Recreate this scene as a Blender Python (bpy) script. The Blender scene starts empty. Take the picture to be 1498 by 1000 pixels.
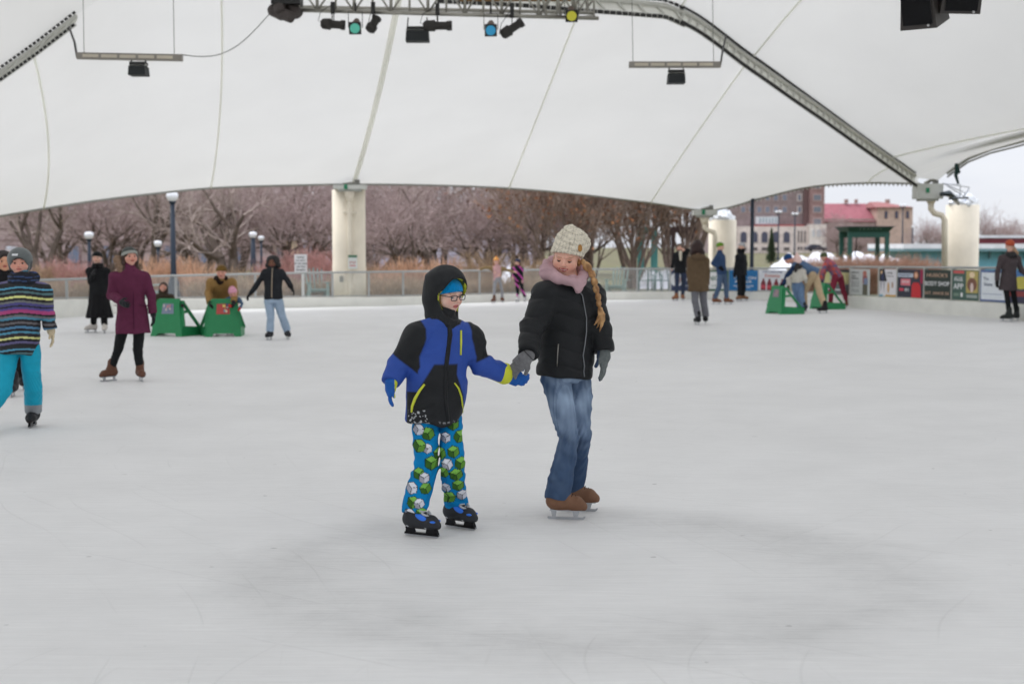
import bpy, math, random
import numpy as np
from mathutils import Vector, Matrix
random.seed(7); RNG = np.random.default_rng(7)
scene = bpy.context.scene
COLL = scene.collection
R_ = math.radians
F_PX = 2081.0; CAM_H = 1.6; PITCH = math.atan(140.0 / F_PX)
CP, SP = math.cos(PITCH), math.sin(PITCH)

def A(*v): return np.array(v, dtype=float)
def ray(px, py):
    x = (px - 749) / F_PX; y = -(py - 500) / F_PX
    # camera looks along +Y pitched down
    return A(x, CP + y * SP, -SP + y * CP)
def P(px, py, Y):            # point seen at a pixel, at depth Y
    d = ray(px, py); return A(0, 0, CAM_H) + d * (Y / d[1])
def G(px, py, z=0.0):        # point of height z seen at a pixel
    d = ray(px, py); return A(0, 0, CAM_H) + d * ((z - CAM_H) / d[2])
def lin(c):
    c = np.asarray(c, dtype=float) / 255.0
    return np.where(c <= 0.04045, c / 12.92, ((c + 0.055) / 1.055) ** 2.4)
def col(r, g, b, k=1.12):
    return np.clip(lin((r, g, b)) * k, 0, 0.9)
def norm(v):
    v = np.asarray(v, dtype=float); return v / (np.linalg.norm(v) + 1e-12)

# ------------------------------------------------------------------ materials
MATS = {}
def material(name, rough=0.8, metal=0.0, spec=0.4, bump=None, attr=True, color=None, var=0.0, varscale=6, sheen=0.0, coat=0.0):
    if name in MATS: return MATS[name]
    m = bpy.data.materials.new(name); m.use_nodes = True
    nt = m.node_tree; b = nt.nodes['Principled BSDF']; L = nt.links.new
    b.inputs['Roughness'].default_value = rough; b.inputs['Metallic'].default_value = metal
    b.inputs['Specular IOR Level'].default_value = spec
    if sheen: b.inputs['Sheen Weight'].default_value = sheen
    if coat: b.inputs['Coat Weight'].default_value = coat
    if attr:
        a = nt.nodes.new('ShaderNodeAttribute'); a.attribute_name = 'Col'; src = a.outputs['Color']
    else:
        a = nt.nodes.new('ShaderNodeRGB'); a.outputs[0].default_value = (*color, 1); src = a.outputs[0]
    if var:
        tc = nt.nodes.new('ShaderNodeTexCoord'); n = nt.nodes.new('ShaderNodeTexNoise')
        n.inputs['Scale'].default_value = varscale; n.inputs['Detail'].default_value = 6
        L(tc.outputs['Object'], n.inputs['Vector'])
        mr = nt.nodes.new('ShaderNodeMapRange'); mr.inputs[1].default_value = .3; mr.inputs[2].default_value = .7
        mr.inputs[3].default_value = 1 - var; mr.inputs[4].default_value = 1 + var
        L(n.outputs['Fac'], mr.inputs[0])
        mx = nt.nodes.new('ShaderNodeVectorMath'); mx.operation = 'SCALE'
        L(src, mx.inputs[0]); L(mr.outputs[0], mx.inputs['Scale']); src = mx.outputs[0]
    L(src, b.inputs['Base Color'])
    if bump:
        tc = nt.nodes.new('ShaderNodeTexCoord'); n = nt.nodes.new('ShaderNodeTexNoise')
        n.inputs['Scale'].default_value = bump[0]; n.inputs['Detail'].default_value = 4
        bp = nt.nodes.new('ShaderNodeBump'); bp.inputs['Strength'].default_value = bump[1]; bp.inputs['Distance'].default_value = bump[2]
        L(tc.outputs['Object'], n.inputs['Vector']); L(n.outputs['Fac'], bp.inputs['Height']); L(bp.outputs[0], b.inputs['Normal'])
    MATS[name] = m; return m
M_SKIN = material('skin', 0.5, spec=0.35, bump=(160, .15, .002), var=.06, varscale=25)
M_SKIN.node_tree.nodes['Principled BSDF'].inputs['Subsurface Weight'].default_value = 0.12
M_SKIN.node_tree.nodes['Principled BSDF'].inputs['Subsurface Radius'].default_value = (.012, .004, .002)
M_FAB = material('fabric', 0.85, spec=0.2, bump=(420, .35, .003), var=.10, varscale=14)
M_SHELL = material('shell_fabric', 0.6, spec=0.25, bump=(60, .35, .006), var=.08, varscale=10)
M_KNIT = material('knit', 0.95, spec=0.1, bump=(260, .8, .006), var=.15, varscale=60, sheen=.15)
M_HAIR = material('hair', 0.5, spec=0.4, bump=(120, .6, .006), var=.25, varscale=50)
M_LEATH = material('leather', 0.6, spec=0.3, bump=(90, .3, .003), var=.12, varscale=20)
M_PLAST = material('plastic', 0.45, spec=0.45, bump=(30, .05, .003), var=.05, varscale=8)
M_METAL = material('metal', 0.35, metal=0.85, var=.05)
M_PAINT = material('paint', 0.6, spec=0.35, var=.06, varscale=2.5)
M_STONE = material('stone', 0.9, spec=0.2, var=.14, varscale=.9, bump=(12, .3, .02))
M_BARK = material('bark', 0.95, spec=0.1, var=.25, varscale=5)
M_GLOSS = material('gloss', 0.12, spec=0.6)
M_LINE = material('wire', 0.7, spec=0.3)

# ------------------------------------------------------------------ objects
def tag(o, label=None, cat=None, group=None, kind=None):
    if label: o['label'] = label
    if cat: o['category'] = cat
    if group: o['group'] = group
    if kind: o['kind'] = kind
    return o
def empty(name, loc, label, cat, group=None):
    o = bpy.data.objects.new(name, None); o.empty_display_size = .1; COLL.objects.link(o)
    o.location = Vector(tuple(float(v) for v in loc)); return tag(o, label, cat, group)
def worldloc(o):
    v = Vector((0, 0, 0))
    while o is not None: v += o.location; o = o.parent
    return np.array(v)
def mesh_obj(name, V, Fs, mat, parent=None, C=None, smooth=True, loc=None):
    V = np.asarray(V, dtype=np.float64)
    if parent is not None: base = worldloc(parent); oloc = None
    else: base = np.asarray(loc if loc is not None else (0, 0, 0), dtype=float); oloc = base
    me = bpy.data.meshes.new(name); Vl = V - base
    if isinstance(Fs, np.ndarray):
        me.vertices.add(len(Vl)); me.vertices.foreach_set('co', Vl.astype(np.float32).ravel())
        nf, k = Fs.shape
        me.loops.add(nf * k); me.loops.foreach_set('vertex_index', Fs.astype(np.int32).ravel())
        me.polygons.add(nf); me.polygons.foreach_set('loop_start', (np.arange(nf) * k).astype(np.int32))
        me.polygons.foreach_set('loop_total', np.full(nf, k, dtype=np.int32)); me.update(calc_edges=True)
    else:
        me.from_pydata([tuple(v) for v in Vl], [], Fs)
    if C is not None:
        C = np.asarray(C, dtype=float)
        if C.ndim == 1: C = np.tile(C, (len(V), 1))
        at = me.color_attributes.new('Col', 'FLOAT_COLOR', 'POINT')
        at.data.foreach_set('color', np.c_[C[:, :3], np.ones(len(V))].astype(np.float32).ravel())
    if smooth: me.polygons.foreach_set('use_smooth', np.ones(len(me.polygons), dtype=bool))
    me.materials.append(mat)
    o = bpy.data.objects.new(name, me); COLL.objects.link(o)
    if parent is not None: o.parent = parent
    elif oloc is not None: o.location = Vector(tuple(float(v) for v in oloc))
    return o

class MB:
    """collects boxes, tubes and sheets; build() links them as one mesh object"""
    def __init__(s): s.V = []; s.F = []; s.C = []; s.n = 0
    def add(s, V, F, c):
        V = np.asarray(V, float); s.V.append(V); s.C.append(np.tile(np.asarray(c, float), (len(V), 1)) if np.ndim(c) == 1 else np.asarray(c))
        s.F += [tuple(int(i) + s.n for i in f) for f in F]; s.n += len(V); return s
    def box(s, c, size, col_, R=None, taper=1.0):
        hx, hy, hz = np.asarray(size, float) / 2; t = taper
        V = A([-hx, -hy, -hz], [hx, -hy, -hz], [hx, hy, -hz], [-hx, hy, -hz], [-hx * t, -hy * t, hz], [hx * t, -hy * t, hz], [hx * t, hy * t, hz], [-hx * t, hy * t, hz])
        if R is not None: V = V @ np.asarray(R, float).T
        return s.add(V + np.asarray(c, float), [(0, 3, 2, 1), (4, 5, 6, 7), (0, 1, 5, 4), (1, 2, 6, 5), (2, 3, 7, 6), (3, 0, 4, 7)], col_)
    def bar(s, a, b, w, h, col_, up=(0, 0, 1)):
        a = np.asarray(a, float); b = np.asarray(b, float); d = b - a; L = np.linalg.norm(d); x = d / L
        y = norm(np.cross(up, x)); z = np.cross(x, y)
        return s.box((a + b) / 2, (L, w, h), col_, np.c_[x, y, z])
    def tube(s, pts, r, col_, n=8, cap=True):
        pts = [np.asarray(p, float) for p in pts]; m = len(pts)
        rr = [r] * m if np.isscalar(r) else (list(r) + [r[-1]] * m)[:m]
        V = []; F = []; prev = None
        for i in range(m):
            d = norm(pts[min(i + 1, m - 1)] - pts[max(i - 1, 0)])
            if prev is None:
                ref = A(0, 0, 1) if abs(d[2]) < .9 else A(1, 0, 0); u = norm(np.cross(d, ref))
            else: u = norm(prev - d * np.dot(prev, d))
            prev = u; w = np.cross(d, u)
            for k in range(n):
                a = 2 * math.pi * k / n; V.append(pts[i] + rr[i] * (math.cos(a) * u + math.sin(a) * w))
        for i in range(m - 1):
            for k in range(n):
                F.append((i * n + k, i * n + (k + 1) % n, (i + 1) * n + (k + 1) % n, (i + 1) * n + k))
        if cap: F.append(tuple(range(n - 1, -1, -1))); F.append(tuple((m - 1) * n + k for k in range(n)))
        return s.add(V, F, col_)
    def lathe(s, c, prof, col_, n=20):     # prof: (r,z) list
        c = np.asarray(c, float); V = []; F = []
        for r, z in prof:
            for k in range(n):
                a = 2 * math.pi * k / n; V.append(c + A(r * math.cos(a), r * math.sin(a), z))
        for i in range(len(prof) - 1):
            for k in range(n): F.append((i * n + k, i * n + (k + 1) % n, (i + 1) * n + (k + 1) % n, (i + 1) * n + k))
        F.append(tuple(range(n - 1, -1, -1))); F.append(tuple((len(prof) - 1) * n + k for k in range(n)))
        return s.add(V, F, col_)
    def prism(s, poly, o, ux, uy, th, col_):   # polygon in plane (ux,uy) extruded by vector th
        o = np.asarray(o, float); ux = np.asarray(ux, float); uy = np.asarray(uy, float); th = np.asarray(th, float); n = len(poly)
        V = [o + ux * p[0] + uy * p[1] for p in poly]; V += [v + th for v in V]
        F = [tuple(range(n)), tuple(range(2 * n - 1, n - 1, -1))] + [(i, (i + 1) % n, n + (i + 1) % n, n + i) for i in range(n)]
        return s.add(V, F, col_)
    def quad(s, a, b, c, d, col_): return s.add([a, b, c, d], [(0, 1, 2, 3)], col_)
    def build(s, name, mat, parent=None, smooth=False, loc=None):
        return mesh_obj(name, np.concatenate(s.V), s.F, mat, parent, np.concatenate(s.C), smooth, loc)

# ------------------------------------------------------------------ implicit surfaces
def smin(a, b, k):
    if k <= 0: return np.minimum(a, b)
    h = np.maximum(k - np.abs(a - b), 0) / k; return np.minimum(a, b) - h * h * k * .25
def smax(a, b, k): return -smin(-a, -b, k)
def cone(a, b, ra, rb):
    a = np.asarray(a, float); b = np.asarray(b, float); ba = b - a; L2 = max(ba @ ba, 1e-9)
    def f(p):
        q = p - a; t = np.clip(q @ ba / L2, 0, 1)
        return np.sqrt(((q - t[:, None] * ba) ** 2).sum(1)) - (ra + (rb - ra) * t)
    r = max(ra, rb); f.bb = (np.minimum(a, b) - r, np.maximum(a, b) + r); return f
def sleeve(a, b, ra, rb, k=.006):
    a = np.asarray(a, float); b = np.asarray(b, float); d = norm(b - a); f0 = cone(a, b + d * rb, ra, rb)
    def f(p): return smax(f0(p), (p - b) @ d, k)
    f.bb = f0.bb; return f
def ball(c, r): return cone(c, c, r, r)
def ell(c, rad, R=None):
    c = np.asarray(c, float); rad = np.asarray(rad, float); R = np.eye(3) if R is None else np.asarray(R, float)
    def f(p):
        q = ((p - c) @ R) / rad; k0 = np.sqrt((q ** 2).sum(1)) + 1e-9; k1 = np.sqrt(((q / rad) ** 2).sum(1)) + 1e-9
        return k0 * (k0 - 1) / k1
    m = rad.max(); f.bb = (c - m, c + m); return f
def rbox(c, half, R=None, r=.01):
    c = np.asarray(c, float); half = np.asarray(half, float); R = np.eye(3) if R is None else np.asarray(R, float)
    def f(p):
        q = np.abs((p - c) @ R) - half + r
        return np.sqrt((np.maximum(q, 0) ** 2).sum(1)) + np.minimum(q.max(1), 0) - r
    m = np.linalg.norm(half); f.bb = (c - m, c + m); return f
def loft(a, b, U, prof, k=.02, bend=None):
    """elliptic tube from a to b; prof rows (t, half width, half depth, forward shift)"""
    a = np.asarray(a, float); b = np.asarray(b, float); d = b - a; L = np.linalg.norm(d); d = d / L
    U = norm(np.asarray(U, float) - d * np.dot(U, d)); V = np.cross(d, U)
    T = [q[0] for q in prof]; Wd = [q[1] for q in prof]; Dp = [q[2] for q in prof]; Sh = [q[3] if len(q) > 3 else 0 for q in prof]
    def f(p):
        q = p - a; z = q @ d; t = z / L
        w = np.interp(t, T, Wd); dp = np.interp(t, T, Dp); sh = np.interp(t, T, Sh)
        u = q @ U / w; v = (q @ V - sh) / dp; rr = np.sqrt(u * u + v * v) + 1e-6
        gr = np.sqrt((u / w) ** 2 + (v / dp) ** 2) + 1e-6
        dd = rr * (rr - 1) / gr
        return smax(dd, np.maximum(-z, z - L), k)
    m = max(max(Wd), max(Dp)) + max(abs(x) for x in Sh); f.bb = (np.minimum(a, b) - m, np.maximum(a, b) + m); return f
def plane(o, n):
    o = np.asarray(o, float); n = norm(n)
    def f(p): return (p - o) @ n
    return f
class S:
    def __init__(s): s.ops = []; s.lo = A(1e9, 1e9, 1e9); s.hi = -s.lo; s.disp = []
    def add(s, f, k=.02): s.ops.append(('+', f, k)); s.lo = np.minimum(s.lo, f.bb[0]); s.hi = np.maximum(s.hi, f.bb[1]); return s
    def sub(s, f, k=.005): s.ops.append(('-', f, k)); return s
    def cut(s, o, n, k=.004): s.ops.append(('&', plane(o, n), k)); return s   # keeps the side where (p-o).n < 0
    def inter(s, f, k=.004): s.ops.append(('&', f, k)); return s
    def dis(s, g): s.disp.append(g); return s
    def __call__(s, p):
        d = None
        for op, f, k in s.ops:
            e = f(p)
            if d is None: d = e
            elif op == '+': d = smin(d, e, k)
            elif op == '-': d = smax(d, -e, k)
            else: d = smax(d, e, k)
        for g in s.disp: d = d + g(p)
        return d
    def mesh(s, h): return surfnet(s, s.lo - 3 * h - .01, s.hi + 3 * h + .01, h)

def surfnet(fn, lo, hi, h):
    B = 8
    nb = np.maximum(np.ceil((hi - lo) / (h * B)).astype(int), 1); n = nb * B + 1
    bc = np.stack(np.meshgrid(*[(np.arange(k) + .5) * B * h for k in nb], indexing='ij'), -1).reshape(-1, 3) + lo
    bd = fn(bc); keep = np.abs(bd) < h * B * 1.5 + .012
    bs = np.where(bd < 0, -1.0, 1.0).reshape(nb)
    vals = np.ones(n, dtype=np.float32)
    vals[:-1, :-1, :-1] = np.repeat(np.repeat(np.repeat(bs, B, 0), B, 1), B, 2)
    vals[-1] = 1; vals[:, -1] = 1; vals[:, :, -1] = 1
    bi = np.argwhere(keep.reshape(nb))
    off = np.stack(np.meshgrid(*[np.arange(B + 1)] * 3, indexing='ij'), -1).reshape(-1, 3)
    if len(bi):
        idx = (bi[:, None, :] * B + off[None]).reshape(-1, 3)
        flat = np.unique(np.ravel_multi_index(idx.T, n))
        ii = np.stack(np.unravel_index(flat, n), -1)
        out = np.empty(len(flat), np.float32)
        for c in range(0, len(flat), 400000):
            out[c:c + 400000] = fn(ii[c:c + 400000] * h + lo)
        vals.ravel()[flat] = out
    ins = vals < 0
    cnt = np.zeros(n - 1, np.int8)
    for a in (0, 1):
        for b in (0, 1):
            for c in (0, 1):
                cnt += ins[a:n[0] - 1 + a, b:n[1] - 1 + b, c:n[2] - 1 + c]
    act = (cnt > 0) & (cnt < 8); ci = np.argwhere(act)
    vid = -np.ones(n - 1, np.int64); vid[act] = np.arange(len(ci))
    cor = [(a, b, c) for a in (0, 1) for b in (0, 1) for c in (0, 1)]
    cv = np.stack([vals[ci[:, 0] + a, ci[:, 1] + b, ci[:, 2] + c] for a, b, c in cor], 1).astype(float)
    acc = np.zeros((len(ci), 3)); num = np.zeros(len(ci))
    for i in range(8):
        for j in range(i + 1, 8):
            da = np.array(cor[j]) - np.array(cor[i])
            if np.abs(da).sum() != 1: continue
            x, y = cv[:, i], cv[:, j]; m = (x < 0) != (y < 0)
            t = np.where(m, x / np.where(m, x - y, 1), 0)
            acc += np.where(m[:, None], np.array(cor[i]) + t[:, None] * da, 0); num += m
    V = (ci + acc / num[:, None]) * h + lo
    Fs = []
    for ax in range(3):
        sl0 = [slice(None)] * 3; sl1 = [slice(None)] * 3; sl0[ax] = slice(0, n[ax] - 1); sl1[ax] = slice(1, n[ax])
        a0 = ins[tuple(sl0)]; a1 = ins[tuple(sl1)]
        e = np.argwhere(a0 != a1)
        o1, o2 = [(1, 2), (2, 0), (0, 1)][ax]
        ok = (e[:, o1] > 0) & (e[:, o2] > 0) & (e[:, o1] < n[o1] - 1) & (e[:, o2] < n[o2] - 1); e = e[ok]
        def g(d1, d2):
            q = e.copy(); q[:, o1] -= d1; q[:, o2] -= d2; return vid[q[:, 0], q[:, 1], q[:, 2]]
        q = np.stack([g(1, 1), g(0, 1), g(0, 0), g(1, 0)], 1)
        flip = ~a0[e[:, 0], e[:, 1], e[:, 2]]
        q[flip] = q[flip][:, ::-1]; Fs.append(q)
    return V, np.concatenate(Fs)
def sdf_obj(name, s, h, mat, parent, c, smooth=True):
    V, Fq = s.mesh(h)
    C = c(V) if callable(c) else c
    return mesh_obj(name, V, Fq, mat, parent, C, smooth)
def wob(f1, amp, seed=0, an=(1, 1, 1)):
    r = np.random.default_rng(seed); K = r.normal(size=(5, 3)); K /= np.linalg.norm(K, axis=1)[:, None]
    K = K * f1 * (0.7 + .8 * r.random((5, 1))) * np.array(an); ph = r.random(5) * 6.28
    def g(p): return amp * np.sin(p @ K.T + ph).sum(1) / 2.2
    return g
def crease(f, amp, seed, an=(1, 1, 1.5)):
    w1 = wob(f, 1, seed, an); w2 = wob(f * .45, 1, seed + 50, an)
    def g(p):
        a = w1(p); b = w2(p); return amp * (np.minimum(np.abs(a), .9) - .45) * np.clip(.5 + b, 0, 1.2)
    return g
def paint(base, *layers):
    """colour of each vertex: base, then (mask function, colour) layers"""
    def f(V):
        C = np.tile(np.asarray(base, float), (len(V), 1))
        for m, c in layers:
            w = m(V); w = w.astype(float)[:, None] if w.ndim == 1 else w
            cc = c(V) if callable(c) else np.asarray(c, float)
            C = C * (1 - w) + cc * w
        return C
    return f
def text_obj(name, body, mat, parent, o, ux, uy, height, color, align='CENTER', width=None, bold=False, depth=.0):
    cu = bpy.data.curves.new(name, 'FONT'); cu.body = body; cu.size = 1; cu.align_x = align; cu.align_y = 'CENTER'
    cu.resolution_u = 2
    if bold: cu.offset = .018
    tmp = bpy.data.objects.new('tmp_text', cu); COLL.objects.link(tmp)
    dg = bpy.context.evaluated_depsgraph_get(); me = tmp.evaluated_get(dg).to_mesh()
    V = np.array([tuple(v.co) for v in me.vertices]).reshape(-1, 3); Fs = [tuple(p.vertices) for p in me.polygons]
    bpy.data.objects.remove(tmp); bpy.data.curves.remove(cu)
    if len(V) == 0: return None
    sx = height; w = V[:, 0].max() - V[:, 0].min()
    if width: sx = width / w
    W = np.asarray(o, float) + V[:, :1] * sx * np.asarray(ux) + V[:, 1:2] * height * np.asarray(uy)
    return mesh_obj(name, W, Fs, mat, parent, color, smooth=False)
EXPO = 0.48
# ------------------------------------------------------------------ people
SK = dict(fair=col(222, 178, 160, 1.0), tan=col(190, 140, 112, 1.0), dark=col(124, 84, 66, 1.0), rosy=col(216, 160, 142, 1.0))
UP = A(0, 0, 1)
def head_frame(yaw, pitch, roll=0):
    y, p, r = R_(yaw), R_(pitch), R_(roll)
    f0 = A(math.sin(y), -math.cos(y), 0); x0 = A(math.cos(y), math.sin(y), 0)
    f = f0 * math.cos(p) - UP * math.sin(p); z = UP * math.cos(p) + f0 * math.sin(p)
    x = x0 * math.cos(r) + z * math.sin(r); z2 = z * math.cos(r) - x0 * math.sin(r)
    return np.c_[x, f, z2]
def head_prims(s, c, M, H, child=False):
    w = lambda x, y, z: c + M @ (A(x, y, z) * H)
    s.add(ell(w(0, -.06, .12), A(.355, .43, .37) * H, M), .01)
    s.add(ell(w(0, .07, -.09), A(.29 if not child else .31, .33, .37 if not child else .34) * H, M), .06 * H)
    s.add(ball(w(0, .20, -.36), .115 * H), .12 * H)
    for q in (-1, 1):
        s.add(ball(w(q * .20, .20, -.10), .13 * H), .10 * H)
        s.add(ell(w(q * .35, -.03, -.04), A(.035, .07, .11) * H, M), .02 * H)
        s.add(cone(w(q * .06, .375, .115), w(q * .20, .335, .115), .03 * H, .028 * H), .05 * H)
        s.sub(ball(w(q * .145, .43, .03), .075 * H), .05 * H)
    s.add(cone(w(0, .385, .05), w(0, .455, -.085), .028 * H, .046 * H), .03 * H)
    for q in (-1, 1): s.add(ball(w(q * .05, .415, -.10), .032 * H), .02 * H)
    s.add(ell(w(0, .355, -.195), A(.11, .05, .028) * H, M), .02 * H)
    s.add(ell(w(0, .345, -.245), A(.09, .05, .03) * H, M), .02 * H)
    s.sub(ell(w(0, .405, -.218), A(.085, .03, .008) * H, M), .01 * H)
def face_paint(c, M, H, skin, brow, lip, smile=False, socket_dark=.35):
    skin = np.asarray(skin)
    def loc(V): return (V - c) @ M / H
    def m_cheek(V):
        q = loc(V); return np.clip(1 - (((np.abs(q[:, 0]) - .19) / .13) ** 2 + ((q[:, 2] + .1) / .11) ** 2), 0, 1) * (q[:, 1] > .1) * .35
    def m_nose(V):
        q = loc(V); return np.clip(1 - ((q[:, 0] / .07) ** 2 + ((q[:, 2] + .08) / .07) ** 2), 0, 1) * (q[:, 1] > .3) * .35
    def m_brow(V):
        q = loc(V); x = np.abs(q[:, 0]); return ((x > .06) & (x < .235) & (np.abs(q[:, 2] - .118 - .03 * np.sin((x - .05) * 12) * .5) < .013) & (q[:, 1] > .2)) * .55
    def m_sock(V):  # skin colour goes darker inside the eye sockets
        q = loc(V); x = np.abs(q[:, 0]); return np.clip(1 - ((x - .145) / .09) ** 2 - ((q[:, 2] - .025) / .055) ** 2, 0, 1) * (q[:, 1] > .2) * socket_dark
    def m_lip(V):
        q = loc(V); x = np.abs(q[:, 0]); zc = q[:, 2] + .218 - (.9 * x * x * (2.2 if smile else .3)); return ((x < (.125 if smile else .10)) & (np.abs(zc) < .045 * (1.1 - (x / .14) ** 2)) & (q[:, 1] > .2)).astype(float)
    def m_mouth(V):
        q = loc(V); x = np.abs(q[:, 0]); zc = q[:, 2] + .218 - (.9 * x * x * (2.2 if smile else .3)); return ((x < .09) & (np.abs(zc) < (.013 if smile else .009)) & (q[:, 1] > .2)).astype(float)
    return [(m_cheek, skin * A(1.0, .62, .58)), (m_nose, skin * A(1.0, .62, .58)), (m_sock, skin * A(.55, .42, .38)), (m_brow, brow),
            (m_lip, lip), (m_mouth, A(.66, .58, .54) if smile == 'soft' else A(.75, .7, .66) if smile else skin * .12)]
def add_eyes(root, c, M, H, iris=(.05, .03, .02), skin=None, lid=.25, h=None):
    for q in (-1, 1):
        e = c + M @ (A(q * .145, .315, .03) * H); r = .062 * H
        n, m2 = 14, 10
        V = []; F = []
        for i in range(m2 + 1):
            th = math.pi * i / m2
            for k in range(n):
                a = 2 * math.pi * k / n; V.append(A(math.sin(th) * math.cos(a), math.cos(th), math.sin(th) * math.sin(a)))
        for i in range(m2):
            for k in range(n): F.append((i * n + k, (i + 1) * n + k, (i + 1) * n + (k + 1) % n, i * n + (k + 1) % n))
        V = np.array(V); C = np.tile(A(.62, .58, .55), (len(V), 1))
        C[V[:, 1] > .80] = iris; C[V[:, 2] > lid - .22] = A(.03, .018, .015); C[V[:, 2] > lid] = np.asarray(skin) * A(.8, .68, .62)
        C[V[:, 2] < -.62] = np.asarray(skin) * .8
        mesh_obj('eye', e + (V * r) @ M.T, F, M_SKIN, root, C)
def hand_prims(s, Wp, d, n, L, curl=.5, side=1, g=1.0, k=.004, spread=.4):
    d = norm(d); n = norm(n - d * np.dot(n, d)); w = np.cross(d, n) * side
    s.add(loft(Wp - d * .08 * L, Wp + d * .50 * L, w, [(0, .15 * L * g, .11 * L * g), (.5, .22 * L * g, .12 * L * g), (1, .225 * L * g, .085 * L * g)], k=.012), .012)
    for off, ln in ((.165, .40), (.055, .46), (-.055, .43), (-.16, .34)):
        q = Wp + d * .47 * L + w * off * L; fan = w * off * spread
        for j, (sg, a) in enumerate(((.45, .45), (.32, 1.15), (.26, 1.75))):
            aa = curl * a; dr = norm(d * math.cos(aa) + n * math.sin(aa) + fan * math.cos(aa)); e = q + dr * ln * sg * L
            r0 = .052 * L * g * (1 - .09 * j); s.add(cone(q, e, r0, r0 * .92), k); q = e
    q = Wp + d * .10 * L + w * .15 * L; e = q + norm(d * .65 + w * .65 + n * .35) * .24 * L
    s.add(cone(q, e, .075 * L * g, .062 * L * g), .012); s.add(cone(e, e + norm(d * .9 + w * .2 + n * .45) * .22 * L, .060 * L * g, .05 * L * g), k)
def boot_frame(g0, yaw, pitch=0, lift=0):
    f = A(math.sin(R_(yaw)), -math.cos(R_(yaw)), 0); f = norm(f * math.cos(R_(pitch)) + UP * math.sin(R_(pitch)))
    x = norm(np.cross(f, UP)); u = np.cross(x, f); return g0 + UP * lift, f, x, u
def ice_skate(root, fr, s, color, h, sole=(.03, .02, .02), plate=(.45, .46, .48), shaft=.13, plastic=False, label=None, bk=1.0, fl=.90):
    g0, f, x, u = fr
    w = lambda a, b, c: g0 + f * a * s * fl + x * b * s + u * c * s
    t = S(); t.add(cone(w(-.085, 0, .105), w(-.03, 0, .10), .040 * s * bk, .042 * s * bk)); t.add(cone(w(-.03, 0, .10), w(.09, 0, .095), .043 * s * bk, .045 * s * bk), .03)
    t.add(cone(w(.09, 0, .092), w(.138, 0, .080), .045 * s, .030 * s), .02)
    t.add(cone(w(-.07, 0, .12), w(-.055, 0, .12 + shaft), .044 * s, .050 * s), .05); t.add(cone(w(.02, 0, .115), w(-.045, 0, .12 + shaft * .8), .036 * s, .045 * s), .03)
    t.cut(w(0, 0, .058), -u)
    base = np.asarray(color)
    def low(V): return (((V - g0) @ u) < .068 * s).astype(float)
    sk = sdf_obj('ice_skate', t, h, M_LEATH, root, paint(base, (low, A(*sole))))
    if label: sk['label'] = label
    b = MB(); n = 12
    prof = [(-.125, .0), (-.10, -.0), (.14, 0), (.155, .008), (.162, .020), (.152, .022), (.14, .015), (-.13, .016), (-.135, .010)]
    b.prism([(p[0] * s, p[1] * s) for p in prof], g0 - x * .0022, f * fl, u, x * .0044, plate)
    hc = (.02, .02, .022) if plastic else plate; th = .011 if plastic else .005
    pa, pb = (([(-.12, .016), (-.03, .018), (-.045, .026), (-.06, .06), (-.115, .06)], [(.05, .018), (.145, .016), (.15, .03), (.135, .06), (.06, .06)]) if plastic else ([(-.098, .014), (-.070, .014), (-.060, .06), (-.108, .06)], [(.070, .014), (.100, .014), (.118, .06), (.060, .06)]))
    for pl in (pa, pb) + (([(-.13, .012), (.155, .012), (.15, .028), (-.125, .026)],) if plastic else ()):
        b.prism([(p[0] * s, p[1] * s) for p in pl], g0 - x * th, f * fl, u, x * 2 * th, hc)
    b.prism([(-.115 * s, .054 * s), (.145 * s, .054 * s), (.135 * s, .062 * s), (-.11 * s, .062 * s)], g0 - x * .024 * s, f * fl, u, x * .048 * s, hc)
    b.build('blade', M_METAL, sk)
    return sk

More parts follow.
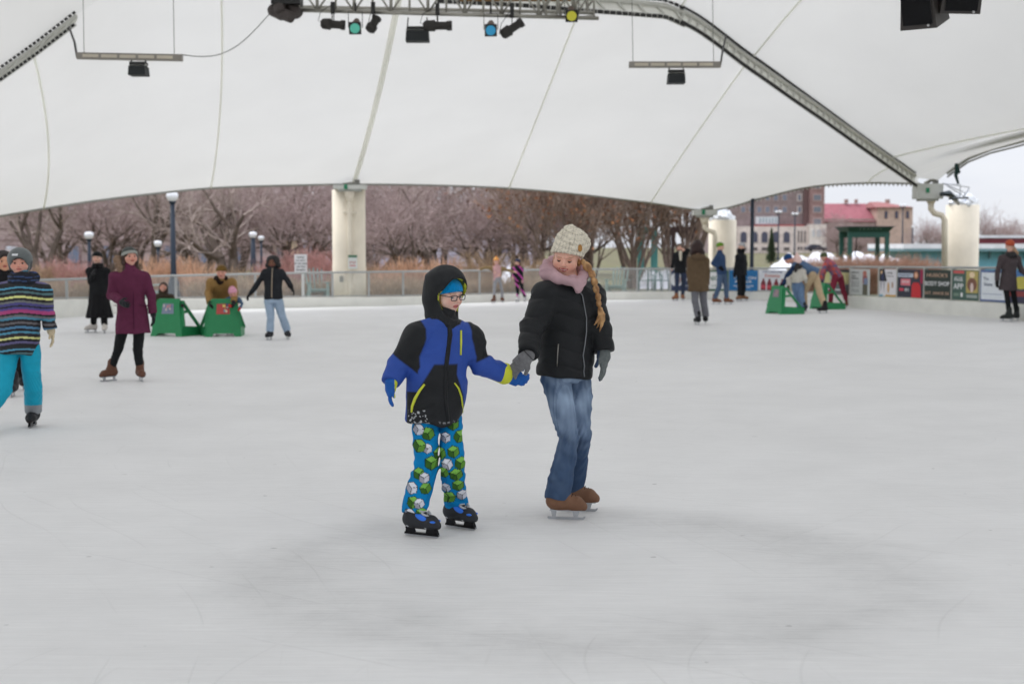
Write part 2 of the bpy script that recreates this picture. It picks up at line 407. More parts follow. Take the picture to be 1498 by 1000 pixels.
PROF = {
 'jacket': [(0, .055, .060), (.07, .105, .085), (.14, .170, .105), (.3, .190, .125), (.65, .170, .120), (.85, .178, .128), (1, .180, .130)],
 'puffy':  [(0, .065, .070), (.07, .115, .095), (.14, .178, .125), (.3, .205, .145), (.65, .192, .145), (.9, .200, .150), (1, .190, .140)],
 'coat':   [(0, .060, .065), (.06, .105, .085), (.12, .165, .105), (.25, .185, .125), (.45, .165, .120), (.75, .195, .145), (1, .215, .160)],
 'slim':   [(0, .050, .055), (.07, .100, .080), (.14, .155, .095), (.3, .165, .110), (.65, .140, .100), (.85, .150, .110), (1, .155, .115)],
}
def person(label, s, J, yaw=0, skin='fair', hyaw=None, hpitch=5, hroll=0, H=None, top=('jacket', A(.02, .02, .02), .12), legs=(A(.1, .1, .1),),
           boots=A(.03, .02, .02), feet=(None, None), h=.010, arms=(.062, .052, .046), glove=None, hat=None, hair=None, lip=None, brow=A(.03, .02, .015),
           smile=False, eyes=True, palms=(None, None), curl=.6, group=None, sk=True, extra=None, legr=(.092, .070, .058), top_paint=None, leg_paint=None, topmat=None, legmat=None,
           root_y=None, fold=.004, lifts=(0, 0), cuff=.16, handdirs=(None, None), name='person', iris=(.05, .03, .02), child=False, skate_kw=None, collar=True, lid=.25, footp=(0, 0), gloved=False, leg_h=None, body_h=None):
    gl, gr = [G(*J[k][:2]) if len(J[k]) == 2 else P(J[k][0], J[k][1], J[k][2]) * A(1, 1, 0) for k in ('al', 'ar')]
    base = (gl + gr) / 2; Y0 = base[1] if root_y is None else root_y
    root = empty(name, (base[0], base[1], 0), label, 'person', group)
    yr = R_(yaw); r = A(math.cos(yr), math.sin(yr), 0); f = A(math.sin(yr), -math.cos(yr), 0)
    if r[0] < 0: r = -r
    W = lambda q, dy=0: P(q[0], q[1], Y0 + (q[2] if len(q) > 2 else dy))
    nk = W(J['nk']); pv = W(J['pv']); hd = W(J['hd'])
    if H is None: H = .225 * (.45 + .55 * s)
    sh = {}; hp = {}; ax = norm(nk - pv)
    for k, q in (('l', -1), ('r', 1)):
        sh[k] = W(J['s' + k], (r * q * .17 * s)[1] + nk[1] - Y0) if 's' + k in J else nk + r * q * .165 * s - ax * .065 * s
        hp[k] = W(J['h' + k], (r * q * .085 * s)[1] + pv[1] - Y0) if 'h' + k in J else pv + r * q * .085 * s - UP * .03
    el = {k: W(J['e' + k], sh[k][1] - Y0) for k in 'lr'}; wr = {k: W(J['w' + k], sh[k][1] - Y0 + (el[k][1] - sh[k][1]) * 1.0) for k in 'lr'}
    ft = {}; an = {}
    for k, g0, i in (('l', gl, 0), ('r', gr, 1)):
        ft[k] = boot_frame(g0, feet[i] if feet[i] is not None else yaw, footp[i], lifts[i])
        an[k] = ft[k][0] + ft[k][3] * .17 * s - ft[k][1] * .04 * s
    kn = {k: W(J['k' + k], (hp[k][1] + an[k][1]) / 2 - Y0 - .02) for k in 'lr'}
    # body: one continuous surface
    M = head_frame(yaw if hyaw is None else hyaw, hpitch, hroll)
    b = S(); head_prims(b, hd, M, H, child)
    b.add(cone(hd + M @ (A(0, -.10, -.28) * H), nk + UP * .01, .052 * s, .060 * s), .02)
    b.add(loft(nk, pv - ax * .04, r, [(t, w * .78, d * .78) for t, w, d in PROF['slim']]), .03)
    hands = {}
    for k, q, i in (('l', -1, 0), ('r', 1, 1)):
        b.add(cone(sh[k], el[k], arms[0] * .7 * s, arms[1] * .7 * s), .03); b.add(cone(el[k], wr[k], arms[1] * .7 * s, .026 * s), .01)
        hdn = norm(wr[k] - el[k]) if handdirs[i] is None else norm(handdirs[i]); pn = norm(-r * q * .8 + f * .2) if palms[i] is None else np.asarray(palms[i], float)
        sd = 1 if np.dot(np.cross(hdn, norm(pn - hdn * np.dot(pn, hdn))), f) > 0 else -1
        hands[k] = (wr[k], hdn, pn, sd)
        if glove is None and not gloved: hand_prims(b, wr[k], hdn, pn, .185 * s, curl, sd, .85)
        else: b.add(cone(wr[k], wr[k] + hdn * .06 * s, .024 * s, .022 * s), .01)
        b.add(cone(hp[k], kn[k], legr[0] * .7 * s, legr[1] * .7 * s), .03); b.add(cone(kn[k], an[k], legr[1] * .7 * s, .038 * s), .01)
        b.add(cone(an[k] - UP * .02, ft[k][0] + ft[k][3] * .09 * s + ft[k][1] * .08 * s, .032 * s, .022 * s), .01)
    skc = SK[skin] if isinstance(skin, str) else skin
    lipc = skc * A(.72, .42, .42) if lip is None else lip
    hb = body_h or h * .62
    sdf_obj('body', b, hb, M_SKIN, root, paint(skc, *face_paint(hd, M, H, skc, brow, lipc, smile, .18 if body_h else .3)))
    if eyes: add_eyes(root, hd, M, H, iris, skc, lid)
    # clothes
    kind, tc, drop = top; bk = 1.0 if len(top) < 4 else 1.0
    t = S(); end = pv - (UP if kind == 'coat' else norm(ax + UP)) * drop
    t.add(loft(nk + ax * .03, end, r, [(a_, w_ * s, d_ * s) for a_, w_, d_ in PROF[kind]], k=.014))
    for k in 'lr':
        t.add(cone(sh[k], el[k], arms[0] * s * 1.08, arms[1] * s), .035); t.add(cone(nk - ax * .02, sh[k], .062 * s, arms[0] * s * .95), .07); t.add(sleeve(el[k], wr[k], arms[1] * s, arms[2] * s), .012)
    if collar: t.add(cone(nk + ax * .0, nk + ax * .055 * s + f * .01, .072 * s, .070 * s), .02)
    if kind == 'puffy':
        t.dis(lambda p: -.009 * np.abs(np.sin((p[:, 2]) * math.pi / .095)) ** .6 + .006)
    t.dis(wob(26, fold, 3)); t.dis(crease(34, fold * 1.3, 5))
    topo = sdf_obj('coat' if kind == 'coat' else 'jacket', t, h, topmat or M_FAB, root, paint(tc, *(top_paint(dict(nk=nk, pv=pv, r=r, f=f, s=s, sh=sh, el=el, wr=wr, ax=ax, end=end)) if top_paint else [])))
    if legs[0] is not None:
        t = S(); t.add(loft(pv + ax * .10 * s, pv - UP * .07 * s, r, [(0, .15 * s, .11 * s), (1, .155 * s, .12 * s)], k=.03))
        for k in 'lr':
            bot = an[k] - UP * (.17 * s - cuff * s) ; bot = an[k] + norm(kn[k] - an[k]) * (cuff - .17) * s if cuff != .17 else an[k]
            t.add(cone(hp[k], kn[k], legr[0] * s, legr[1] * s), .012); t.add(sleeve(kn[k], bot, legr[1] * s, legr[2] * s), .008)
        t.dis(wob(24, fold, 8)); t.dis(crease(30, fold * 1.2, 9))
        kz = (kn['l'][2] + kn['r'][2]) / 2
        t.dis(lambda p: fold * .5 * np.sin(p[:, 2] * 95 + 34 * np.sin(p[:, 0] * 9) + p[:, 1] * 30) * np.exp(-((p[:, 2] - kz) / .10) ** 2))
        t.dis(lambda p: fold * .4 * np.sin(p[:, 2] * 75 + 5 * np.sin(p[:, 0] * 22) + 4 * np.sin(p[:, 1] * 31)) * np.clip(1.2 - (p[:, 2]) / .5, 0, 1))
        sdf_obj('trousers', t, leg_h or h, legmat or M_FAB, root, paint(legs[0], *(leg_paint(dict(an=an, kn=kn, hp=hp, s=s, r=r, f=f)) if leg_paint else [])))
    if sk:
        for k in 'lr': ice_skate(root, ft[k], s, boots, h * .8, **(skate_kw or {}))
    if glove is not None:
        for k in 'lr':
            t = S(); hand_prims(t, *hands[k][:3], .185 * s, curl, hands[k][3], 1.12); t.add(cone(hands[k][0] - hands[k][1] * .05 * s, hands[k][0] + hands[k][1] * .02, .036 * s, .038 * s), .01)
            sdf_obj('glove', t, h * .6, M_KNIT, root, glove)
    if hat is not None: make_hat(root, hd, M, H, h, *hat)
    if hair is not None: make_hair(root, hd, M, H, h, *hair)
    ctx = dict(root=root, hd=hd, M=M, H=H, nk=nk, pv=pv, r=r, f=f, sh=sh, el=el, wr=wr, hp=hp, kn=kn, an=an, ft=ft, s=s, h=h, ax=ax, hands=hands, end=end, W=W, Y0=Y0)
    if extra: extra(ctx)
    return ctx
def make_hat(root, c, M, H, h, kind, cl, cl2=None):
    w = lambda x, y, z: c + M @ (A(x, y, z) * H)
    t = S(); t.add(ell(w(0, -.06, .15), A(.43, .49, .42) * H, M))
    if kind == 'tall': t.add(ell(w(0, -.08, .36), A(.33, .38, .36) * H, M), .1 * H)
    if kind == 'pom': t.add(ball(w(0, -.1, .66), .13 * H), .005)
    t.cut(w(0, .4, .19), -(M @ norm(A(0, -.36, 1))))
    t.sub(ell(w(0, -.06, .11), A(.37, .44, .38) * H, M), .002)
    Mi = M
    if h < .009: t.dis(lambda p: -.0022 * np.abs(np.sin(np.arctan2(((p - c) @ Mi)[:, 0], ((p - c) @ Mi)[:, 1] + .06 * H) * 26)))
    def strip(V):
        z = ((V - c) @ M)[:, 2] / H; return (np.sin(z * 30) > .2).astype(float)
    def band(V):
        q = (V - c) @ M / H; return ((q[:, 2] - q[:, 1] * .36) < .22).astype(float)
    sdf_obj('hat', t, h * .7, M_KNIT, root, paint(cl, *([] if cl2 is None else [(strip if kind != 'band' else band, cl2)])))
def make_hair(root, c, M, H, h, kind, cl):
    w = lambda x, y, z: c + M @ (A(x, y, z) * H)
    t = S(); t.add(ell(w(0, -.08, .12), A(.40, .46, .42) * H, M))
    if kind == 'long':
        for q in (-1, 1): t.add(cone(w(q * .33, -.05, 0), w(q * .36, .02, -.75), .13 * H, .12 * H), .08 * H)
        t.add(cone(w(0, -.3, -.1), w(0, -.30, -.8), .26 * H, .22 * H), .1 * H)
    if kind == 'bob':
        for q in (-1, 1): t.add(cone(w(q * .34, -.08, 0), w(q * .40, -.05, -.45), .15 * H, .16 * H), .08 * H)
        t.add(cone(w(0, -.26, 0), w(0, -.26, -.5), .34 * H, .36 * H), .1 * H)
    if kind == 'curly':
        t.ops = []; t.add(ell(w(0, -.10, .08), A(.56, .55, .52) * H, M))
        for q in (-1, 1): t.add(ball(w(q * .44, -.05, -.25), .22 * H), .1 * H)
    t.sub(ell(w(0, .46, -.14 if kind != 'curly' else -.1), A(.29, .42, .40) * H, M), .03 * H)
    t.cut(w(0, 0, -.28), -(M @ UP)) if kind == 'short' else None
    t.dis(wob(90 if kind != 'curly' else 140, .0035 if kind != 'curly' else .006, 4))
    sdf_obj('hair', t, h * .75, M_HAIR, root, cl)
# ------------------------------------------------------------------ the two main skaters
def hit(s, px, py, y0=2.0, y1=60.0):
    d = ray(px, py); d = d / np.linalg.norm(d); o = A(0, 0, CAM_H); t = y0
    for i in range(120):
        v = float(s((o + d * t)[None])[0])
        if v < .0006: break
        t += max(v * .7, .0008)
        if t > y1: break
    return o + d * t
def pmask(pts, Y, cond=None):
    """mask of the vertices whose (x, z) lies in a polygon"""
    Q = np.array([P(a, b, Y)[[0, 2]] for a, b in pts])
    def f(V):
        x, z = V[:, 0], V[:, 2]; ins = np.zeros(len(V), bool); j = len(Q) - 1; dm = np.full(len(V), 9.)
        for i in range(len(Q)):
            c = ((Q[i, 1] > z) != (Q[j, 1] > z)) & (x < (Q[j, 0] - Q[i, 0]) * (z - Q[i, 1]) / (Q[j, 1] - Q[i, 1] + 1e-12) + Q[i, 0]); ins ^= c
            dm = np.minimum(dm, segd(V[:, [0, 2]], Q[j], Q[i])); j = i
        w = np.clip(.5 + np.where(ins, dm, -dm) / .006, 0, 1)
        return w * cond(V) if cond is not None else w
    return f
def segd(V, a, b):
    ba = b - a; t = np.clip((V - a) @ ba / (ba @ ba), 0, 1); return np.linalg.norm(V - a - t[:, None] * ba, axis=1)

# ---- the boy
BLUE = col(50, 84, 172, .85); BLK = col(33, 35, 38, .8); LIME = col(208, 214, 60, 1.0); CYAN = col(0, 128, 190, .95)
def boy_top(c):
    Yf = c['nk'][1] - .13
    def front(V): return (V - c['nk']) @ c['f'] > -.03
    soft = lambda x: np.clip(.5 + x / .007, 0, 1)
    def upper(k):
        def g(V):
            d1 = segd(V, c['sh'][k], c['el'][k]); d2 = segd(V, c['el'][k], c['wr'][k]); q = V - c['nk']; lat = (q @ c['r']) * (-1 if k == 'l' else 1)
            ax = norm(c['el'][k] - c['sh'][k]); L = np.linalg.norm(c['el'][k] - c['sh'][k]); t = (V - c['sh'][k]) @ ax
            return soft(.13 - np.minimum(d1, d2)) * soft(lat - .135 - .03 * np.clip((c['sh'][k][2] - V[:, 2]) / .1, 0, 1)) * soft(L * .86 - t) * soft(d2 + .02 - d1)
        return g
    snow = wob(170, 1.0, 11); snow2 = wob(330, 1.0, 12)
    return [(pmask([(635, 533), (669, 533), (668, 548), (677, 580), (679, 640), (594, 640), (594, 574), (610, 573)], Yf, front), BLK),
            (upper('l'), BLK), (upper('r'), BLK),
            (lambda V: (((V - c['nk']) @ c['ax'] > -.03) & (np.linalg.norm((V - c['nk'])[:, :2], axis=1) < .10)).astype(float), BLK),
            (lambda V: pmask([(597, 600), (622, 598), (626, 618), (596, 621)], Yf, front)(V) * (np.abs(snow(V)) < .13) * (snow2(V) > -.5), col(190, 192, 195)),
            (lambda V: pmask([(597, 618), (676, 617), (676, 619.4), (597, 621.4)], Yf, front)(V) * (snow2(V) > .55) * .7, col(170, 172, 175))]
CUBES = [(626, 634, 0), (651, 641, 1), (672, 640, 0), (625, 656, 1), (613, 652, 0), (663, 661, 0), (631, 677, 0), (654, 679, 1), (674, 678, 0), (613, 692, 0), (621, 698, 1), (648, 692, 0),
         (667, 695, 0), (603, 712, 1), (623, 713, 0), (651, 717, 1), (669, 713, 0), (605, 732, 0), (614, 734, 1), (656, 733, 0), (675, 730, 1), (617, 749, 0), (643, 664, 0), (662, 622, 0), (612, 628, 1), (600, 749, 1), (644, 735, 0), (637, 612, 0)]
def boy_legs(c):
    Yf = c['hp']['l'][1] - .07; rg = np.random.default_rng(5)
    def f(V):
        C = np.tile(CYAN, (len(V), 1))
        for (x, y, k) in CUBES:
            o = P(x, y, Yf)[[0, 2]]; a = rg.uniform(-.45, .45); ca, sa = math.cos(a), math.sin(a)
            Rr = (.0375 if k == 0 else .033) * rg.uniform(.9, 1.08); q = (V[:, [0, 2]] - o) / Rr; X = q[:, 0] * ca + q[:, 1] * sa; Z = -q[:, 0] * sa + q[:, 1] * ca
            ax_ = np.abs(X) * .577; e = np.maximum(np.abs(X) / .866, np.abs(Z) + ax_); ins = e < 1.04
            top = Z > ax_; pal = [(col(122, 178, 78), col(52, 92, 34), col(88, 136, 52)), (col(214, 216, 224), col(150, 152, 164), col(196, 198, 208))][k]
            C[ins & top] = pal[0]; C[ins & ~top & (X < 0)] = pal[1]; C[ins & ~top & (X >= 0)] = pal[2]
            C[ins & ((e > .95) | (np.abs(Z - ax_) < .05) | ((np.abs(X) < .05) & ~top))] = col(24, 40, 34)
        return C
    return [(lambda V: np.ones(len(V)), f)]
PROF['boy'] = [(0, .07, .08), (.06, .125, .10), (.12, .185, .12), (.25, .205, .14), (.6, .200, .15), (.9, .195, .155), (1, .190, .150)]
def boy_extra(c):
    root, hd, M, H, h, s = (c[k] for k in ('root', 'hd', 'M', 'H', 'h', 's'))
    w = lambda x, y, z: hd + M @ (A(x, y, z) * H)
    # hood up over the head
    t = S(); t.add(ell(w(0, -.10, .17), A(.51, .63, .56) * H, M)); t.add(ell(w(0, -.08, .36), A(.43, .53, .38) * H, M), .05); t.add(cone(w(0, -.22, -.25), c['nk'] - c['f'] * .03 + UP * .005, .47 * H, .085), .06)
    t.add(cone(w(0, -.02, -.56), c['nk'] + c['f'] * .05 + UP * .0, .25 * H, .06), .05)
    t.sub(ell(w(-.04, .58, -.01), A(.47, .72, .56) * H, M), .015); t.sub(ell(w(0, .02, .06), A(.43, .52, .52) * H, M), .01)
    t.dis(wob(38, .003, 21)); t.dis(wob(15, .004, 22)); t.dis(crease(30, .007, 23))
    def inner(V):
        q = (V - w(0, .02, .06)) @ M / H / A(.45, .56, .56); e = (q ** 2).sum(1); q2 = (V - hd) @ M / H
        return ((e < 1.12) & (q2[:, 1] > .0) & (q2[:, 2] > -.42)).astype(float)
    wv = wob(210, 1, 3)
    sdf_obj('hood', t, .0055, M_SHELL, root, paint(BLK, (inner, lambda V: np.where((wv(V) > .35)[:, None], A(.03, .05, .02), LIME * .8))))
    # glasses
    b = MB(); K = (.012, .012, .014)
    for q in (-1, 1):
        pts = [w(q * .155 + dx * .105, .438 - .035 * abs(q * .155 + dx * .105), .02 + dz * .066) for dx, dz in ((-1, .9), (-.85, 1), (.85, 1), (1, .85), (.95, -.6), (.75, -1), (-.75, -1), (-.95, -.6), (-1, .9))]
        b.tube(pts, .0021, K, 6); b.tube([w(q * .262, .425, .06), w(q * .36, .05, .05), w(q * .37, -.06, .0)], .002, K, 6)
    b.tube([w(-.052, .437, .045), w(0, .452, .055), w(.052, .437, .045)], .0021, K, 6)
    g = b.build('glasses', M_PLAST, root, smooth=True)
    for q in (-1, 1):
        b = MB(); b.quad(w(q * .06, .436, -.04), w(q * .25, .428, -.04), w(q * .25, .428, .085), w(q * .06, .436, .085), (1, 1, 1)); b.build('lens', M_GLASS, g)
    # zips and front flap, laid on the jacket surface
    J = bpy.data.objects.get('x') if False else None
def on(s_, pts, lift=.003):
    out = []
    for a, b2 in pts:
        p = hit(s_, a, b2); out.append(p + norm(A(0, 0, CAM_H) - p) * lift)
    md = np.median([q[1] for q in out]); near = [q for q in out if abs(q[1] - md) < .45]
    return near if len(near) > 1 else [out[0], out[0] + A(0, 0, .01)]
M_GLASS = bpy.data.materials.new('lens_glass'); M_GLASS.use_nodes = True
_n = M_GLASS.node_tree; _b = _n.nodes['Principled BSDF']; _b.inputs['Roughness'].default_value = .03; _b.inputs['Alpha'].default_value = .16; _b.inputs['Base Color'].default_value = (.8, .85, .9, 1)

LAST = {}
_old = sdf_obj
def sdf_obj(name, s, h, mat, parent, c, smooth=True):
    LAST[name] = s
    return _old(name, s, h, mat, parent, c, smooth)


c = person('boy in glasses, blue and black hooded jacket and cube print trousers in the foreground', .85,
    dict(hd=(654, 432), nk=(649, 471), pv=(635, 598), sl=(612, 494), sr=(683, 494), el=(583, 531, -.06), er=(700, 534, .06), wl=(572, 560, -.15), wr=(737, 546, .15),
         hl=(622, 614), hr=(661, 614), kl=(623, 682, -.03), kr=(662, 682, -.03), al=(615, 784), ar=(672, 772)),
    yaw=24, hyaw=47, hpitch=10, hroll=3, skin=col(228, 188, 172, 1.0), top=('boy', BLUE, .075), arms=(.084, .070, .060), legs=(CYAN,), legr=(.086, .080, .078), cuff=.14, gloved=True, leg_h=.0045, body_h=.0032,
    boots=col(40, 42, 46), feet=(62, 52), h=.0062, top_paint=boy_top, leg_paint=boy_legs, topmat=M_SHELL, fold=.0075, curl=.35, child=True, iris=(.06, .07, .09),
    lip=col(196, 110, 108), brow=col(120, 90, 66), palms=(A(.75, .15, .1), A(0, .9, .35)), handdirs=(A(-.10, -.05, -1), A(.9, -.0, -.36)), skate_kw=dict(sole=(.02, .02, .022), plastic=True, shaft=.10, bk=1.12),
    extra=boy_extra)
BOY = c; js = LAST['jacket']; root = c['root']
def zline(name, pts, r, cl, mat=M_PLAST, lift=.003, n=6):
    b = MB(); b.tube(on(js, pts, lift), r, cl, n); return b.build(name, mat, root, smooth=True)
zline('zip', [(621, 562), (614, 571), (607, 583), (603, 594), (602, 603)], [.006, .008, .009, .008, .005], LIME)
zline('zip', [(665, 560), (671, 568), (675, 580), (676.5, 592), (677, 603)], [.004, .005, .005, .005, .004], LIME)
zline('zip', [(674.5, 483), (674.5, 500), (674, 519)], [.006, .007, .006], LIME)
zline('front_flap', [(657, 470), (658, 490), (655, 515), (652, 540), (651, 565), (652, 590), (655, 616)], [.013, .015, .014, .013, .013, .013, .012], BLK, M_SHELL, -.004, 8)
hdl = c['hands']
def boy_glove(k, cuffr, L=.168, g=1.4, curl=.35, cf=None, sp=.4):
    Wp, d, n, sd = hdl[k]; t = S(); hand_prims(t, Wp + d * .02, d, n, L, curl, sd, g, spread=sp)
    t.add(cone(Wp - d * .0, Wp + d * .03, cuffr, cuffr * .85), .015); t.dis(wob(60, .001, 3))
    return sdf_obj('glove', t, .0036, M_SHELL, root, cf)
GB = col(28, 92, 176, .9)
w0, d0 = hdl['l'][0], hdl['l'][1]
boy_glove('l', .036, L=.112, g=1.6, curl=.4, cf=paint(GB, (lambda V: (((V - w0) @ A(1, 0, 0) > .022) & ((V - w0) @ d0 < .075)).astype(float), LIME)), sp=.8)
w1, d1 = hdl['r'][0], hdl['r'][1]
boy_glove('r', .040, L=.155, curl=.8, cf=paint(GB, (lambda V: ((V - w1) @ d1 < .03).astype(float), LIME)))
# lime gauntlet point on the forearm
t = S(); t.add(cone(w1 - d1 * .10 - UP * .018 - A(0, .01, 0), w1 + d1 * .0, .040, .062)); sdf_obj('glove_cuff', t, .005, M_SHELL, root, LIME)
# blue knitted beanie under the hood
make_hat(root, c['hd'], c['M'], c['H'] * .97, .0045, 'plain', CYAN * 1.15)
hw = lambda x, y, z: c['hd'] + c['M'] @ (A(x, y, z) * c['H'])
t = S(); t.add(cone(hw(-.31, .10, .10), hw(-.315, .09, -.18), .03 * c['H'], .012 * c['H'])); sdf_obj('hair', t, .003, M_HAIR, root, col(196, 160, 96))
# coloured details of the plastic boots
for k in 'lr':
    g0, f, x, u = c['ft'][k]; s_ = .85; ww = lambda a, b, z: g0 + f * a * s_ * .9 + x * b * s_ + u * z * s_
    sk = [o for o in root.children if o.name.startswith('ice_skate')][0 if k == 'l' else 1]
    t = S()
    for sd in (-1, 1):
        t.add(ell(ww(.02, sd * .040, .135), A(.060, .014, .022) * s_, np.c_[norm(f - u * .35), x, norm(u + f * .35)]), .003); t.add(ell(ww(.10, sd * .034, .108), A(.045, .014, .010) * s_, np.c_[f, x, u]), .003)
        t.add(ball(ww(-.075, sd * .045, .115), .012), .002)
    t.add(ell(ww(.10, 0, .128), A(.030, .020, .010) * s_, np.c_[f, x, u]), .003)
    sdf_obj('panel', t, .004, M_PLAST, sk, col(40, 110, 215))
    b = MB(); SV = col(176, 178, 182)
    for a, z in ((-.005, .182), (.035, .158)):
        pts = [ww(a + .012 + .028 * math.cos(q), .040 * math.sin(q), z - .018 * math.cos(q)) for q in np.linspace(-1.9, 1.9, 11)]; b.tube(pts, .0062, SV, 6)
    for q in range(5):
        a = .015 + .018 * q; b.tube([ww(a, -.022, .155 - a * .28), ww(a + .01, 0, .168 - a * .28), ww(a, .022, .155 - a * .28)], .0022, SV, 5)
    b.tube([ww(.0, -.02, .165), ww(.07, -.028, .145), ww(.115, 0, .135), ww(.07, .028, .145), ww(.0, .02, .165)], .003, SV, 6)
    for sd in (-1, 1):
        b.tube([ww(-.075, sd * .040, .075), ww(-.075, sd * .050, .075)], .008, SV, 10); b.tube([ww(.075, sd * .032, .07), ww(.075, sd * .046, .07)], .007, SV, 10)
    b.build('buckle', M_PLAST, sk, smooth=True)

# ---- the woman
WBL = col(31, 33, 36, .75); PINK = col(186, 154, 160, 1.0); DEN = col(58, 80, 112, .85)
PROF['wmn'] = [(0, .07, .075), (.06, .12, .10), (.12, .180, .125), (.3, .190, .145), (.55, .172, .140), (.8, .178, .150), (1, .172, .148)]
def w_legs(c):
    n1 = wob(16, 1, 31); n2 = wob(70, 1, 33); n3 = wob(160, 1, 34, (1, 1, .15))
    def fade(V):
        d = np.minimum(segd(V, c['hp']['l'], c['kn']['l']), segd(V, c['hp']['r'], c['kn']['r'])); fr = np.clip((V - c['hp']['l']) @ c['f'] * 6 + .3, 0, 1)
        return np.clip(.46 * fr + .12 * n1(V) + .12 * n2(V) + .10 * n3(V), 0, .9) * np.clip((V[:, 2] - .25) * 2.2, .12, 1)
    def hem(V): return ((V[:, 2] < .175) & (V[:, 2] > .135)) * .0
    def seam(V):
        out = np.zeros(len(V))
        for k in 'lr':
            q = V - c['kn'][k]; out = np.maximum(out, (np.abs(q @ c['f'] + .0) < .0045) * (q @ c['r'] < 0) * .3)
        return out
    return [(fade, col(156, 176, 200)), (seam, col(40, 60, 92))]
def w_extra(c):
    root, hd, M, H = (c[k] for k in ('root', 'hd', 'M', 'H')); w = lambda x, y, z: hd + M @ (A(x, y, z) * H); Y = hd[1]
    # slouchy knitted beanie
    t = S(); t.add(ell(w(0, -.05, .17), A(.445, .50, .42) * H, M)); t.add(ell(w(.08, -.20, .46), A(.46, .48, .38) * H, M), .10 * H); t.add(ell(w(.30, -.32, .38), A(.26, .26, .24) * H, M), .10 * H)
    t.add(ball(w(.02, -.14, .76), .17 * H), .14 * H)
    t.cut(w(0, .4, .27), -(M @ norm(A(.05, -.34, 1)))); t.sub(ell(w(0, -.06, .11), A(.37, .44, .38) * H, M), .002)
    def rib(p):
        q = (p - hd) @ M / H; an = np.arctan2(q[:, 0], q[:, 1] + .1); band = np.clip((.36 - q[:, 2]) * 12, 0, 1)
        return -.004 * np.abs(np.sin(an * 14)) * band - .0045 * np.abs(np.sin(q[:, 2] * 24 + 1.6 * np.sin(q[:, 0] * 4))) * (1 - band)
    t.dis(rib); t.dis(wob(240, .0012, 9)); sp = wob(420, 1, 13); sp2 = wob(150, 1, 14)
    def fleck(V):
        return ((sp(V) > .7) * .35 + np.clip(sp2(V) - .3, 0, 1) * .2)
    def groove(V):
        q = (V - hd) @ M / H; an = np.arctan2(q[:, 0], q[:, 1] + .1); band = q[:, 2] < .36
        return np.where(band, np.abs(np.sin(an * 14)) < .22, np.abs(np.sin(q[:, 2] * 24 + 1.6 * np.sin(q[:, 0] * 4))) < .20) * .22
    hat = sdf_obj('hat', t, .0042, M_KNIT, root, paint(col(222, 214, 196, 1.05), (groove, col(110, 100, 84)), (fleck, col(96, 84, 70))))
    p = hit(t, 848.5, 363); n = norm(A(0, 0, CAM_H) - p + A(.5, 0, .0)); x = norm(np.cross(UP, n)); y = np.cross(n, x)
    b = MB(); b.prism([(.013 * math.cos(a), .021 * math.sin(a)) for a in np.linspace(0, 6.283, 17)[:-1]], p - n * .002, x, y, n * .009, col(164, 118, 62)); b.build('badge', M_LEATH, hat)
    # pink hood lying round the neck
    nk = c['nk']; q = lambda a, b2, dy=0: P(a, b2, nk[1] + dy); t = S()
    pts = [q(846, 425, -.15), q(841, 414, -.15), q(830, 412, -.13), q(814, 408, -.11), q(802, 398, -.02), q(812, 388, .10), q(838, 388, .13), q(852, 394, .08), q(854, 402, -.02), q(851, 411, -.10), q(847, 425, -.15)]
    rr = [.012, .018, .022, .030, .042, .054, .054, .034, .026, .022, .012]
    for a, b2, ra, rb in zip(pts, pts[1:], rr, rr[1:]): t.add(cone(a, b2, ra, rb), .03)
    t.add(cone(q(799, 384, .02), q(799, 399, -.03), .028, .032), .03); t.add(cone(q(836, 412, -.06), q(842, 420, -.09), .045, .03), .02)
    t.dis(wob(44, .004, 41)); t.dis(crease(40, .010, 42, (1, 1, 2)))
    sdf_obj('hood', t, .006, M_FAB, root, PINK)
    # bubble braid over the shoulder
    bx = [(853, 383, .015, -.05), (859, 390, .027, -.05), (866, 401, .023, -.05), (869.5, 412, .022, -.06), (872, 423, .021, -.07), (875, 434, .020, -.07), (876, 444, .017, -.07)]
    t = S(); cen = [P(a, b2, nk[1] + d) for a, b2, r_, d in bx]
    for i, (cc, (_, _, r_, _)) in enumerate(zip(cen, bx)):
        ax = norm(cen[min(i + 1, 6)] - cen[max(i - 1, 0)]); u = norm(np.cross(ax, A(0, 1, 0))); v = np.cross(ax, u)
        t.add(ell(cc, (r_ * 1.25, r_ * .92, r_ * .92), np.c_[ax, u, v]), .006)
    tl = [(878, 452, .016), (880, 460, .017), (879, 468, .014), (875, 476, .004)]
    for k_ in range(4):
        o = A((k_ - 1.5) * .011, (k_ % 2) * .012, -.012 * (k_ % 3)); pp = [P(a, b2, nk[1] - .07) + o * (i / 2) for i, (a, b2, _) in enumerate(tl)]
        for a, b2, ra, rb in zip(pp, pp[1:], [.013, .013, .010], [.013, .010, .002]): t.add(cone(a, b2, ra, rb), .004)
    for q_ in (-1, 1): t.add(cone(w(q_ * .29, .08, .12), w(q_ * .34, -.05, -.12), .035 * H, .06 * H), .01)
    t.add(cone(w(.34, -.05, -.08), cen[0], .06 * H, .014), .01)
    t.dis(lambda p: .0016 * np.sin(p[:, 0] * 900 + p[:, 2] * 260 + 3 * np.sin(p[:, 2] * 90)))
    hv = wob(120, 1, 55)
    sdf_obj('hair', t, .0036, M_HAIR, root, paint(col(140, 100, 62), (lambda V: np.clip(.5 + .6 * hv(V), 0, 1) * .7, col(196, 156, 108))))
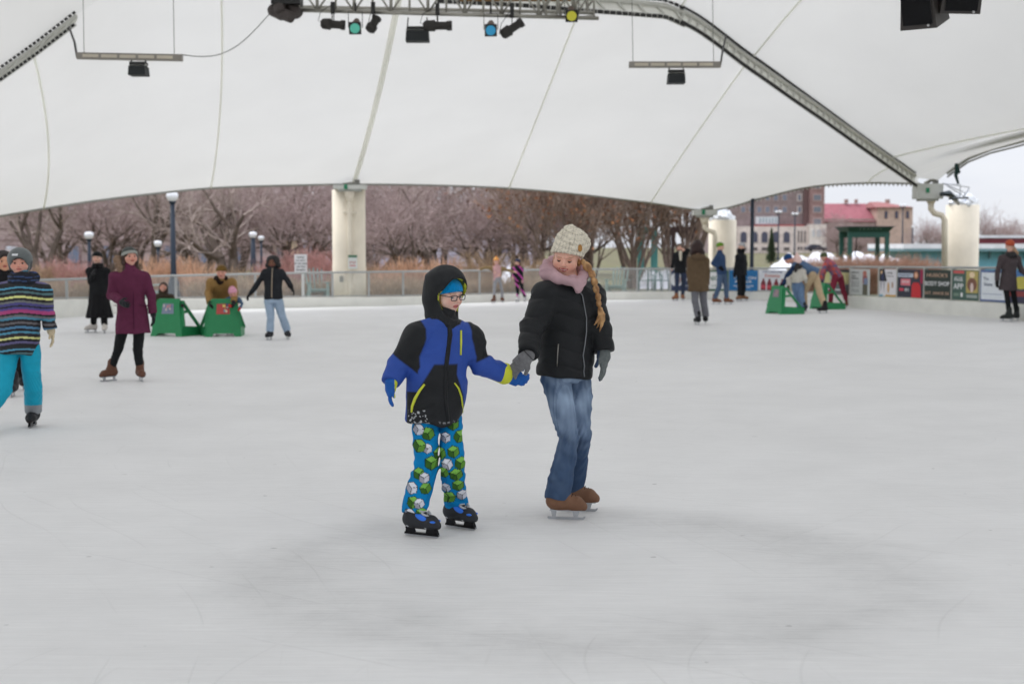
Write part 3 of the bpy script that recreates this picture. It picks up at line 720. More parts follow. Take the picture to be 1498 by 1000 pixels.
c = person('woman in a black puffer jacket and cream beanie, leading the boy by the hand', .98,
    dict(hd=(829, 379), nk=(834, 416), pv=(826, 542), sl=(800, 434), sr=(862, 436), el=(777, 482, -.24), er=(878, 482, .02), wl=(773, 519, -.40), wr=(883, 514, -.03),
         hl=(815, 560), hr=(843, 560), kl=(831, 640, -.10), kr=(852, 636, -.03), al=(826, 759), ar=(845, 747)),
    yaw=30, hyaw=-14, hpitch=12, hroll=-6, H=.214, skin=col(226, 176, 156, 1.0), top=('wmn', WBL, .03), arms=(.080, .070, .058), legs=(DEN,), legr=(.090, .062, .074), cuff=.115, collar=False, gloved=True, body_h=.003,
    boots=col(112, 80, 60), feet=(80, 82), h=.0062, top_paint=None, leg_paint=w_legs, topmat=M_SHELL, legmat=M_FAB, fold=.0065, curl=.55, smile='soft', iris=(.08, .06, .04), lid=.10,
    lip=col(176, 84, 84), brow=col(150, 110, 84), palms=(A(.2, .75, -.5), A(-.9, .3, 0)), handdirs=(A(-.72, -.0, -.70), A(.0, -.1, -1)), skate_kw=dict(sole=(.16, .07, .035), plate=(.42, .43, .45), shaft=.09, fl=.78), extra=w_extra)
WOM = c; root = c['root']; js = LAST['jacket']
# replace the plain jacket by a quilted one
old = [o for o in root.children if o.name.startswith('jacket')][0]; bpy.data.objects.remove(old)
nkz = c['nk'][2]
def quilt(p):
    z = p[:, 2] - .10 * np.sin(p[:, 0] * 5 + 1) * .3 + .012 * np.sin(p[:, 0] * 17 + p[:, 1] * 13)
    return .006 - .010 * np.abs(np.sin(z * math.pi / .098)) ** .45
js.disp = [quilt, wob(34, .004, 61), crease(46, .006, 62, (.6, .6, 1.8))]
k0 = c['nk'] + c['f'] * .01; js.add(loft(k0 + UP * .022 + c['r'] * .030 - c['f'] * .01, k0 - UP * .04, c['r'], [(0, .085, .085), (1, .10, .10)], k=.02), .02)
js.sub(loft(c['nk'] + UP * .09 + c['f'] * .02, c['nk'] + UP * .0, c['r'], [(0, .075, .085), (1, .06, .07)], k=.02), .01)
sdf_obj('jacket', js, .0058, M_SHELL, root, WBL)
zline('zip', [(843, 420), (852, 432), (855, 448), (858, 465), (858, 485), (855.5, 505), (853, 520), (855, 535), (854, 543), (855, 551)], .0038, col(120, 122, 126), M_METAL, .005)
zline('zip', [(817, 503), (816, 515), (815, 536)], [.004, .003, .003], col(150, 146, 140), M_METAL, .004)
hdl = c['hands']
for k, L, cu in (('l', .165, .5), ('r', .17, .25)):
    Wp, d, n, sd = hdl[k]; t = S(); hand_prims(t, Wp + d * .01, d, n, L, cu, sd, 1.32, spread=.25); t.add(cone(Wp + d * .005, Wp + d * .03, .040, .042), .01)
    if k == 'r': fn = paint(col(98, 104, 104), (lambda V, W0=Wp, N=n: ((V - W0) @ N > .012) * 1.0, col(52, 66, 92)))
    else: fn = paint(col(112, 112, 114), (lambda V, W0=Wp, D=d: (np.abs((V - W0) @ D - .0) < .004) * .8, col(50, 50, 52)))
    sdf_obj('glove', t, .0038, M_KNIT, root, fn)
for i, k in enumerate('lr'):       # laces and blade holders of the brown skates
    g0, f, x, u = c['ft'][k]; s_ = .98; ww = lambda a, b, z: g0 + f * a * s_ * .9 + x * b * s_ + u * z * s_
    sk = [o for o in root.children if o.name.startswith('ice_skate')][i]; b = MB()
    for q in range(4):
        a = .0 + .022 * q; z = .170 - a * .42; b.tube([ww(a, -.026, z - .012), ww(a + .008, 0, z + .004), ww(a + .004, .026, z - .012)], .003, col(50, 40, 36), 6)
    b.build('lace', M_FAB, sk, smooth=True)
# ------------------------------------------------------------------ everybody else on the ice
def nz(seed, f): return wob(f, 1, seed)
def sidecuts(c, f): return None
# girl in the striped ski jacket at the left edge
STR = [(0, (40, 42, 44)), (.022, (60, 150, 185)), (.036, (30, 32, 34)), (.058, (70, 110, 116)), (.075, (40, 38, 42)), (.10, (212, 214, 120)), (.118, (38, 38, 42)), (.14, (104, 106, 104)), (.158, (66, 62, 128)), (.18, (40, 40, 48)), (.195, (78, 66, 140)),
       (.215, (170, 44, 116)), (.245, (40, 38, 42)), (.262, (104, 104, 108)), (.28, (52, 130, 160)), (.30, (38, 36, 40)), (.322, (96, 92, 96)), (.34, (34, 34, 38)), (.36, (62, 120, 160)), (.38, (36, 34, 38)), (.402, (58, 140, 170)), (.42, (40, 38, 42)), (.45, (206, 208, 120)), (.466, (34, 34, 36)), (.49, (90, 84, 130)), (.51, (36, 36, 40))]
def stripes(c):
    edges = np.array([a for a, _ in STR]); cols = np.array([col(*q) for _, q in STR]); cols = cols * .82 + cols.mean(1, keepdims=True) * .18
    def f(V):
        sag = .012 * np.cos(((V - c['nk']) @ c['r']) * 14); z = c['nk'][2] - .035 - V[:, 2] + sag
        return cols[np.clip(np.searchsorted(edges, z % .53) - 1, 0, len(edges) - 1)]
    return [(lambda V: np.ones(len(V)), f)]
def helmet(c):
    root, hd, M, H = (c[k] for k in ('root', 'hd', 'M', 'H')); w = lambda x, y, z: hd + M @ (A(x, y, z) * H)
    t = S(); t.add(ell(w(0, -.06, .16), A(.49, .55, .48) * H, M)); t.add(ell(w(0, -.12, -.10), A(.45, .38, .34) * H, M), .08 * H)
    t.sub(ell(w(0, .62, -.18), A(.36, .60, .44) * H, M), .02); t.cut(w(0, 0, -.30), -(M @ UP)); t.sub(ell(w(0, -.04, .08), A(.38, .45, .42) * H, M), .002)
    def liner(V):
        q = (V - hd) @ M / H; return ((np.abs(q[:, 0]) > .30) & (q[:, 2] < .08) & (q[:, 1] < .12)) * 1.0
    he = sdf_obj('helmet', t, .007, M_PLAST, root, paint(col(88, 94, 94), (liner, col(24, 26, 30))))
    t = S(); t.add(ell(w(0, -.04, .10), A(.37, .45, .43) * H, M)); t.sub(ell(w(0, .6, -.19), A(.30, .62, .40) * H, M), .02); t.cut(w(0, 0, -.28), -(M @ UP)); sdf_obj('lining', t, .007, M_KNIT, he, col(20, 20, 24))
    b = MB(); b.tube([w(.36, .10, .12), w(.38, .08, -.15), w(.30, .12, -.38), w(.10, .22, -.50)], .006, col(120, 124, 128), 6); b.build('strap', M_FAB, he)
    b = MB(); o = w(-.12, .455, .36); b.prism([(-.025, -.008), (.022, -.010), (.025, .010), (-.022, .010)], o, M[:, 0], norm(M[:, 2] - M[:, 1] * .4), M[:, 1] * .01, col(210, 212, 214)); b.build('logo', M_PLAST, he)
    # hood and neck warmer
    n = c['nk']; t = S(); t.add(loft(n + UP * .07, n - UP * .03, c['r'], [(0, .095, .10), (1, .14, .12)], k=.03)); t.add(cone(n + c['r'] * .085 + UP * .03 - c['f'] * .06, n - c['r'] * .085 + UP * .03 - c['f'] * .06, .052, .052), .03)
    sv = wob(45, 1, 77); sdf_obj('hood', t, .008, M_FAB, root, paint(col(34, 36, 44), (lambda V: (np.sin(V[:, 2] * 170 + sv(V)) > .8) * .8, col(62, 84, 130))))
person('child in a grey helmet, striped ski jacket and bright turquoise trousers at the left edge', .93,
    dict(hd=(29, 385), nk=(33, 411), pv=(25, 502), sl=(3, 428), sr=(62, 428), el=(-8, 462), er=(69, 460), wl=(-16, 490), wr=(74, 481), hl=(14, 512), hr=(44, 512), kl=(4, 568, -.1), kr=(48, 565), al=(-26, 634), ar=(48, 624)),
    yaw=8, hyaw=12, hpitch=2, skin='rosy', top=('puffy', col(40, 40, 44), .09), top_paint=stripes, arms=(.074, .066, .058), legs=(col(18, 160, 190, 1.0),), legr=(.094, .084, .084), cuff=.15, child=True,
    leg_paint=lambda c: [(lambda V: (V[:, 2] < .20) * 1.0, col(140, 144, 148))], boots=col(30, 32, 34), feet=(-20, 5), h=.0065, glove=col(196, 180, 150), topmat=M_SHELL, legmat=M_SHELL, curl=.5, extra=helmet, lip=col(196, 120, 110), skate_kw=dict(shaft=.08, plastic=True))
# woman half hidden behind
person('dark haired woman in black walking behind the child in the striped jacket', .98,
    dict(hd=(6, 382), nk=(4, 408), pv=(4, 482), el=(-22, 440), er=(24, 440), wl=(-24, 470), wr=(26, 468), kl=(0, 530), kr=(27, 525), al=(19, 580), ar=(34, 570)),
    yaw=20, hyaw=25, hpitch=4, skin=col(200, 150, 122), top=('jacket', col(26, 26, 28), .10), legs=(col(24, 24, 26),), boots=col(30, 30, 34), feet=(10, 20), h=.011, hair=('long', col(34, 26, 24)), lip=col(160, 80, 74), glove=col(20, 20, 20))
# burgundy parka
def parka(c):
    root, n, r, f = c['root'], c['nk'], c['r'], c['f']
    t = S(); pts = [n + r * .09 - f * .10 + UP * .04, n - r * .0 - f * .16 + UP * .06, n - r * .12 - f * .12 + UP * .12, n - r * .14 - f * .03 + UP * .13, n - r * .10 + f * .02 + UP * .02]
    for a, b2 in zip(pts, pts[1:]): t.add(cone(a, b2, .045, .05), .02)
    t.dis(wob(130, .008, 71)); sdf_obj('fur_trim', t, .009, M_HAIR, root, col(120, 96, 76))
    js = LAST['coat']; b = MB(); pw = lambda x, y, lift=.006: on(js, [(x, y)], lift)[0]
    for x in (170, 211): b.tube([pw(x - 8, 446), pw(x + 8, 447)], .008, col(78, 34, 56), 6)
    b.tube([pw(196, 394), pw(195, 440), pw(196, 482)], .005, col(70, 24, 52), 6); b.build('pocket_flap', M_FAB, root)
person('woman in a burgundy parka, striped beanie, black leggings and brown boots', .94,
    dict(hd=(190, 376), nk=(190, 396), pv=(194, 458), sl=(169, 406), sr=(211, 406), el=(163, 432, -.05), er=(221, 432), wl=(178, 442, -.28), wr=(224, 458), kl=(173, 510), kr=(201, 510), al=(160, 557), ar=(206, 557)),
    yaw=12, hyaw=35, hpitch=-4, skin='rosy', top=('coat', col(98, 44, 70, .95), .24), arms=(.066, .060, .050), legs=(col(26, 28, 30),), legr=(.085, .060, .048), cuff=.19, boots=col(96, 64, 50), feet=(-35, 25), h=.0095,
    glove=col(36, 38, 42), hat=('band', col(70, 74, 72), col(150, 152, 146)), hair=('long', col(58, 38, 30)), extra=parka, skate_kw=dict(shaft=.12))
# black coat and long skirt
def skirt(c):
    t = S(); r = c['r']; t.add(loft(c['pv'] + UP * .05, A(c['pv'][0], c['pv'][1], .28), r, [(0, .16, .13), (.5, .20, .18), (1, .25, .21)], k=.02))
    t.dis(lambda p: .010 * np.sin(np.arctan2(p[:, 1] - c['pv'][1], p[:, 0] - c['pv'][0]) * 13) * np.clip((1 - p[:, 2]) * 1.2, 0, 1)); sdf_obj('skirt', t, .012, M_FAB, c['root'], col(22, 22, 24))
    n = c['nk']; t = S(); t.add(loft(n + UP * .09, n - UP * .02, r, [(0, .09, .09), (1, .14, .12)], k=.03)); t.dis(wob(60, .005, 3)); sdf_obj('scarf', t, .012, M_KNIT, c['root'], col(20, 20, 22))
person('person in a black coat, black beanie and long black skirt with white skates', .92,
    dict(hd=(142, 377), nk=(143, 392), pv=(145, 432), el=(132, 412), er=(156, 412), wl=(136, 400, -.25), wr=(153, 428), kl=(138, 455), kr=(151, 455), al=(134, 486), ar=(153, 487)),
    yaw=5, hyaw=0, skin='fair', top=('coat', col(26, 27, 29), .12), legs=(col(22, 22, 24),), boots=col(196, 190, 184), feet=(-60, 10), h=.012, glove=col(24, 24, 26), hat=('plain', col(28, 28, 30)), extra=skirt)
# child behind the first walker
person('child in a dark olive jacket with an orange zip behind a green skating aid', .62,
    dict(hd=(239, 420), nk=(239, 430), pv=(238, 462), sl=(228, 435), sr=(251, 435), el=(223, 447), er=(259, 443, -.2), wl=(229, 456, -.3), wr=(267, 447, -.55), kl=(233, 476), kr=(245, 476), al=(233, 489), ar=(244, 489)),
    yaw=5, skin='rosy', hpitch=-12, H=.185, child=True, smile=True, top=('puffy', col(58, 50, 40), .03), legs=(col(30, 30, 34),), boots=col(24, 24, 26), feet=(0, 10), h=.011, glove=col(20, 22, 24), hair=('long', col(52, 38, 30)),
    extra=lambda c: (lambda b: b.build('zip', M_PLAST, c['root']))(MB().tube(on(LAST['jacket'], [(239, 437), (239.5, 445), (239.5, 456)], .003), .010, col(206, 84, 50), 6)))
# man in tan
person('man in a tan canvas jacket and brown beanie bending forward over a green skating aid', 1.02,
    dict(hd=(324, 398, -.30), nk=(323, 410, -.15), pv=(322, 438, .25), sl=(309, 414, -.1), sr=(339, 414, -.1), el=(305, 428, -.15), er=(343, 428, -.15), wl=(307, 443, -.45), wr=(342, 442, -.45), kl=(316, 462), kr=(331, 462), al=(318, 490), ar=(338, 489)),
    yaw=0, hpitch=12, skin='rosy', top=('jacket', col(140, 110, 66), .10), arms=(.075, .066, .054), legs=(col(30, 30, 34),), boots=col(24, 24, 26), feet=(0, 20), h=.011, glove=col(24, 24, 28), hat=('plain', col(108, 82, 40)),
    extra=lambda c: sdf_obj('collar', S().add(cone(c['nk'] + A(-.07, 0, .03), c['nk'] + A(.07, 0, .03), .06, .06)).add(cone(c['nk'] + A(0, -.05, -.01), c['nk'] + A(0, -.05, .02), .07, .08)), .012, M_FAB, c['root'], col(36, 26, 22)))
# toddler in pink hat
person('toddler in a pink knitted hat and red mittens leaning on a green skating aid', .52,
    dict(hd=(341, 429, -.42), nk=(340, 436.5, -.40), pv=(336, 462, -.1), sl=(332, 439.5, -.42), sr=(349, 439, -.38), el=(329, 444, -.46), er=(354, 444, -.50), wl=(335, 447, -.68), wr=(351, 451, -.68), kl=(334, 475), kr=(341, 475), al=(333, 489), ar=(342, 489)),
    yaw=10, skin='rosy', hpitch=18, hroll=12, H=.185, child=True, top=('puffy', col(70, 92, 116), .02), legs=(col(60, 50, 70),), boots=col(24, 24, 26), feet=(0, 20), h=.010, glove=col(190, 44, 44), hat=('tall', col(222, 164, 184), col(206, 140, 164)))
# black jacket, light jeans
def jzip(c):
    b = MB(); b.tube(on(LAST['jacket'], [(398.5, 392), (398, 405), (397.5, 420), (397.5, 435)], .005), .006, col(176, 160, 140), 5); b.build('zip', M_METAL, c['root'])
person('person in a black zipped jacket and light blue jeans skating with arms held out', .90,
    dict(hd=(399, 384), nk=(399, 394), pv=(400, 438), sl=(388, 399), sr=(411, 399), el=(379, 412), er=(419, 408), wl=(367, 428), wr=(426, 420), kl=(396, 464), kr=(413, 462), al=(394, 497), ar=(421, 496)),
    yaw=0, hyaw=-8, skin='dark', top=('jacket', col(36, 38, 42), .0), legs=(col(146, 164, 184),), legr=(.095, .075, .070), boots=col(34, 34, 38), feet=(-15, 20), h=.0105, glove=col(20, 20, 22), hair=('curly', col(28, 24, 24)), lip=col(110, 60, 54), extra=jzip)
# girl with outstretched arms
person('girl in a red and yellow hat and pink top standing with arms spread', .80,
    dict(hd=(726, 382), nk=(727, 390), pv=(728, 409), sl=(720, 393), sr=(735, 393), el=(711, 391), er=(743, 395), wl=(702, 394, .2), wr=(751, 397), kl=(723, 424), kr=(734, 424), al=(722, 443), ar=(735, 442)),
    yaw=0, hpitch=8, skin='fair', child=True, top=('slim', col(190, 150, 150), .05), top_paint=lambda c: [(lambda V: (np.abs(V[:, 0] - c['nk'][0]) > .115) * 1.0, col(130, 110, 78))], legs=(col(140, 140, 144),), legr=(.07, .052, .045), boots=col(90, 54, 36), feet=(-30, 20), h=.015,
    hat=('pom', col(214, 60, 50), col(232, 214, 120)), hair=('long', col(150, 110, 80)), skate_kw=dict(shaft=.12))
person('child in a dark snowsuit with pink dashes beside the girl with spread arms', .78,
    dict(hd=(757, 384), nk=(757, 391), pv=(759, 408), el=(752, 399), er=(763, 399), wl=(750, 405, -.1), wr=(764, 408), kl=(757, 424), kr=(764, 424), al=(757, 442), ar=(768, 441.5)),
    yaw=-25, skin='fair', child=True, top=('jacket', col(30, 30, 38), .06), top_paint=lambda c: [(lambda V: (np.sin(V[:, 0] * 30 + V[:, 2] * 26) > .78) * 1.0, col(190, 80, 160))], legs=(col(26, 26, 32),), leg_paint=lambda c: [(lambda V: (np.sin(V[:, 0] * 24 + V[:, 2] * 22) > .8) * 1.0, col(190, 80, 160))],
    legr=(.078, .06, .055), boots=col(190, 188, 190), feet=(-30, -10), h=.015, hat=('plain', col(50, 58, 84)), hair=('long', col(90, 60, 44)))
person('man in a black jacket and cream scarf leaning on the boards', 1.0,
    dict(hd=(994, 362), nk=(995, 369), pv=(995, 395), sl=(988, 373), sr=(1002, 371), el=(986, 381), er=(1007, 366, -.1), wl=(983, 391, .3), wr=(1001, 365, -.25), kl=(990, 416), kr=(1000, 416), al=(988, 440), ar=(999, 439.5)),
    yaw=-8, skin='fair', top=('jacket', col(26, 28, 30), .08), legs=(col(50, 58, 78),), legr=(.085, .062, .05), boots=col(134, 88, 58), feet=(-50, 5), h=.015, hair=('short', col(80, 66, 56)),
    extra=lambda c: sdf_obj('scarf', S().add(cone(c['nk'] + A(0, -.09, .0), c['nk'] + A(0, -.13, -.22), .05, .03)), .013, M_KNIT, c['root'], col(206, 200, 184)), skate_kw=dict(shaft=.1))
# woman seen from behind, brown coat
def bhood(c):
    n = c['nk']; t = S(); t.add(ell(n - c['f'] * .07 + UP * .0, (.16, .10, .075))); t.dis(wob(50, .005, 2)); sdf_obj('hood', t, .012, M_FAB, c['root'], col(88, 72, 56))
    t = S(); r_ = c['H']; t.add(ell(c['hd'] + UP * .02, (.118, .13, .135))); t.add(ell(c['hd'] + A(0, .03, -.10), (.155, .10, .10)), .06); t.dis(wob(110, .006, 5)); t.dis(wob(40, .006, 6)); sdf_obj('hair', t, .010, M_HAIR, c['root'], col(46, 28, 26))
person('woman with dark reddish hair seen from behind in a long brown coat and grey trousers', 1.02,
    dict(hd=(1020, 362), nk=(1021, 376), pv=(1022, 412), sl=(1011, 381), sr=(1032, 381), el=(1008, 398), er=(1035, 398), wl=(1010, 416), wr=(1034, 416), kl=(1017, 440), kr=(1029, 440), al=(1020, 475), ar=(1032, 474)),
    yaw=180, skin='fair', top=('coat', col(92, 76, 58), .20), arms=(.066, .058, .050), legs=(col(104, 104, 110),), legr=(.088, .070, .068), boots=col(22, 22, 24), feet=(-165, 170), h=.0115, extra=bhood, eyes=False)
person('man in a blue jacket, jeans and a green striped beanie standing sideways at the boards', 1.03,
    dict(hd=(1054, 361), nk=(1053, 371), pv=(1056, 396), sl=(1050, 376), sr=(1057, 376), el=(1043, 385, -.05), er=(1058, 388), wl=(1052, 391, -.15), wr=(1056, 391, .15), kl=(1052, 419), kr=(1062, 418), al=(1048, 445), ar=(1065, 445)),
    yaw=60, hyaw=62, skin='fair', top=('jacket', col(48, 68, 100), .10), arms=(.066, .06, .05), legs=(col(78, 96, 122),), legr=(.09, .066, .058), boots=col(116, 74, 50), feet=(70, 75), h=.014, hat=('plain', col(120, 170, 40), col(60, 74, 60)), glove=col(24, 24, 26))
def cap2(c):
    t = S(); t.add(ell(c['nk'] + UP * .10 + A(0, .03, 0), (.12, .12, .12))); sdf_obj('hood', t, .014, M_FAB, c['root'], col(26, 27, 30))
person('person in a long black coat, black trousers and pale cap beside the blue banner', 1.02,
    dict(hd=(1085, 361), nk=(1084, 372), pv=(1084, 398), el=(1077, 385), er=(1091, 385), wl=(1075, 398, -.1), wr=(1090, 397), kl=(1082, 420), kr=(1088, 420), al=(1081, 440.5), ar=(1088, 440)),
    yaw=-130, hyaw=-60, skin='fair', top=('coat', col(28, 30, 34), .10), legs=(col(24, 26, 30),), legr=(.09, .07, .065), boots=col(128, 92, 66), feet=(-40, 60), h=.015, hat=('plain', col(170, 170, 174)), glove=col(24, 24, 26), extra=cap2)
# group with the right-hand skating aids
person('bending man in a blue hat and khaki trousers pushing a green skating aid', 1.02,
    dict(hd=(1153, 379, -.2), nk=(1163, 383), pv=(1193, 398), sl=(1164, 387, -.15), sr=(1166, 386, .15), el=(1152, 403, -.15), er=(1154, 402, .15), wl=(1146, 415, -.1), wr=(1147, 415, .15), hl=(1190, 401, -.1), hr=(1192, 400, .1), kl=(1176, 428, .15), kr=(1199, 428, -.2), al=(1175, 455), ar=(1204, 458)),
    yaw=-78, hyaw=-70, hpitch=35, skin='rosy', top=('jacket', col(86, 108, 138), .04), arms=(.064, .056, .048), legs=(col(186, 164, 134),), legr=(.100, .078, .062), boots=col(26, 26, 28), feet=(-75, -80), h=.0115, hat=('plain', col(34, 70, 116)), glove=col(24, 30, 44),
    top_paint=lambda c: [(lambda V: (V[:, 0] < c['sh']['l'][0] + .0) * (V[:, 2] < c['nk'][2] - .10) * 1.0, col(34, 52, 84))])
def ponyt(c):
    t = S(); t.add(cone(c['nk'] + A(.0, -.10, .05), c['nk'] + A(-.05, -.17, -.08), .06, .035)); t.add(cone(c['nk'] + A(.1, -.06, .03), c['nk'] + A(.05, -.13, 0), .04, .04), .03); t.dis(wob(110, .005, 2)); sdf_obj('hair', t, .010, M_HAIR, c['root'], col(34, 28, 28))
    t = S(); H = c['H']; hd = c['hd']; t.add(ell(hd + A(0, 0, .03), (.115, .115, .12))); t.add(cone(hd + A(0, 0, .1), hd + A(-.005, 0, .20), .085, .03), .04); sdf_obj('hat', t, .010, M_KNIT, c['root'], col(228, 196, 190))
person('girl in a white sweater and pale pink pointed hat bending over a green skating aid', .86,
    dict(hd=(1166, 383, -.1), nk=(1165, 391, -.1), pv=(1166, 415), sl=(1157, 396, -.1), sr=(1175, 396, -.1), el=(1152, 407, -.15), er=(1178, 407, -.1), wl=(1153, 417, -.1), wr=(1180, 412, .0), hl=(1163, 419), hr=(1171, 419), kl=(1167, 437), kr=(1173, 437), al=(1168, 456), ar=(1177, 457)),
    yaw=-165, skin='fair', top=('puffy', col(222, 216, 206, 1.0), -.06), arms=(.062, .056, .048), legs=(col(104, 128, 160),), legr=(.105, .078, .066), boots=col(40, 44, 50), feet=(-170, 165), h=.0115, glove=col(80, 40, 30), extra=ponyt, eyes=False, topmat=M_KNIT)
pt = wob(38, 1, 91); pt2 = wob(44, 1, 92)
person('child in a pink patterned jacket and dark red trousers leaning on a green skating aid', .92,
    dict(hd=(1205, 376), nk=(1211, 382), pv=(1226, 404), sl=(1208, 387, -.12), sr=(1212, 387, .12), el=(1203, 398, -.15), er=(1206, 398, .1), wl=(1201, 410, -.1), wr=(1203, 411, .1), hl=(1222, 406, -.1), hr=(1229, 405, .1), kl=(1216, 427, -.1), kr=(1234, 426, .1), al=(1213, 450), ar=(1241, 450)),
    yaw=-60, hyaw=-75, hpitch=20, skin='fair', top=('jacket', col(160, 92, 106), .05), arms=(.064, .056, .048), top_paint=lambda c: [(lambda V: (pt(V) > .35) * 1.0, col(104, 100, 130)), (lambda V: (pt2(V) > .6) * 1.0, col(200, 96, 84))],
    legs=(col(134, 50, 68),), legr=(.098, .074, .064), boots=col(112, 66, 48), feet=(-80, 30), h=.0115, hat=('plain', col(84, 92, 66)), glove=col(40, 50, 60), skate_kw=dict(shaft=.12), cuff=.2)
def rw(c):
    n = c['nk']; t = S(); t.add(ell(n + UP * .0 - c['f'] * .05, (.13, .11, .08))); t.dis(wob(80, .006, 2)); sdf_obj('hood', t, .011, M_HAIR, c['root'], col(30, 28, 30))
    t = S(); t.add(cone(c['hd'] + A(.07, .0, -.05), c['hd'] + A(.13, -.05, -.16), .05, .05)); t.dis(wob(80, .006, 2)); sdf_obj('hair', t, .010, M_HAIR, c['root'], col(160, 130, 104))
person('woman seen from behind in a long taupe coat and orange beanie at the right edge', 1.0,
    dict(hd=(1477, 359), nk=(1477, 373), pv=(1475, 408), sl=(1466, 378), sr=(1488, 378), el=(1460, 395), er=(1494, 395), wl=(1459, 410), wr=(1503, 402), kl=(1474, 438), kr=(1484, 436), al=(1473, 470), ar=(1485, 469)),
    yaw=-160, hyaw=-170, skin='fair', top=('coat', col(74, 66, 68), .24), arms=(.066, .058, .048), legs=(col(24, 26, 28),), legr=(.078, .056, .046), cuff=.2, boots=col(34, 38, 36), feet=(-120, -160), h=.0115, hat=('plain', col(178, 84, 60)), glove=col(24, 24, 26), extra=rw, eyes=False, skate_kw=dict(shaft=.16))
# ------------------------------------------------------------------ the place
def proj(p):
    x, y, z = p[0], p[1], p[2] - CAM_H; dz = y * CP - z * SP; u = y * SP + z * CP
    return 749 + F_PX * x / dz, 500 - F_PX * u / dz
def spline(pts, n):
    pts = np.asarray(pts, float); d = np.r_[0, np.cumsum(np.linalg.norm(np.diff(pts[:, :2], axis=0), axis=1))]; t = np.linspace(0, d[-1], n)
    m = np.gradient(pts, d, axis=0); out = []
    for q in t:
        i = min(np.searchsorted(d, q, side='right') - 1, len(d) - 2); h = d[i + 1] - d[i]; u = (q - d[i]) / h
        out.append((2 * u**3 - 3 * u**2 + 1) * pts[i] + (u**3 - 2 * u**2 + u) * h * m[i] + (-2 * u**3 + 3 * u**2) * pts[i + 1] + (u**3 - u**2) * h * m[i + 1])
    return np.array(out)

# ground, ice
g = MB(); N = 40
xs = np.r_[-1500, -600, -250, np.linspace(-120, 120, 33), 250, 600, 1500]; ys = np.r_[-600, -200, -60, np.linspace(-20, 160, 31), 260, 600, 1800]
V = []; F = []
def gz(x, y):
    z = -.03
    return z - max(0, y - 46) * .004 - .0
for j, y in enumerate(ys):
    for i, x in enumerate(xs): V.append((x, y, gz(x, min(y, 130))))
for j in range(len(ys) - 1):
    for i in range(len(xs) - 1): a = j * len(xs) + i; F.append((a, a + 1, a + 1 + len(xs), a + len(xs)))
def ground_mat():
    m = bpy.data.materials.new('winter_grass'); m.use_nodes = True; nt = m.node_tree; L = nt.links.new; b = nt.nodes['Principled BSDF']; b.inputs['Roughness'].default_value = .95
    tc = nt.nodes.new('ShaderNodeTexCoord'); n = nt.nodes.new('ShaderNodeTexNoise'); n.inputs['Scale'].default_value = .35; n.inputs['Detail'].default_value = 8; n.inputs['Roughness'].default_value = .65
    L(tc.outputs['Object'], n.inputs['Vector']); r = nt.nodes.new('ShaderNodeValToRGB'); e = r.color_ramp.elements
    e[0].position = .35; e[0].color = (.060, .045, .028, 1); e[1].position = .72; e[1].color = (.60, .62, .66, 1)
    for p_, c_ in ((.45, (.12, .095, .055, 1)), (.53, (.115, .125, .040, 1)), (.62, (.17, .135, .080, 1)), (.67, (.2, .17, .12, 1))):
        q = e.new(p_); q.color = c_
    L(n.outputs['Fac'], r.inputs[0]); L(r.outputs[0], b.inputs['Base Color']); return m
o = mesh_obj('ground', np.array(V), F, ground_mat(), None, None, True); tag(o, 'winter grass and thin snow round the rink', kind='structure')

# edge of the rink: world polyline, with kick board and rail heights
EDGE = [(-420, 520, .24, .9), (-150, 490, .30, .87)]
BP = []
for px, yb, yk, yr in ((-60, 474, 444, 412), (80, 465, 438, 409), (250, 454, 437, 403.5), (450, 449.5, 435, 399), (600, 446, 433.5, 397), (760, 440.5, 429.5, 395), (900, 438.5, 427, 393.5), (1000, 437.5, 426.5, 393), (1090, 437.5, 426.5, 392.5)):
    g0 = G(px, yb); BP.append((g0[0], g0[1], P(px, yk, g0[1])[2], P(px, yr, g0[1])[2]))
for px, yb, yk, yr in ((1150, 440.5, 427.5, 392), (1200, 445, 430, 391), (1250, 451, 433, 390.5), (1330, 456.5, 436.5, 391), (1400, 461.5, 440, 391.5), (1498, 469, 446, 392)):
    g0 = G(px, yb); BP.append((g0[0], g0[1], P(px, yk, g0[1])[2], P(px, yr, g0[1])[2]))
a, b2 = np.array(BP[-2]), np.array(BP[-1]); dirv = norm((b2 - a)[:2]); BP.append((*(b2[:2] + dirv * 9), b2[2], b2[3])); BP.append((*(b2[:2] + dirv * 40), b2[2], b2[3]))
a, b2 = np.array(BP[1]), np.array(BP[0]); dl = -norm(A(.888, .459)); BP.insert(0, (*(b2[:2] + dl * 12), b2[2], b2[3]))
BPs = spline(BP, 260)
inner = [tuple(q[:2]) for q in BPs] + [(BPs[-1][0] - 20, -12), (BPs[0][0] + 3, -12)]
ice_poly = [(x, y, 0) for x, y in inner]
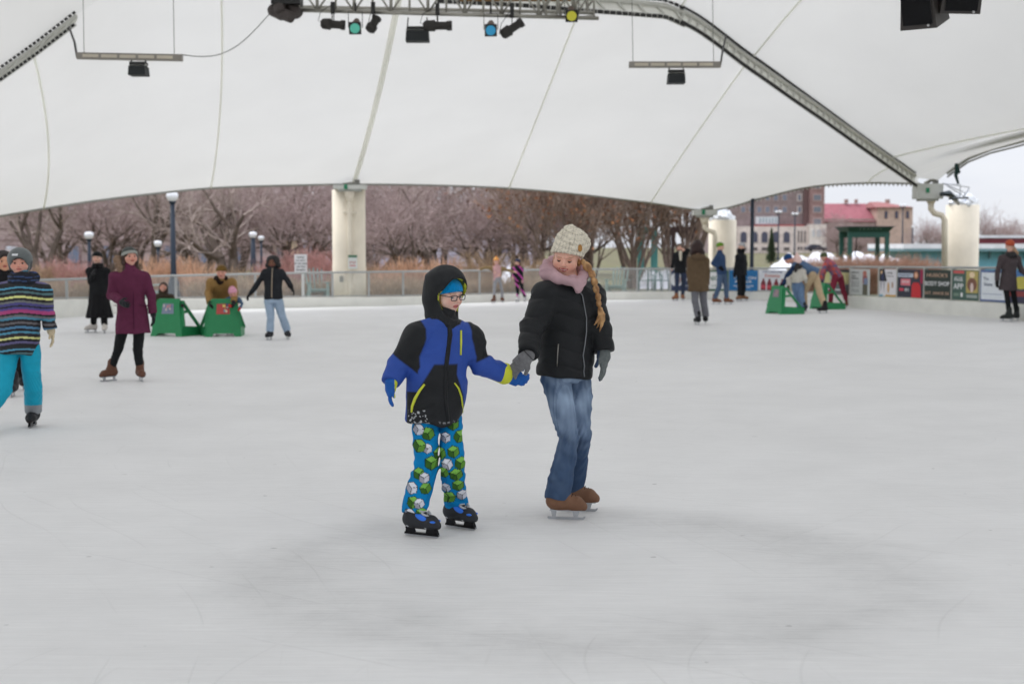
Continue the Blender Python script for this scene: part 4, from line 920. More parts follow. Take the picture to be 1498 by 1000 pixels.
def ice_mat():
    m = bpy.data.materials.new('rink_ice'); m.use_nodes = True; nt = m.node_tree; L = nt.links.new; b = nt.nodes['Principled BSDF']
    nn = nt.nodes.new
    tc = nn('ShaderNodeTexCoord'); geo = tc.outputs['Object']
    def noise(scale, detail, vec, rough=.6, dist=0):
        n = nn('ShaderNodeTexNoise'); n.inputs['Scale'].default_value = scale; n.inputs['Detail'].default_value = detail; n.inputs['Roughness'].default_value = rough; n.inputs['Distortion'].default_value = dist; L(vec, n.inputs['Vector']); return n.outputs['Fac']
    def mapr(s_, a, b_, c, d): 
        n = nn('ShaderNodeMapRange'); n.clamp = True
        for i, v in enumerate((a, b_, c, d)): n.inputs[i + 1].default_value = v
        L(s_, n.inputs[0]); return n.outputs[0]
    def math_(op, a, b_=None):
        n = nn('ShaderNodeMath'); n.operation = op
        for i, v in enumerate((a, b_)):
            if v is None: continue
            if isinstance(v, (int, float)): n.inputs[i].default_value = v
            else: L(v, n.inputs[i])
        return n.outputs[0]
    # large soft cloudiness of the ice
    big = mapr(noise(.16, 5, geo), .3, .7, .93, 1.04); mid = mapr(noise(1.3, 6, geo, .7), .3, .7, .965, 1.03)
    # fine scraped streaks, several directions
    streak = None
    for ang, sc_, lo in ((8, (2.2, 55, 1), .60), (-14, (1.6, 70, 1), .62), (32, (2.5, 60, 1), .64), (85, (3, 50, 1), .66)):
        mp = nn('ShaderNodeMapping'); mp.inputs['Rotation'].default_value = (0, 0, R_(ang)); mp.inputs['Scale'].default_value = sc_; L(geo, mp.inputs['Vector'])
        s1 = mapr(noise(1.0, 3, mp.outputs[0], .6, .5), lo - .045, lo + .05, 0, 1); streak = s1 if streak is None else math_('MAXIMUM', streak, s1)
    dark = None
    for ang, sc_, lo in ((-5, (1.5, 80, 1), .60), (18, (2.0, 90, 1), .61), (-38, (2.4, 85, 1), .63), (66, (2.2, 75, 1), .63)):
        mp = nn('ShaderNodeMapping'); mp.inputs['Rotation'].default_value = (0, 0, R_(ang)); mp.inputs['Scale'].default_value = sc_; mp.inputs['Location'].default_value = (3.3, 7.1, 0); L(geo, mp.inputs['Vector'])
        s1 = mapr(noise(1.0, 3, mp.outputs[0], .6, .8), lo - .01, lo + .05, 0, 1); dark = s1 if dark is None else math_('MAXIMUM', dark, s1)
    # skate cuts: thin curved lines (rings of distorted waves)
    cuts = None
    for (cx, cy, sc_, dist, lo) in ((3, 12, .75, 5, .996), (-9, 4, .9, 6, .9965), (14, 25, .6, 7, .996), (-2, -6, 1.1, 4, .997), (8, 3, .8, 8, .997)):
        mp = nn('ShaderNodeMapping'); mp.inputs['Location'].default_value = (-cx, -cy, 0); L(geo, mp.inputs['Vector'])
        w = nn('ShaderNodeTexWave'); w.wave_type = 'RINGS'; w.rings_direction = 'Z'; w.inputs['Scale'].default_value = sc_; w.inputs['Distortion'].default_value = dist; w.inputs['Detail'].default_value = 2; w.inputs['Detail Scale'].default_value = .35; L(mp.outputs[0], w.inputs['Vector'])
        msk = mapr(noise(.7, 2, mp.outputs[0]), .52, .60, 0, 1)
        c1 = math_('MULTIPLY', mapr(w.outputs['Fac'], lo, 1.0, 0, 1), msk); cuts = c1 if cuts is None else math_('MAXIMUM', cuts, c1)
    # the worn ring where skaters circle
    sx = nn('ShaderNodeSeparateXYZ'); L(geo, sx.inputs[0]); rc = G(850, 838)
    dx = math_('SUBTRACT', sx.outputs[0], float(rc[0])); dy = math_('MULTIPLY', math_('SUBTRACT', sx.outputs[1], float(rc[1]) + .1), 1.08)
    rr = math_('SQRT', math_('ADD', math_('MULTIPLY', dx, dx), math_('MULTIPLY', dy, dy))); rn = math_('ADD', rr, math_('MULTIPLY', math_('SUBTRACT', noise(2.2, 5, geo, .7), .5), .55))
    ring = math_('MULTIPLY', mapr(rn, .75, 1.45, 0, 1), mapr(rn, 1.55, 1.95, 1, 0)); ring = math_('MULTIPLY', ring, mapr(noise(3, 6, geo, .7), .35, .65, .45, 1))
    v = math_('MULTIPLY', big, mid); v = math_('MULTIPLY', v, math_('SUBTRACT', 1.0, math_('MULTIPLY', ring, .16)))
    v = math_('MULTIPLY', v, math_('ADD', .972, math_('MULTIPLY', streak, .055))); v = math_('MULTIPLY', v, math_('SUBTRACT', 1.0, math_('MULTIPLY', dark, math_('ADD', .045, math_('MULTIPLY', ring, .09)))))
    v = math_('MULTIPLY', v, math_('SUBTRACT', 1.0, math_('MULTIPLY', cuts, .05)))
    spot = mapr(noise(9, 1, geo), .775, .81, 0, 1); v = math_('MULTIPLY', v, math_('SUBTRACT', 1.0, math_('MULTIPLY', spot, .28)))
    cc = nn('ShaderNodeCombineXYZ')
    L(math_('MULTIPLY', v, .815), cc.inputs[0]); L(math_('MULTIPLY', v, .815), cc.inputs[1]); L(math_('MULTIPLY', v, .815), cc.inputs[2])
    L(cc.outputs[0], b.inputs['Base Color'])
    L(mapr(streak, 0, 1, .50, .70), b.inputs['Roughness']); b.inputs['Specular IOR Level'].default_value = .14; b.inputs['IOR'].default_value = 1.31
    bp = nn('ShaderNodeBump'); bp.inputs['Strength'].default_value = .25; bp.inputs['Distance'].default_value = .006
    L(math_('SUBTRACT', math_('ADD', math_('MULTIPLY', streak, .5), noise(2.5, 6, geo, .7)), math_('MULTIPLY', cuts, 1.2)), bp.inputs['Height']); L(bp.outputs[0], b.inputs['Normal'])
    return m
M_ICE = ice_mat()
o = mesh_obj('ice', ice_poly, [tuple(range(len(ice_poly)))], M_ICE, None, None, False); tag(o, 'pale scraped ice of the skating rink', kind='structure')

# boards: kick board with rail on posts and clear panels
WH = col(226, 226, 220, 1.05); GR = col(164, 166, 166)
def offs(P2, d):
    t = np.gradient(P2[:, :2], axis=0); t /= np.linalg.norm(t, axis=1)[:, None]; n = np.c_[-t[:, 1], t[:, 0]]; return P2[:, :2] + n * d
kb = empty('rink_boards', (0, 0, 0), 'low white kick board with clear panels and a grey top rail round the rink', 'rink boards')
i0 = offs(BPs, 0.0); i1 = offs(BPs, .14); nb = len(BPs)
V = []; F = []
for i in range(nb):
    for q, z in ((i0[i], -.02), (i0[i], BPs[i][2] - .015), (i0[i] + (i1[i] - i0[i]) * .1, BPs[i][2]), (i1[i], BPs[i][2]), (i1[i], -.05)): V.append((q[0], q[1], z))
for i in range(nb - 1):
    for k in range(4): F.append((i * 5 + k, i * 5 + k + 1, (i + 1) * 5 + k + 1, (i + 1) * 5 + k))
mesh_obj('kick_board', V, F, M_PAINT, kb, WH, False)
mid = offs(BPs, .06)
cum = np.r_[0, np.cumsum(np.linalg.norm(np.diff(BPs[:, :2], axis=0), axis=1))]
def at(d):
    return np.array([np.interp(d, cum, mid[:, 0]), np.interp(d, cum, mid[:, 1]), np.interp(d, cum, BPs[:, 2]), np.interp(d, cum, BPs[:, 3])])
b = MB(); b.tube([A(m_[0], m_[1], q[3]) for m_, q in zip(mid[::2], BPs[::2])], .028, GR, 8); b.build('top_rail', M_METAL if False else M_PAINT, kb, True)
b = MB(); b.tube([A(m_[0], m_[1], q[2] + .03) for m_, q in zip(mid[::2], BPs[::2])], .018, GR, 6); b.build('bottom_rail', M_PAINT, kb, True)
def dist_at_px(px):
    best = min(range(nb), key=lambda i: abs(proj(A(mid[i][0], mid[i][1], .5))[0] - px) if BPs[i][1] > 5 else 1e9); return cum[best]
postpx = [-80, 94, 266, 366, 483, 537, 592, 705, 810, 925, 979, 1072, 1120, 1190]
PD = [dist_at_px(p) for p in postpx]
for d in PD:
    q = at(d); MB().box(A(q[0], q[1], (q[2] + q[3]) / 2), (.055, .055, q[3] - q[2]), GR).build('post', M_PAINT, kb)
M_CLEAR = bpy.data.materials.new('clear_panel'); M_CLEAR.use_nodes = True
nt = M_CLEAR.node_tree; bb = nt.nodes['Principled BSDF']; bb.inputs['Base Color'].default_value = (.72, .76, .76, 1); bb.inputs['Alpha'].default_value = .20; bb.inputs['Roughness'].default_value = .25
for d0, d1 in zip(PD[:-3], PD[1:-2]):
    if d1 - d0 < .2: continue
    V = []; F = []; n = 8
    for i in range(n + 1):
        q = at(d0 + .04 + (d1 - d0 - .08) * i / n)
        V += [(q[0], q[1], q[2] + .05), (q[0], q[1], q[3] - .03)]
    F = [(2 * i, 2 * i + 2, 2 * i + 3, 2 * i + 1) for i in range(n)]
    mesh_obj('clear_panel', V, F, M_CLEAR, kb, None, False)

# advertising banners on the right-hand boards
def banner(x0, x1, label, bg, draw, name='banner', marg=.03):
    d0, d1 = dist_at_px(x0), dist_at_px(x1)
    q0, q1 = at(d0), at(d1); a = A(q0[0], q0[1], 0); b_ = A(q1[0], q1[1], 0); ux = norm(b_ - a); L = np.linalg.norm(b_ - a); nrm = A(ux[1], -ux[0], 0)
    z0 = (q0[2] + q1[2]) / 2 + .03; z1 = (q0[3] + q1[3]) / 2 - .05; Hh = z1 - z0
    o = a + nrm * .05 + UP * z0
    root = empty(name, a * .5 + b_ * .5 + UP * z0, label, 'banner', None)
    B = MB(); B.prism([(marg, 0), (L - marg, 0), (L - marg, Hh), (marg, Hh)], o, ux, UP, -nrm * .012, bg); B.build('sheet', M_PLAST, root)
    def rect(u0, v0, u1, v1, c, lift=.003, nm='print'):
        B = MB(); u0, u1 = marg + u0 * (L - 2 * marg), marg + u1 * (L - 2 * marg); B.prism([(u0, v0 * Hh), (u1, v0 * Hh), (u1, v1 * Hh), (u0, v1 * Hh)], o + nrm * lift, ux, UP, -nrm * .0015, c); B.build(nm, M_PLAST, root)
    def poly(pts, c, lift=.004, nm='print'):
        B = MB(); B.prism([(marg + u * (L - 2 * marg), v * Hh) for u, v in pts], o + nrm * lift, ux, UP, -nrm * .0015, c); B.build(nm, M_PLAST, root)
    def disc(u, v, ru, rv, c, lift=.005): poly([(u + ru * math.cos(t), v + rv * math.sin(t)) for t in np.linspace(0, 6.283, 17)[:-1]], c, lift)
    def txt(s_, u, v, hgt, c, wid=None, bold=True):
        text_obj('lettering', s_, M_PLAST, root, o + nrm * .008 + ux * (marg + u * (L - 2 * marg)) + UP * v * Hh, ux, UP, hgt * Hh, c, width=None if wid is None else wid * (L - 2 * marg), bold=bold)
    draw(rect, poly, disc, txt)
W_ = col(220, 222, 224); 
def d_blank(*a): pass
def d1(rect, poly, disc, txt):
    disc(.16, .55, .20, .34, W_); disc(.20, .52, .10, .2, col(170, 60, 60)); txt('RINK', .52, .55, .16, W_, .3); txt('skate daily', .62, .25, .07, W_, .4); rect(.5, .1, .95, .13, W_); rect(.5, .8, .95, .84, W_)
banner(979, 1026, 'dark blue banner with a white round emblem behind the man leaning on the boards', col(52, 62, 92), d1)
def d2(rect, poly, disc, txt):
    rect(.06, .08, .94, .92, W_, .002); rect(.10, .13, .90, .87, col(232, 234, 232), .003)
    txt('NICK\'S', .5, .6, .30, col(40, 96, 70), .74); txt('on the river', .5, .25, .1, col(40, 96, 70), .5)
banner(1028, 1071, 'white banner with green lettering behind the man in the blue jacket', col(40, 96, 70), d2)
def d3(rect, poly, disc, txt):
    txt('T GO ON', .55, .62, .17, W_, .8); txt('A WALK', .5, .44, .17, W_, .6); rect(.15, .22, .85, .25, W_); rect(.25, .14, .75, .165, W_)
banner(1073, 1109, 'bright blue banner with white capitals beside the person in the long black coat', col(28, 108, 166), d3)
def d4(rect, poly, disc, txt):
    txt('THE TAPROOM', .5, .90, .09, col(60, 70, 130), .7); txt('Sweets', .5, .72, .2, col(200, 130, 120), .55)
    for u in (.18, .40, .64, .86):
        poly([(u - .09, .02), (u + .09, .02), (u + .085, .36), (u + .035, .50), (u + .03, .58), (u - .03, .58), (u - .035, .50), (u - .085, .36)], col(120, 36, 48)); rect(u - .085, .10, u + .085, .28, col(190, 70, 84), .006)
banner(1111, 1150, 'white banner with a row of dark red bottles left of the front green skating aid', col(216, 218, 222), d4)
def d5(rect, poly, disc, txt):
    rect(.0, .42, 1, .88, col(190, 188, 130), .002); rect(.25, .5, .5, .8, col(150, 170, 150), .004); rect(.1, .15, .9, .2, W_); rect(0, .9, 1, 1, col(30, 34, 36))
banner(1206, 1246, 'half yellow, half dark grey banner behind the child in the pink patterned jacket', col(84, 90, 92), d5)
def d6(rect, poly, disc, txt):
    txt('COMMUNITY', .25, .86, .075, col(90, 94, 96), .44); txt('Ice', .2, .74, .11, col(90, 94, 96), .2); txt('Skating', .27, .64, .10, col(90, 94, 96), .36)
    for v in (.5, .44, .38, .32, .18, .12): rect(.08, v, .48, v + .02, col(140, 144, 146))
    disc(.76, .84, .10, .10, col(176, 110, 96)); rect(.66, .45, .88, .76, col(150, 90, 90), .004); rect(.72, .42, .92, .66, col(120, 134, 160), .005); rect(.66, .02, .90, .42, col(92, 92, 76), .004)
banner(1248, 1281, 'pale grey text banner with a standing figure printed on its right side', col(190, 194, 192), d6)
def d7(rect, poly, disc, txt):
    poly([(0, .55), (.46, .55), (.30, 1), (0, 1)], col(26, 28, 34)); disc(.13, .88, .055, .07, col(206, 170, 130)); disc(.20, .70, .09, .16, col(40, 48, 84), .006)
    txt('LUTHER', .62, .86, .09, col(60, 60, 64), .36); txt('FREDERICK', .66, .74, .06, col(90, 90, 94), .42); disc(.55, .32, .07, .20, col(198, 160, 110)); disc(.80, .42, .05, .12, col(170, 140, 120))
    poly([(.05, .52), (.16, .52), (.10, .18)], col(150, 150, 160)); poly([(.24, .52), (.34, .52), (.28, .12)], col(160, 158, 168)); rect(.0, .0, .22, .06, col(110, 170, 196)); rect(.38, .0, 1, .06, col(206, 160, 70))
banner(1282, 1318, 'white banner with a black upper left corner and an orange strip along the bottom', col(214, 212, 216), d7)
def d8(rect, poly, disc, txt):
    rect(.02, .72, .62, .86, col(196, 206, 222), .003); txt('KENNEDY', .32, .79, .10, col(60, 70, 90), .52); rect(.14, .42, .52, .66, col(214, 120, 130), .003); txt('ARRIVE', .33, .55, .1, W_, .3)
    rect(.08, .22, .26, .32, col(200, 60, 80)); txt('81', .40, .26, .16, W_, .14); disc(.74, .80, .10, .14, col(150, 96, 66), .004); disc(.74, .80, .055, .09, col(216, 168, 140), .006)
    poly([(.56, .0), (.94, .0), (.92, .42), (.84, .54), (.64, .54), (.57, .42)], col(190, 36, 44), .005); rect(.90, .5, 1, 1, col(150, 30, 70), .003)
banner(1319, 1356, 'dark banner with a woman in a red dress', col(44, 46, 62), d8)
def d9(rect, poly, disc, txt):
    txt("HUSICK'S", .5, .80, .17, col(188, 156, 134), .80); txt('BODY SHOP', .5, .51, .21, W_, .94); txt('EST. SINCE 53', .5, .18, .13, col(188, 156, 134), .92)
banner(1357, 1397, 'dark green banner lettered BODY SHOP in large white capitals', col(34, 48, 42), d9)
def d10(rect, poly, disc, txt):
    rect(.05, .88, .46, .97, col(196, 84, 84)); txt('GET THE', .25, .74, .07, W_, .3); txt('FREE', .26, .66, .12, W_, .32); txt('APP', .26, .44, .26, W_, .38); rect(.34, .10, .42, .24, W_); rect(.08, .12, .28, .22, col(110, 134, 120))
    rect(.54, .24, .98, .97, col(176, 160, 96), .003); disc(.76, .84, .10, .10, col(226, 204, 170)); disc(.76, .52, .18, .22, col(120, 80, 64)); disc(.76, .42, .06, .16, col(214, 196, 190), .007); rect(.56, .08, .96, .18, col(150, 160, 156))
banner(1398, 1440, 'green banner with the word APP in white and a gold picture on its right half', col(66, 94, 84), d10)
def d11(rect, poly, disc, txt):
    rect(.04, .06, .96, .92, col(214, 220, 226), .003); txt('The', .22, .72, .14, col(110, 120, 140), .2); txt('Skate', .3, .54, .14, col(110, 120, 140), .3); rect(.1, .22, .8, .25, col(170, 180, 196), .005)
banner(1441, 1483, 'white banner with a blue border behind the woman in the long taupe coat', col(84, 104, 150), d11)
def d12(rect, poly, disc, txt):
    rect(0, .6, 1, 1, col(80, 130, 190), .003); disc(.3, .62, .2, .2, col(210, 200, 90)); rect(0, .2, 1, .36, col(150, 60, 60), .003)
banner(1484, 1540, 'dark banner with a blue and yellow picture at the right edge', col(60, 60, 84), d12)
# end posts between the banners
for px in (1110, 1151, 1205, 1247, 1281.5, 1318.5, 1356.5, 1397.5, 1440.5, 1483.5):
    q = at(dist_at_px(px)); ux = at(dist_at_px(px) + .3)[:2] - q[:2]; MB().box(A(q[0], q[1], (q[2] + q[3]) / 2), (.10, .10, q[3] - q[2]), col(178, 178, 172)).build('post', M_PAINT, kb)

# ------------------------------------------------------------------ tent
def fabric_mat(name, c, tr=.5):
    m = bpy.data.materials.new(name); m.use_nodes = True; nt = m.node_tree; nt.nodes.clear(); L = nt.links.new
    out = nt.nodes.new('ShaderNodeOutputMaterial'); d = nt.nodes.new('ShaderNodeBsdfDiffuse'); t = nt.nodes.new('ShaderNodeBsdfTranslucent'); mx = nt.nodes.new('ShaderNodeMixShader')
    tc = nt.nodes.new('ShaderNodeTexCoord'); n = nt.nodes.new('ShaderNodeTexNoise'); n.inputs['Scale'].default_value = .5; n.inputs['Detail'].default_value = 6; L(tc.outputs['Object'], n.inputs['Vector'])
    mr = nt.nodes.new('ShaderNodeMapRange'); mr.inputs[1].default_value = .3; mr.inputs[2].default_value = .7; mr.inputs[3].default_value = .972; mr.inputs[4].default_value = 1.018; L(n.outputs['Fac'], mr.inputs[0])
    sc_ = nt.nodes.new('ShaderNodeVectorMath'); sc_.operation = 'SCALE'; sc_.inputs[0].default_value = c; L(mr.outputs[0], sc_.inputs['Scale'])
    L(sc_.outputs[0], d.inputs['Color']); L(sc_.outputs[0], t.inputs['Color']); mx.inputs[0].default_value = tr
    L(d.outputs[0], mx.inputs[1]); L(t.outputs[0], mx.inputs[2]); L(mx.outputs[0], out.inputs[0]); return m
M_TENT = fabric_mat('tent_fabric', (.745, .74, .722), .33); M_SEAM = fabric_mat('tent_seam', (.97, .97, .92), .72)
# arch line: pixel, depth
def arc_pt(px, py, lean=True):
    k = (px - 749) / F_PX; t = (12.3 + 24 * k) / (23.9 - 16 * k); t = min(max(t, 0), 1); Y = 24 + 16 * t - 3.5 * 4 * t * (1 - t)
    return P(px, py, Y)
# stations: (bottom px, bottom py, bottom Y, top px, top py)
ST = [(-330, 352, 25, -320, 340), (-200, 345, 29, -190, 248), (0, 315, 33, -5, 109), (72, 303, 33.8, 55, 66), (150, 291.5, 34.6, 150, -4), (230, 282, 35.5, 235, -40), (308, 274.5, 36.3, 322, -38), (400, 271, 37.3, 440, -32), (517, 269, 38.6, 587, -22), (620, 270, 40, 700, -14),
      (740, 274.5, 41.5, 846, 2), (850, 284, 43, 985, 10), (950, 296, 44.6, 1095, 84), (1050, 306, 46.5, 1160, 130), (1110, 290, 46, 1200, 158), (1180, 273.5, 45, 1250, 194), (1268, 267, 43, 1312, 238), (1345, 268, 40.6, 1345, 261)]
ST = spline(np.array([(a, b_, c, d, e) for a, b_, c, d, e in ST]), 90)
def edge1(i): q = ST[i]; return P(q[0], q[1], q[2])
def top1(i): q = ST[i]; return arc_pt(q[3], q[4])
nS = len(ST); nV = 14; V = []
for i in range(nS):
    a, b_ = edge1(i), top1(i); L = np.linalg.norm(b_ - a)
    for j in range(nV + 1):
        t = j / nV; p = a * (1 - t) + b_ * t; p = p + A(0, .6, .0) * (4 * t * (1 - t)) * min(L, 4) / 4 - A(0, 0, .25) * 4 * t * (1 - t) * min(L, 4) / 4 * 0; V.append(p)
F = [(i * (nV + 1) + j, (i + 1) * (nV + 1) + j, (i + 1) * (nV + 1) + j + 1, i * (nV + 1) + j + 1) for i in range(nS - 1) for j in range(nV)]
tent = empty('tent_roof', (0, 30, 0), 'white stretched fabric roof over the whole rink, with seams running up to its peaks', 'tent roof')
V1 = np.array(V); mesh_obj('membrane', V1, F, M_TENT, tent, None, True)
def seam_strip(path, w, nm='seam', drop=.015):
    b = MB(); path = [p - UP * drop for p in path]; b.tube(path, w, (0, 0, 0), 5); return b.build(nm, M_SEAM, tent, True)
def nearest_s(px, colm=0): return min(range(nS), key=lambda i: abs(ST[i][colm] - px))
for px, w in ((72, .022), (308, .020), (517, .065), (740, .022), (950, .022), (1268, .020)):
    i = nearest_s(px); seam_strip([V1[i * (nV + 1) + j] - A(0, .02, 0) for j in range(nV + 1)], w)
# second membrane: over the viewer
O = [(-330, 352, 31), ] 
c3 = P(1372, 264, 39.8)
Ocurve = [A(-12.4, 24, 1.8), A(-19, 18, 3.6), A(-23, 9, 4.2), A(-20, -2, 5.2), A(-12, -9, 5.6), A(-3, -12, 5.8), A(6, -11, 5.8), A(13, -6, 5.6), A(17.5, 3, 5.2), A(20, 12, 3.9), A(20.5, 18, 3.3), A(19.4, 22.5, 4.2),
          P(1850, 152, 27.5), P(1650, 172, 32), P(1560, 187, 34.6), P(1498, 205, 36.2), P(1450, 217, 37.4), P(1412, 233, 38.5), c3]
Ocurve = np.array(Ocurve); OC0 = Ocurve.copy(); _o0 = np.r_[0, np.cumsum(np.linalg.norm(np.diff(OC0[:, :2], axis=0), axis=1))]; Ocurve = spline(OC0, 240); _n = [int(round(v / _o0[-1] * 239)) for v in _o0]; od = np.r_[0, np.cumsum(np.linalg.norm(np.diff(Ocurve, axis=0), axis=1))]
keyS = [0, nearest_s(0), nearest_s(308), nearest_s(517), nearest_s(740), nearest_s(850), nearest_s(950), nearest_s(1110), nearest_s(1250), nearest_s(1300), nS - 1]
ok_ = [od[v] for v in _n]; keyO = [0, ok_[2], ok_[3], ok_[5], ok_[6], ok_[7], ok_[7] * .5 + ok_[8] * .5, ok_[9], ok_[10], ok_[12], ok_[-1]]
nV2 = 22; V = []; SS = (nS - 1) * (1 - (1 - np.linspace(0, 1, 170)) ** 1.7)
T1 = np.array([top1(i) for i in range(nS)])
for i in SS:
    a = np.array([np.interp(i, np.arange(nS), T1[:, k]) for k in range(3)]); dd = np.interp(i, keyS, keyO); o_ = np.array([np.interp(dd, od, Ocurve[:, k]) for k in range(3)]); L = np.linalg.norm(o_ - a)
    for j in range(nV2 + 1):
        t = j / nV2; p = a * (1 - t) + o_ * t; p = p + UP * (4 * t * (1 - t)) * min(L * .11, 4.2) * min(1, (L / 14) ** 1.0) * (1 - .65 * np.clip((i / (nS - 1) - .80) / .12, 0, 1)); V.append(p)
V2 = np.array(V); F = [(i * (nV2 + 1) + j, i * (nV2 + 1) + j + 1, (i + 1) * (nV2 + 1) + j + 1, (i + 1) * (nV2 + 1) + j) for i in range(len(SS) - 1) for j in range(nV2)]
mesh_obj('membrane', V2, F, M_TENT, tent, None, True)
for px, w in ((0, .024), (308, .022), (517, .05), (850, .022), (950, .024), (1255, .024)):
    i = int(np.argmin(np.abs(SS - nearest_s(px)))); seam_strip([V2[i * (nV2 + 1) + j] for j in range(nV2 + 1)], w)
# edge cables with their clips
eb = [edge1(i) - UP * .01 for i in range(nS)]; b = MB(); b.tube(eb, .035, col(150, 150, 146), 6); b.build('edge_cable', M_METAL, tent, True)
clip = MB(); CC = col(176, 176, 170)
for i in range(nearest_s(1060), nS - 1):
    for t in (0, .33, .66):
        p = eb[i] * (1 - t) + eb[i + 1] * t; clip.box(p - UP * .045, (.035, .035, .08), CC)
b = MB(); sg = Ocurve[_n[10]::2]; b.tube([p - UP * .02 for p in sg], .05, col(186, 186, 180), 6); b.tube([p - UP * .12 for p in sg], .025, col(150, 150, 146), 6)
b.build('edge_cable', M_METAL, tent, True)
for p in sg[::1]: clip.bar(p - UP * .13, p, .04, .04, CC)
clip.build('cable_clips', M_METAL, tent)

# arch beams
TG = col(196, 196, 190); DK = col(40, 40, 40)
def beam(name, path, label, lace=True, k=1.0):
    root = empty(name, path[0], label, 'roof beam', 'arched beams under the tent roof')
    p = [np.asarray(q) for q in path]; vw = []
    lo = [q - UP * .30 * k - A(0, .22 * k, 0) for q in p]; up_ = [q - UP * .03 - A(0, .10 * k, 0) for q in p]
    b = MB(); b.tube(lo, .055 * k, TG, 10); b.build('lower_chord', M_PAINT, root, True)
    b = MB(); b.tube(up_, .05 * k, TG, 10); b.build('upper_chord', M_PAINT, root, True)
    b = MB(); n = len(p)
    for i in range(0, n - 1): b.bar(lo[i], up_[i] * .5 + up_[i + 1] * .5, .04, .04, TG)
    b.build('web', M_PAINT, root)
    b = MB()
    V = []; 
    for q0, q1 in zip(lo, up_): V += [q0 * .72 + q1 * .28 + A(0, .05, 0), q0 * .15 + q1 * .85 + A(0, .05, 0)]
    b.add(V, [(2 * i, 2 * i + 2, 2 * i + 3, 2 * i + 1) for i in range(n - 1)], col(226, 226, 220)); b.build('cover_strip', M_PAINT, root)
    if lace:
        b = MB()
        for rail, dz, sz in ((lo, -.02, .075), (up_, .09, .07)):
            fine = spline(np.array(rail), int(n * 3.2))
            for q0, q1 in zip(fine[:-1], fine[1:]):
                m0 = q0 * .86 + q1 * .14; m1 = q0 * .14 + q1 * .86; b.bar(m0 + UP * dz * k - A(0, .085 * k, 0), m1 + UP * dz * k - A(0, .085 * k, 0), .03 * k, sz * k, DK)
        b.build('lacing', M_PAINT, root)
    return root
iR = nearest_s(985, 3); path = [top1(i) for i in range(iR, nS - 1)]
beam('arch_beam', spline(np.array(path), 40), 'grey arch beam with dark lacing falling to the right hand corner of the tent')
path = [arc_pt(x, y) for x, y in ((1000, 19), (985, 11), (930, 3), (860, -3), (760, -12), (640, -19))]
beam('arch_beam', spline(np.array(path), 12), 'level grey crown beam of the arch behind the row of stage lamps')
iL = nearest_s(118, 3); path = [top1(i) for i in range(0, iL + 1)]
beam('arch_beam', spline(np.array(path), 24), 'grey arch beam with dark lacing in the upper left corner', k=.62)

# lattice lighting truss with lamps
TR = empty('lighting_truss', P(650, 20, 25), 'horizontal grey lattice truss carrying the row of stage lamps', 'lighting truss')
TY = 25.0; tg = col(150, 148, 140)
def tp(x, y, dy=0): return P(x, y, TY + dy)
b = MB(); b.tube([tp(395, 14), tp(1 + 875, 27)], .035, tg, 8); b.tube([tp(395, 10, .9), tp(870, 19, .9)], .035, tg, 8); b.tube([tp(395, -22), tp(850, -22)], .035, tg, 8); b.build('chord', M_METAL, TR, True)
b = MB()
for i in range(9):
    x = 410 + i * 54; y = 14 + (x - 395) * .027
    b.tube([tp(x, y), tp(x, -22)], .03, tg, 6); b.tube([tp(x, y), tp(x, y - 5, .9)], .02, tg, 6)
    for q in (-1, 1):
        b.tube([tp(x, y), tp(x + q * 27, -22)], .018, tg, 5)
    b.tube([tp(x, y), tp(x + 27, y - 4, .9)], .015, tg, 5); b.tube([tp(x + 27, y + .7), tp(x + 27, -22)], .02, tg, 5)
b.build('lattice', M_METAL, TR, True)
b = MB(); b.box(tp(815, 12, .4), (.9, .9, .5), tg); b.build('corner_block', M_METAL, TR) if False else None
b = MB()
for q in range(4): b.tube([tp(790 + q * 22, -22), tp(800 + q * 20, 26 - q * 3)], .03, tg, 6); b.tube([tp(790 + q * 22, 24 - q * 3, .4), tp(812 + q * 22, -12, .4)], .02, tg, 5)
b.build('corner_block', M_METAL, TR, True)
MB().box(tp(755, -3, .5), (2.0, .05, .12), col(120, 88, 50)).build('wooden_board', M_PAINT, TR)
LK = col(46, 44, 42)
def lens_disc(c, n, r, colr, parent, glow=True):
    n = norm(n); u = norm(np.cross(UP, n)); v = np.cross(n, u); b = MB(); b.prism([(r * math.cos(a), r * math.sin(a)) for a in np.linspace(0, 6.283, 17)[:-1]], c, u, v, n * .01, colr); b.build('gel', M_GEL, parent)
M_GEL = material('gel', .3, spec=.5)
def par(x, y, c_, label, cn, Y=TY - .2, k=1.0):
    o = P(x, y, Y); root = empty('stage_lamp', o + UP * .18, label, 'stage lamp', 'stage lamps on the truss'); n = norm(A(0, -1, -.25)); u = norm(np.cross(UP, n)); v = np.cross(n, u); Rm = np.c_[u, v, n]
    b = MB(); b.tube([o - n * .22 * k + UP * .10, o - n * .05 + UP * .02, o + n * .06], [.05 * k, .095 * k, .10 * k], col(92, 76, 66), 14); b.build('housing', M_PAINT, root, True)
    b = MB(); b.box(o + n * .07, (.21 * k, .21 * k, .03), DK, Rm); b.build('gel_frame', M_PAINT, root); lens_disc(o + n * .086, n, .085 * k, c_, root)
    b = MB(); b.tube([o + u * .12 * k, o + u * .12 * k + UP * .28, o - u * .12 * k + UP * .28, o - u * .12 * k], .008, LK, 6); b.tube([o + UP * .28, o + UP * .42], .02, LK, 6); b.build('yoke', M_PAINT, root)
par(520, 41, col(96, 200, 176, 1.1), 'stage lamp with a mint green gel hanging from the truss', 'green')
par(718, 44, col(50, 160, 210, 1.1), 'stage lamp with a light blue gel hanging from the truss', 'blue')
par(836, 23, col(206, 200, 60, 1.1), 'stage lamp with a yellow gel at the right end of the truss', 'yellow')
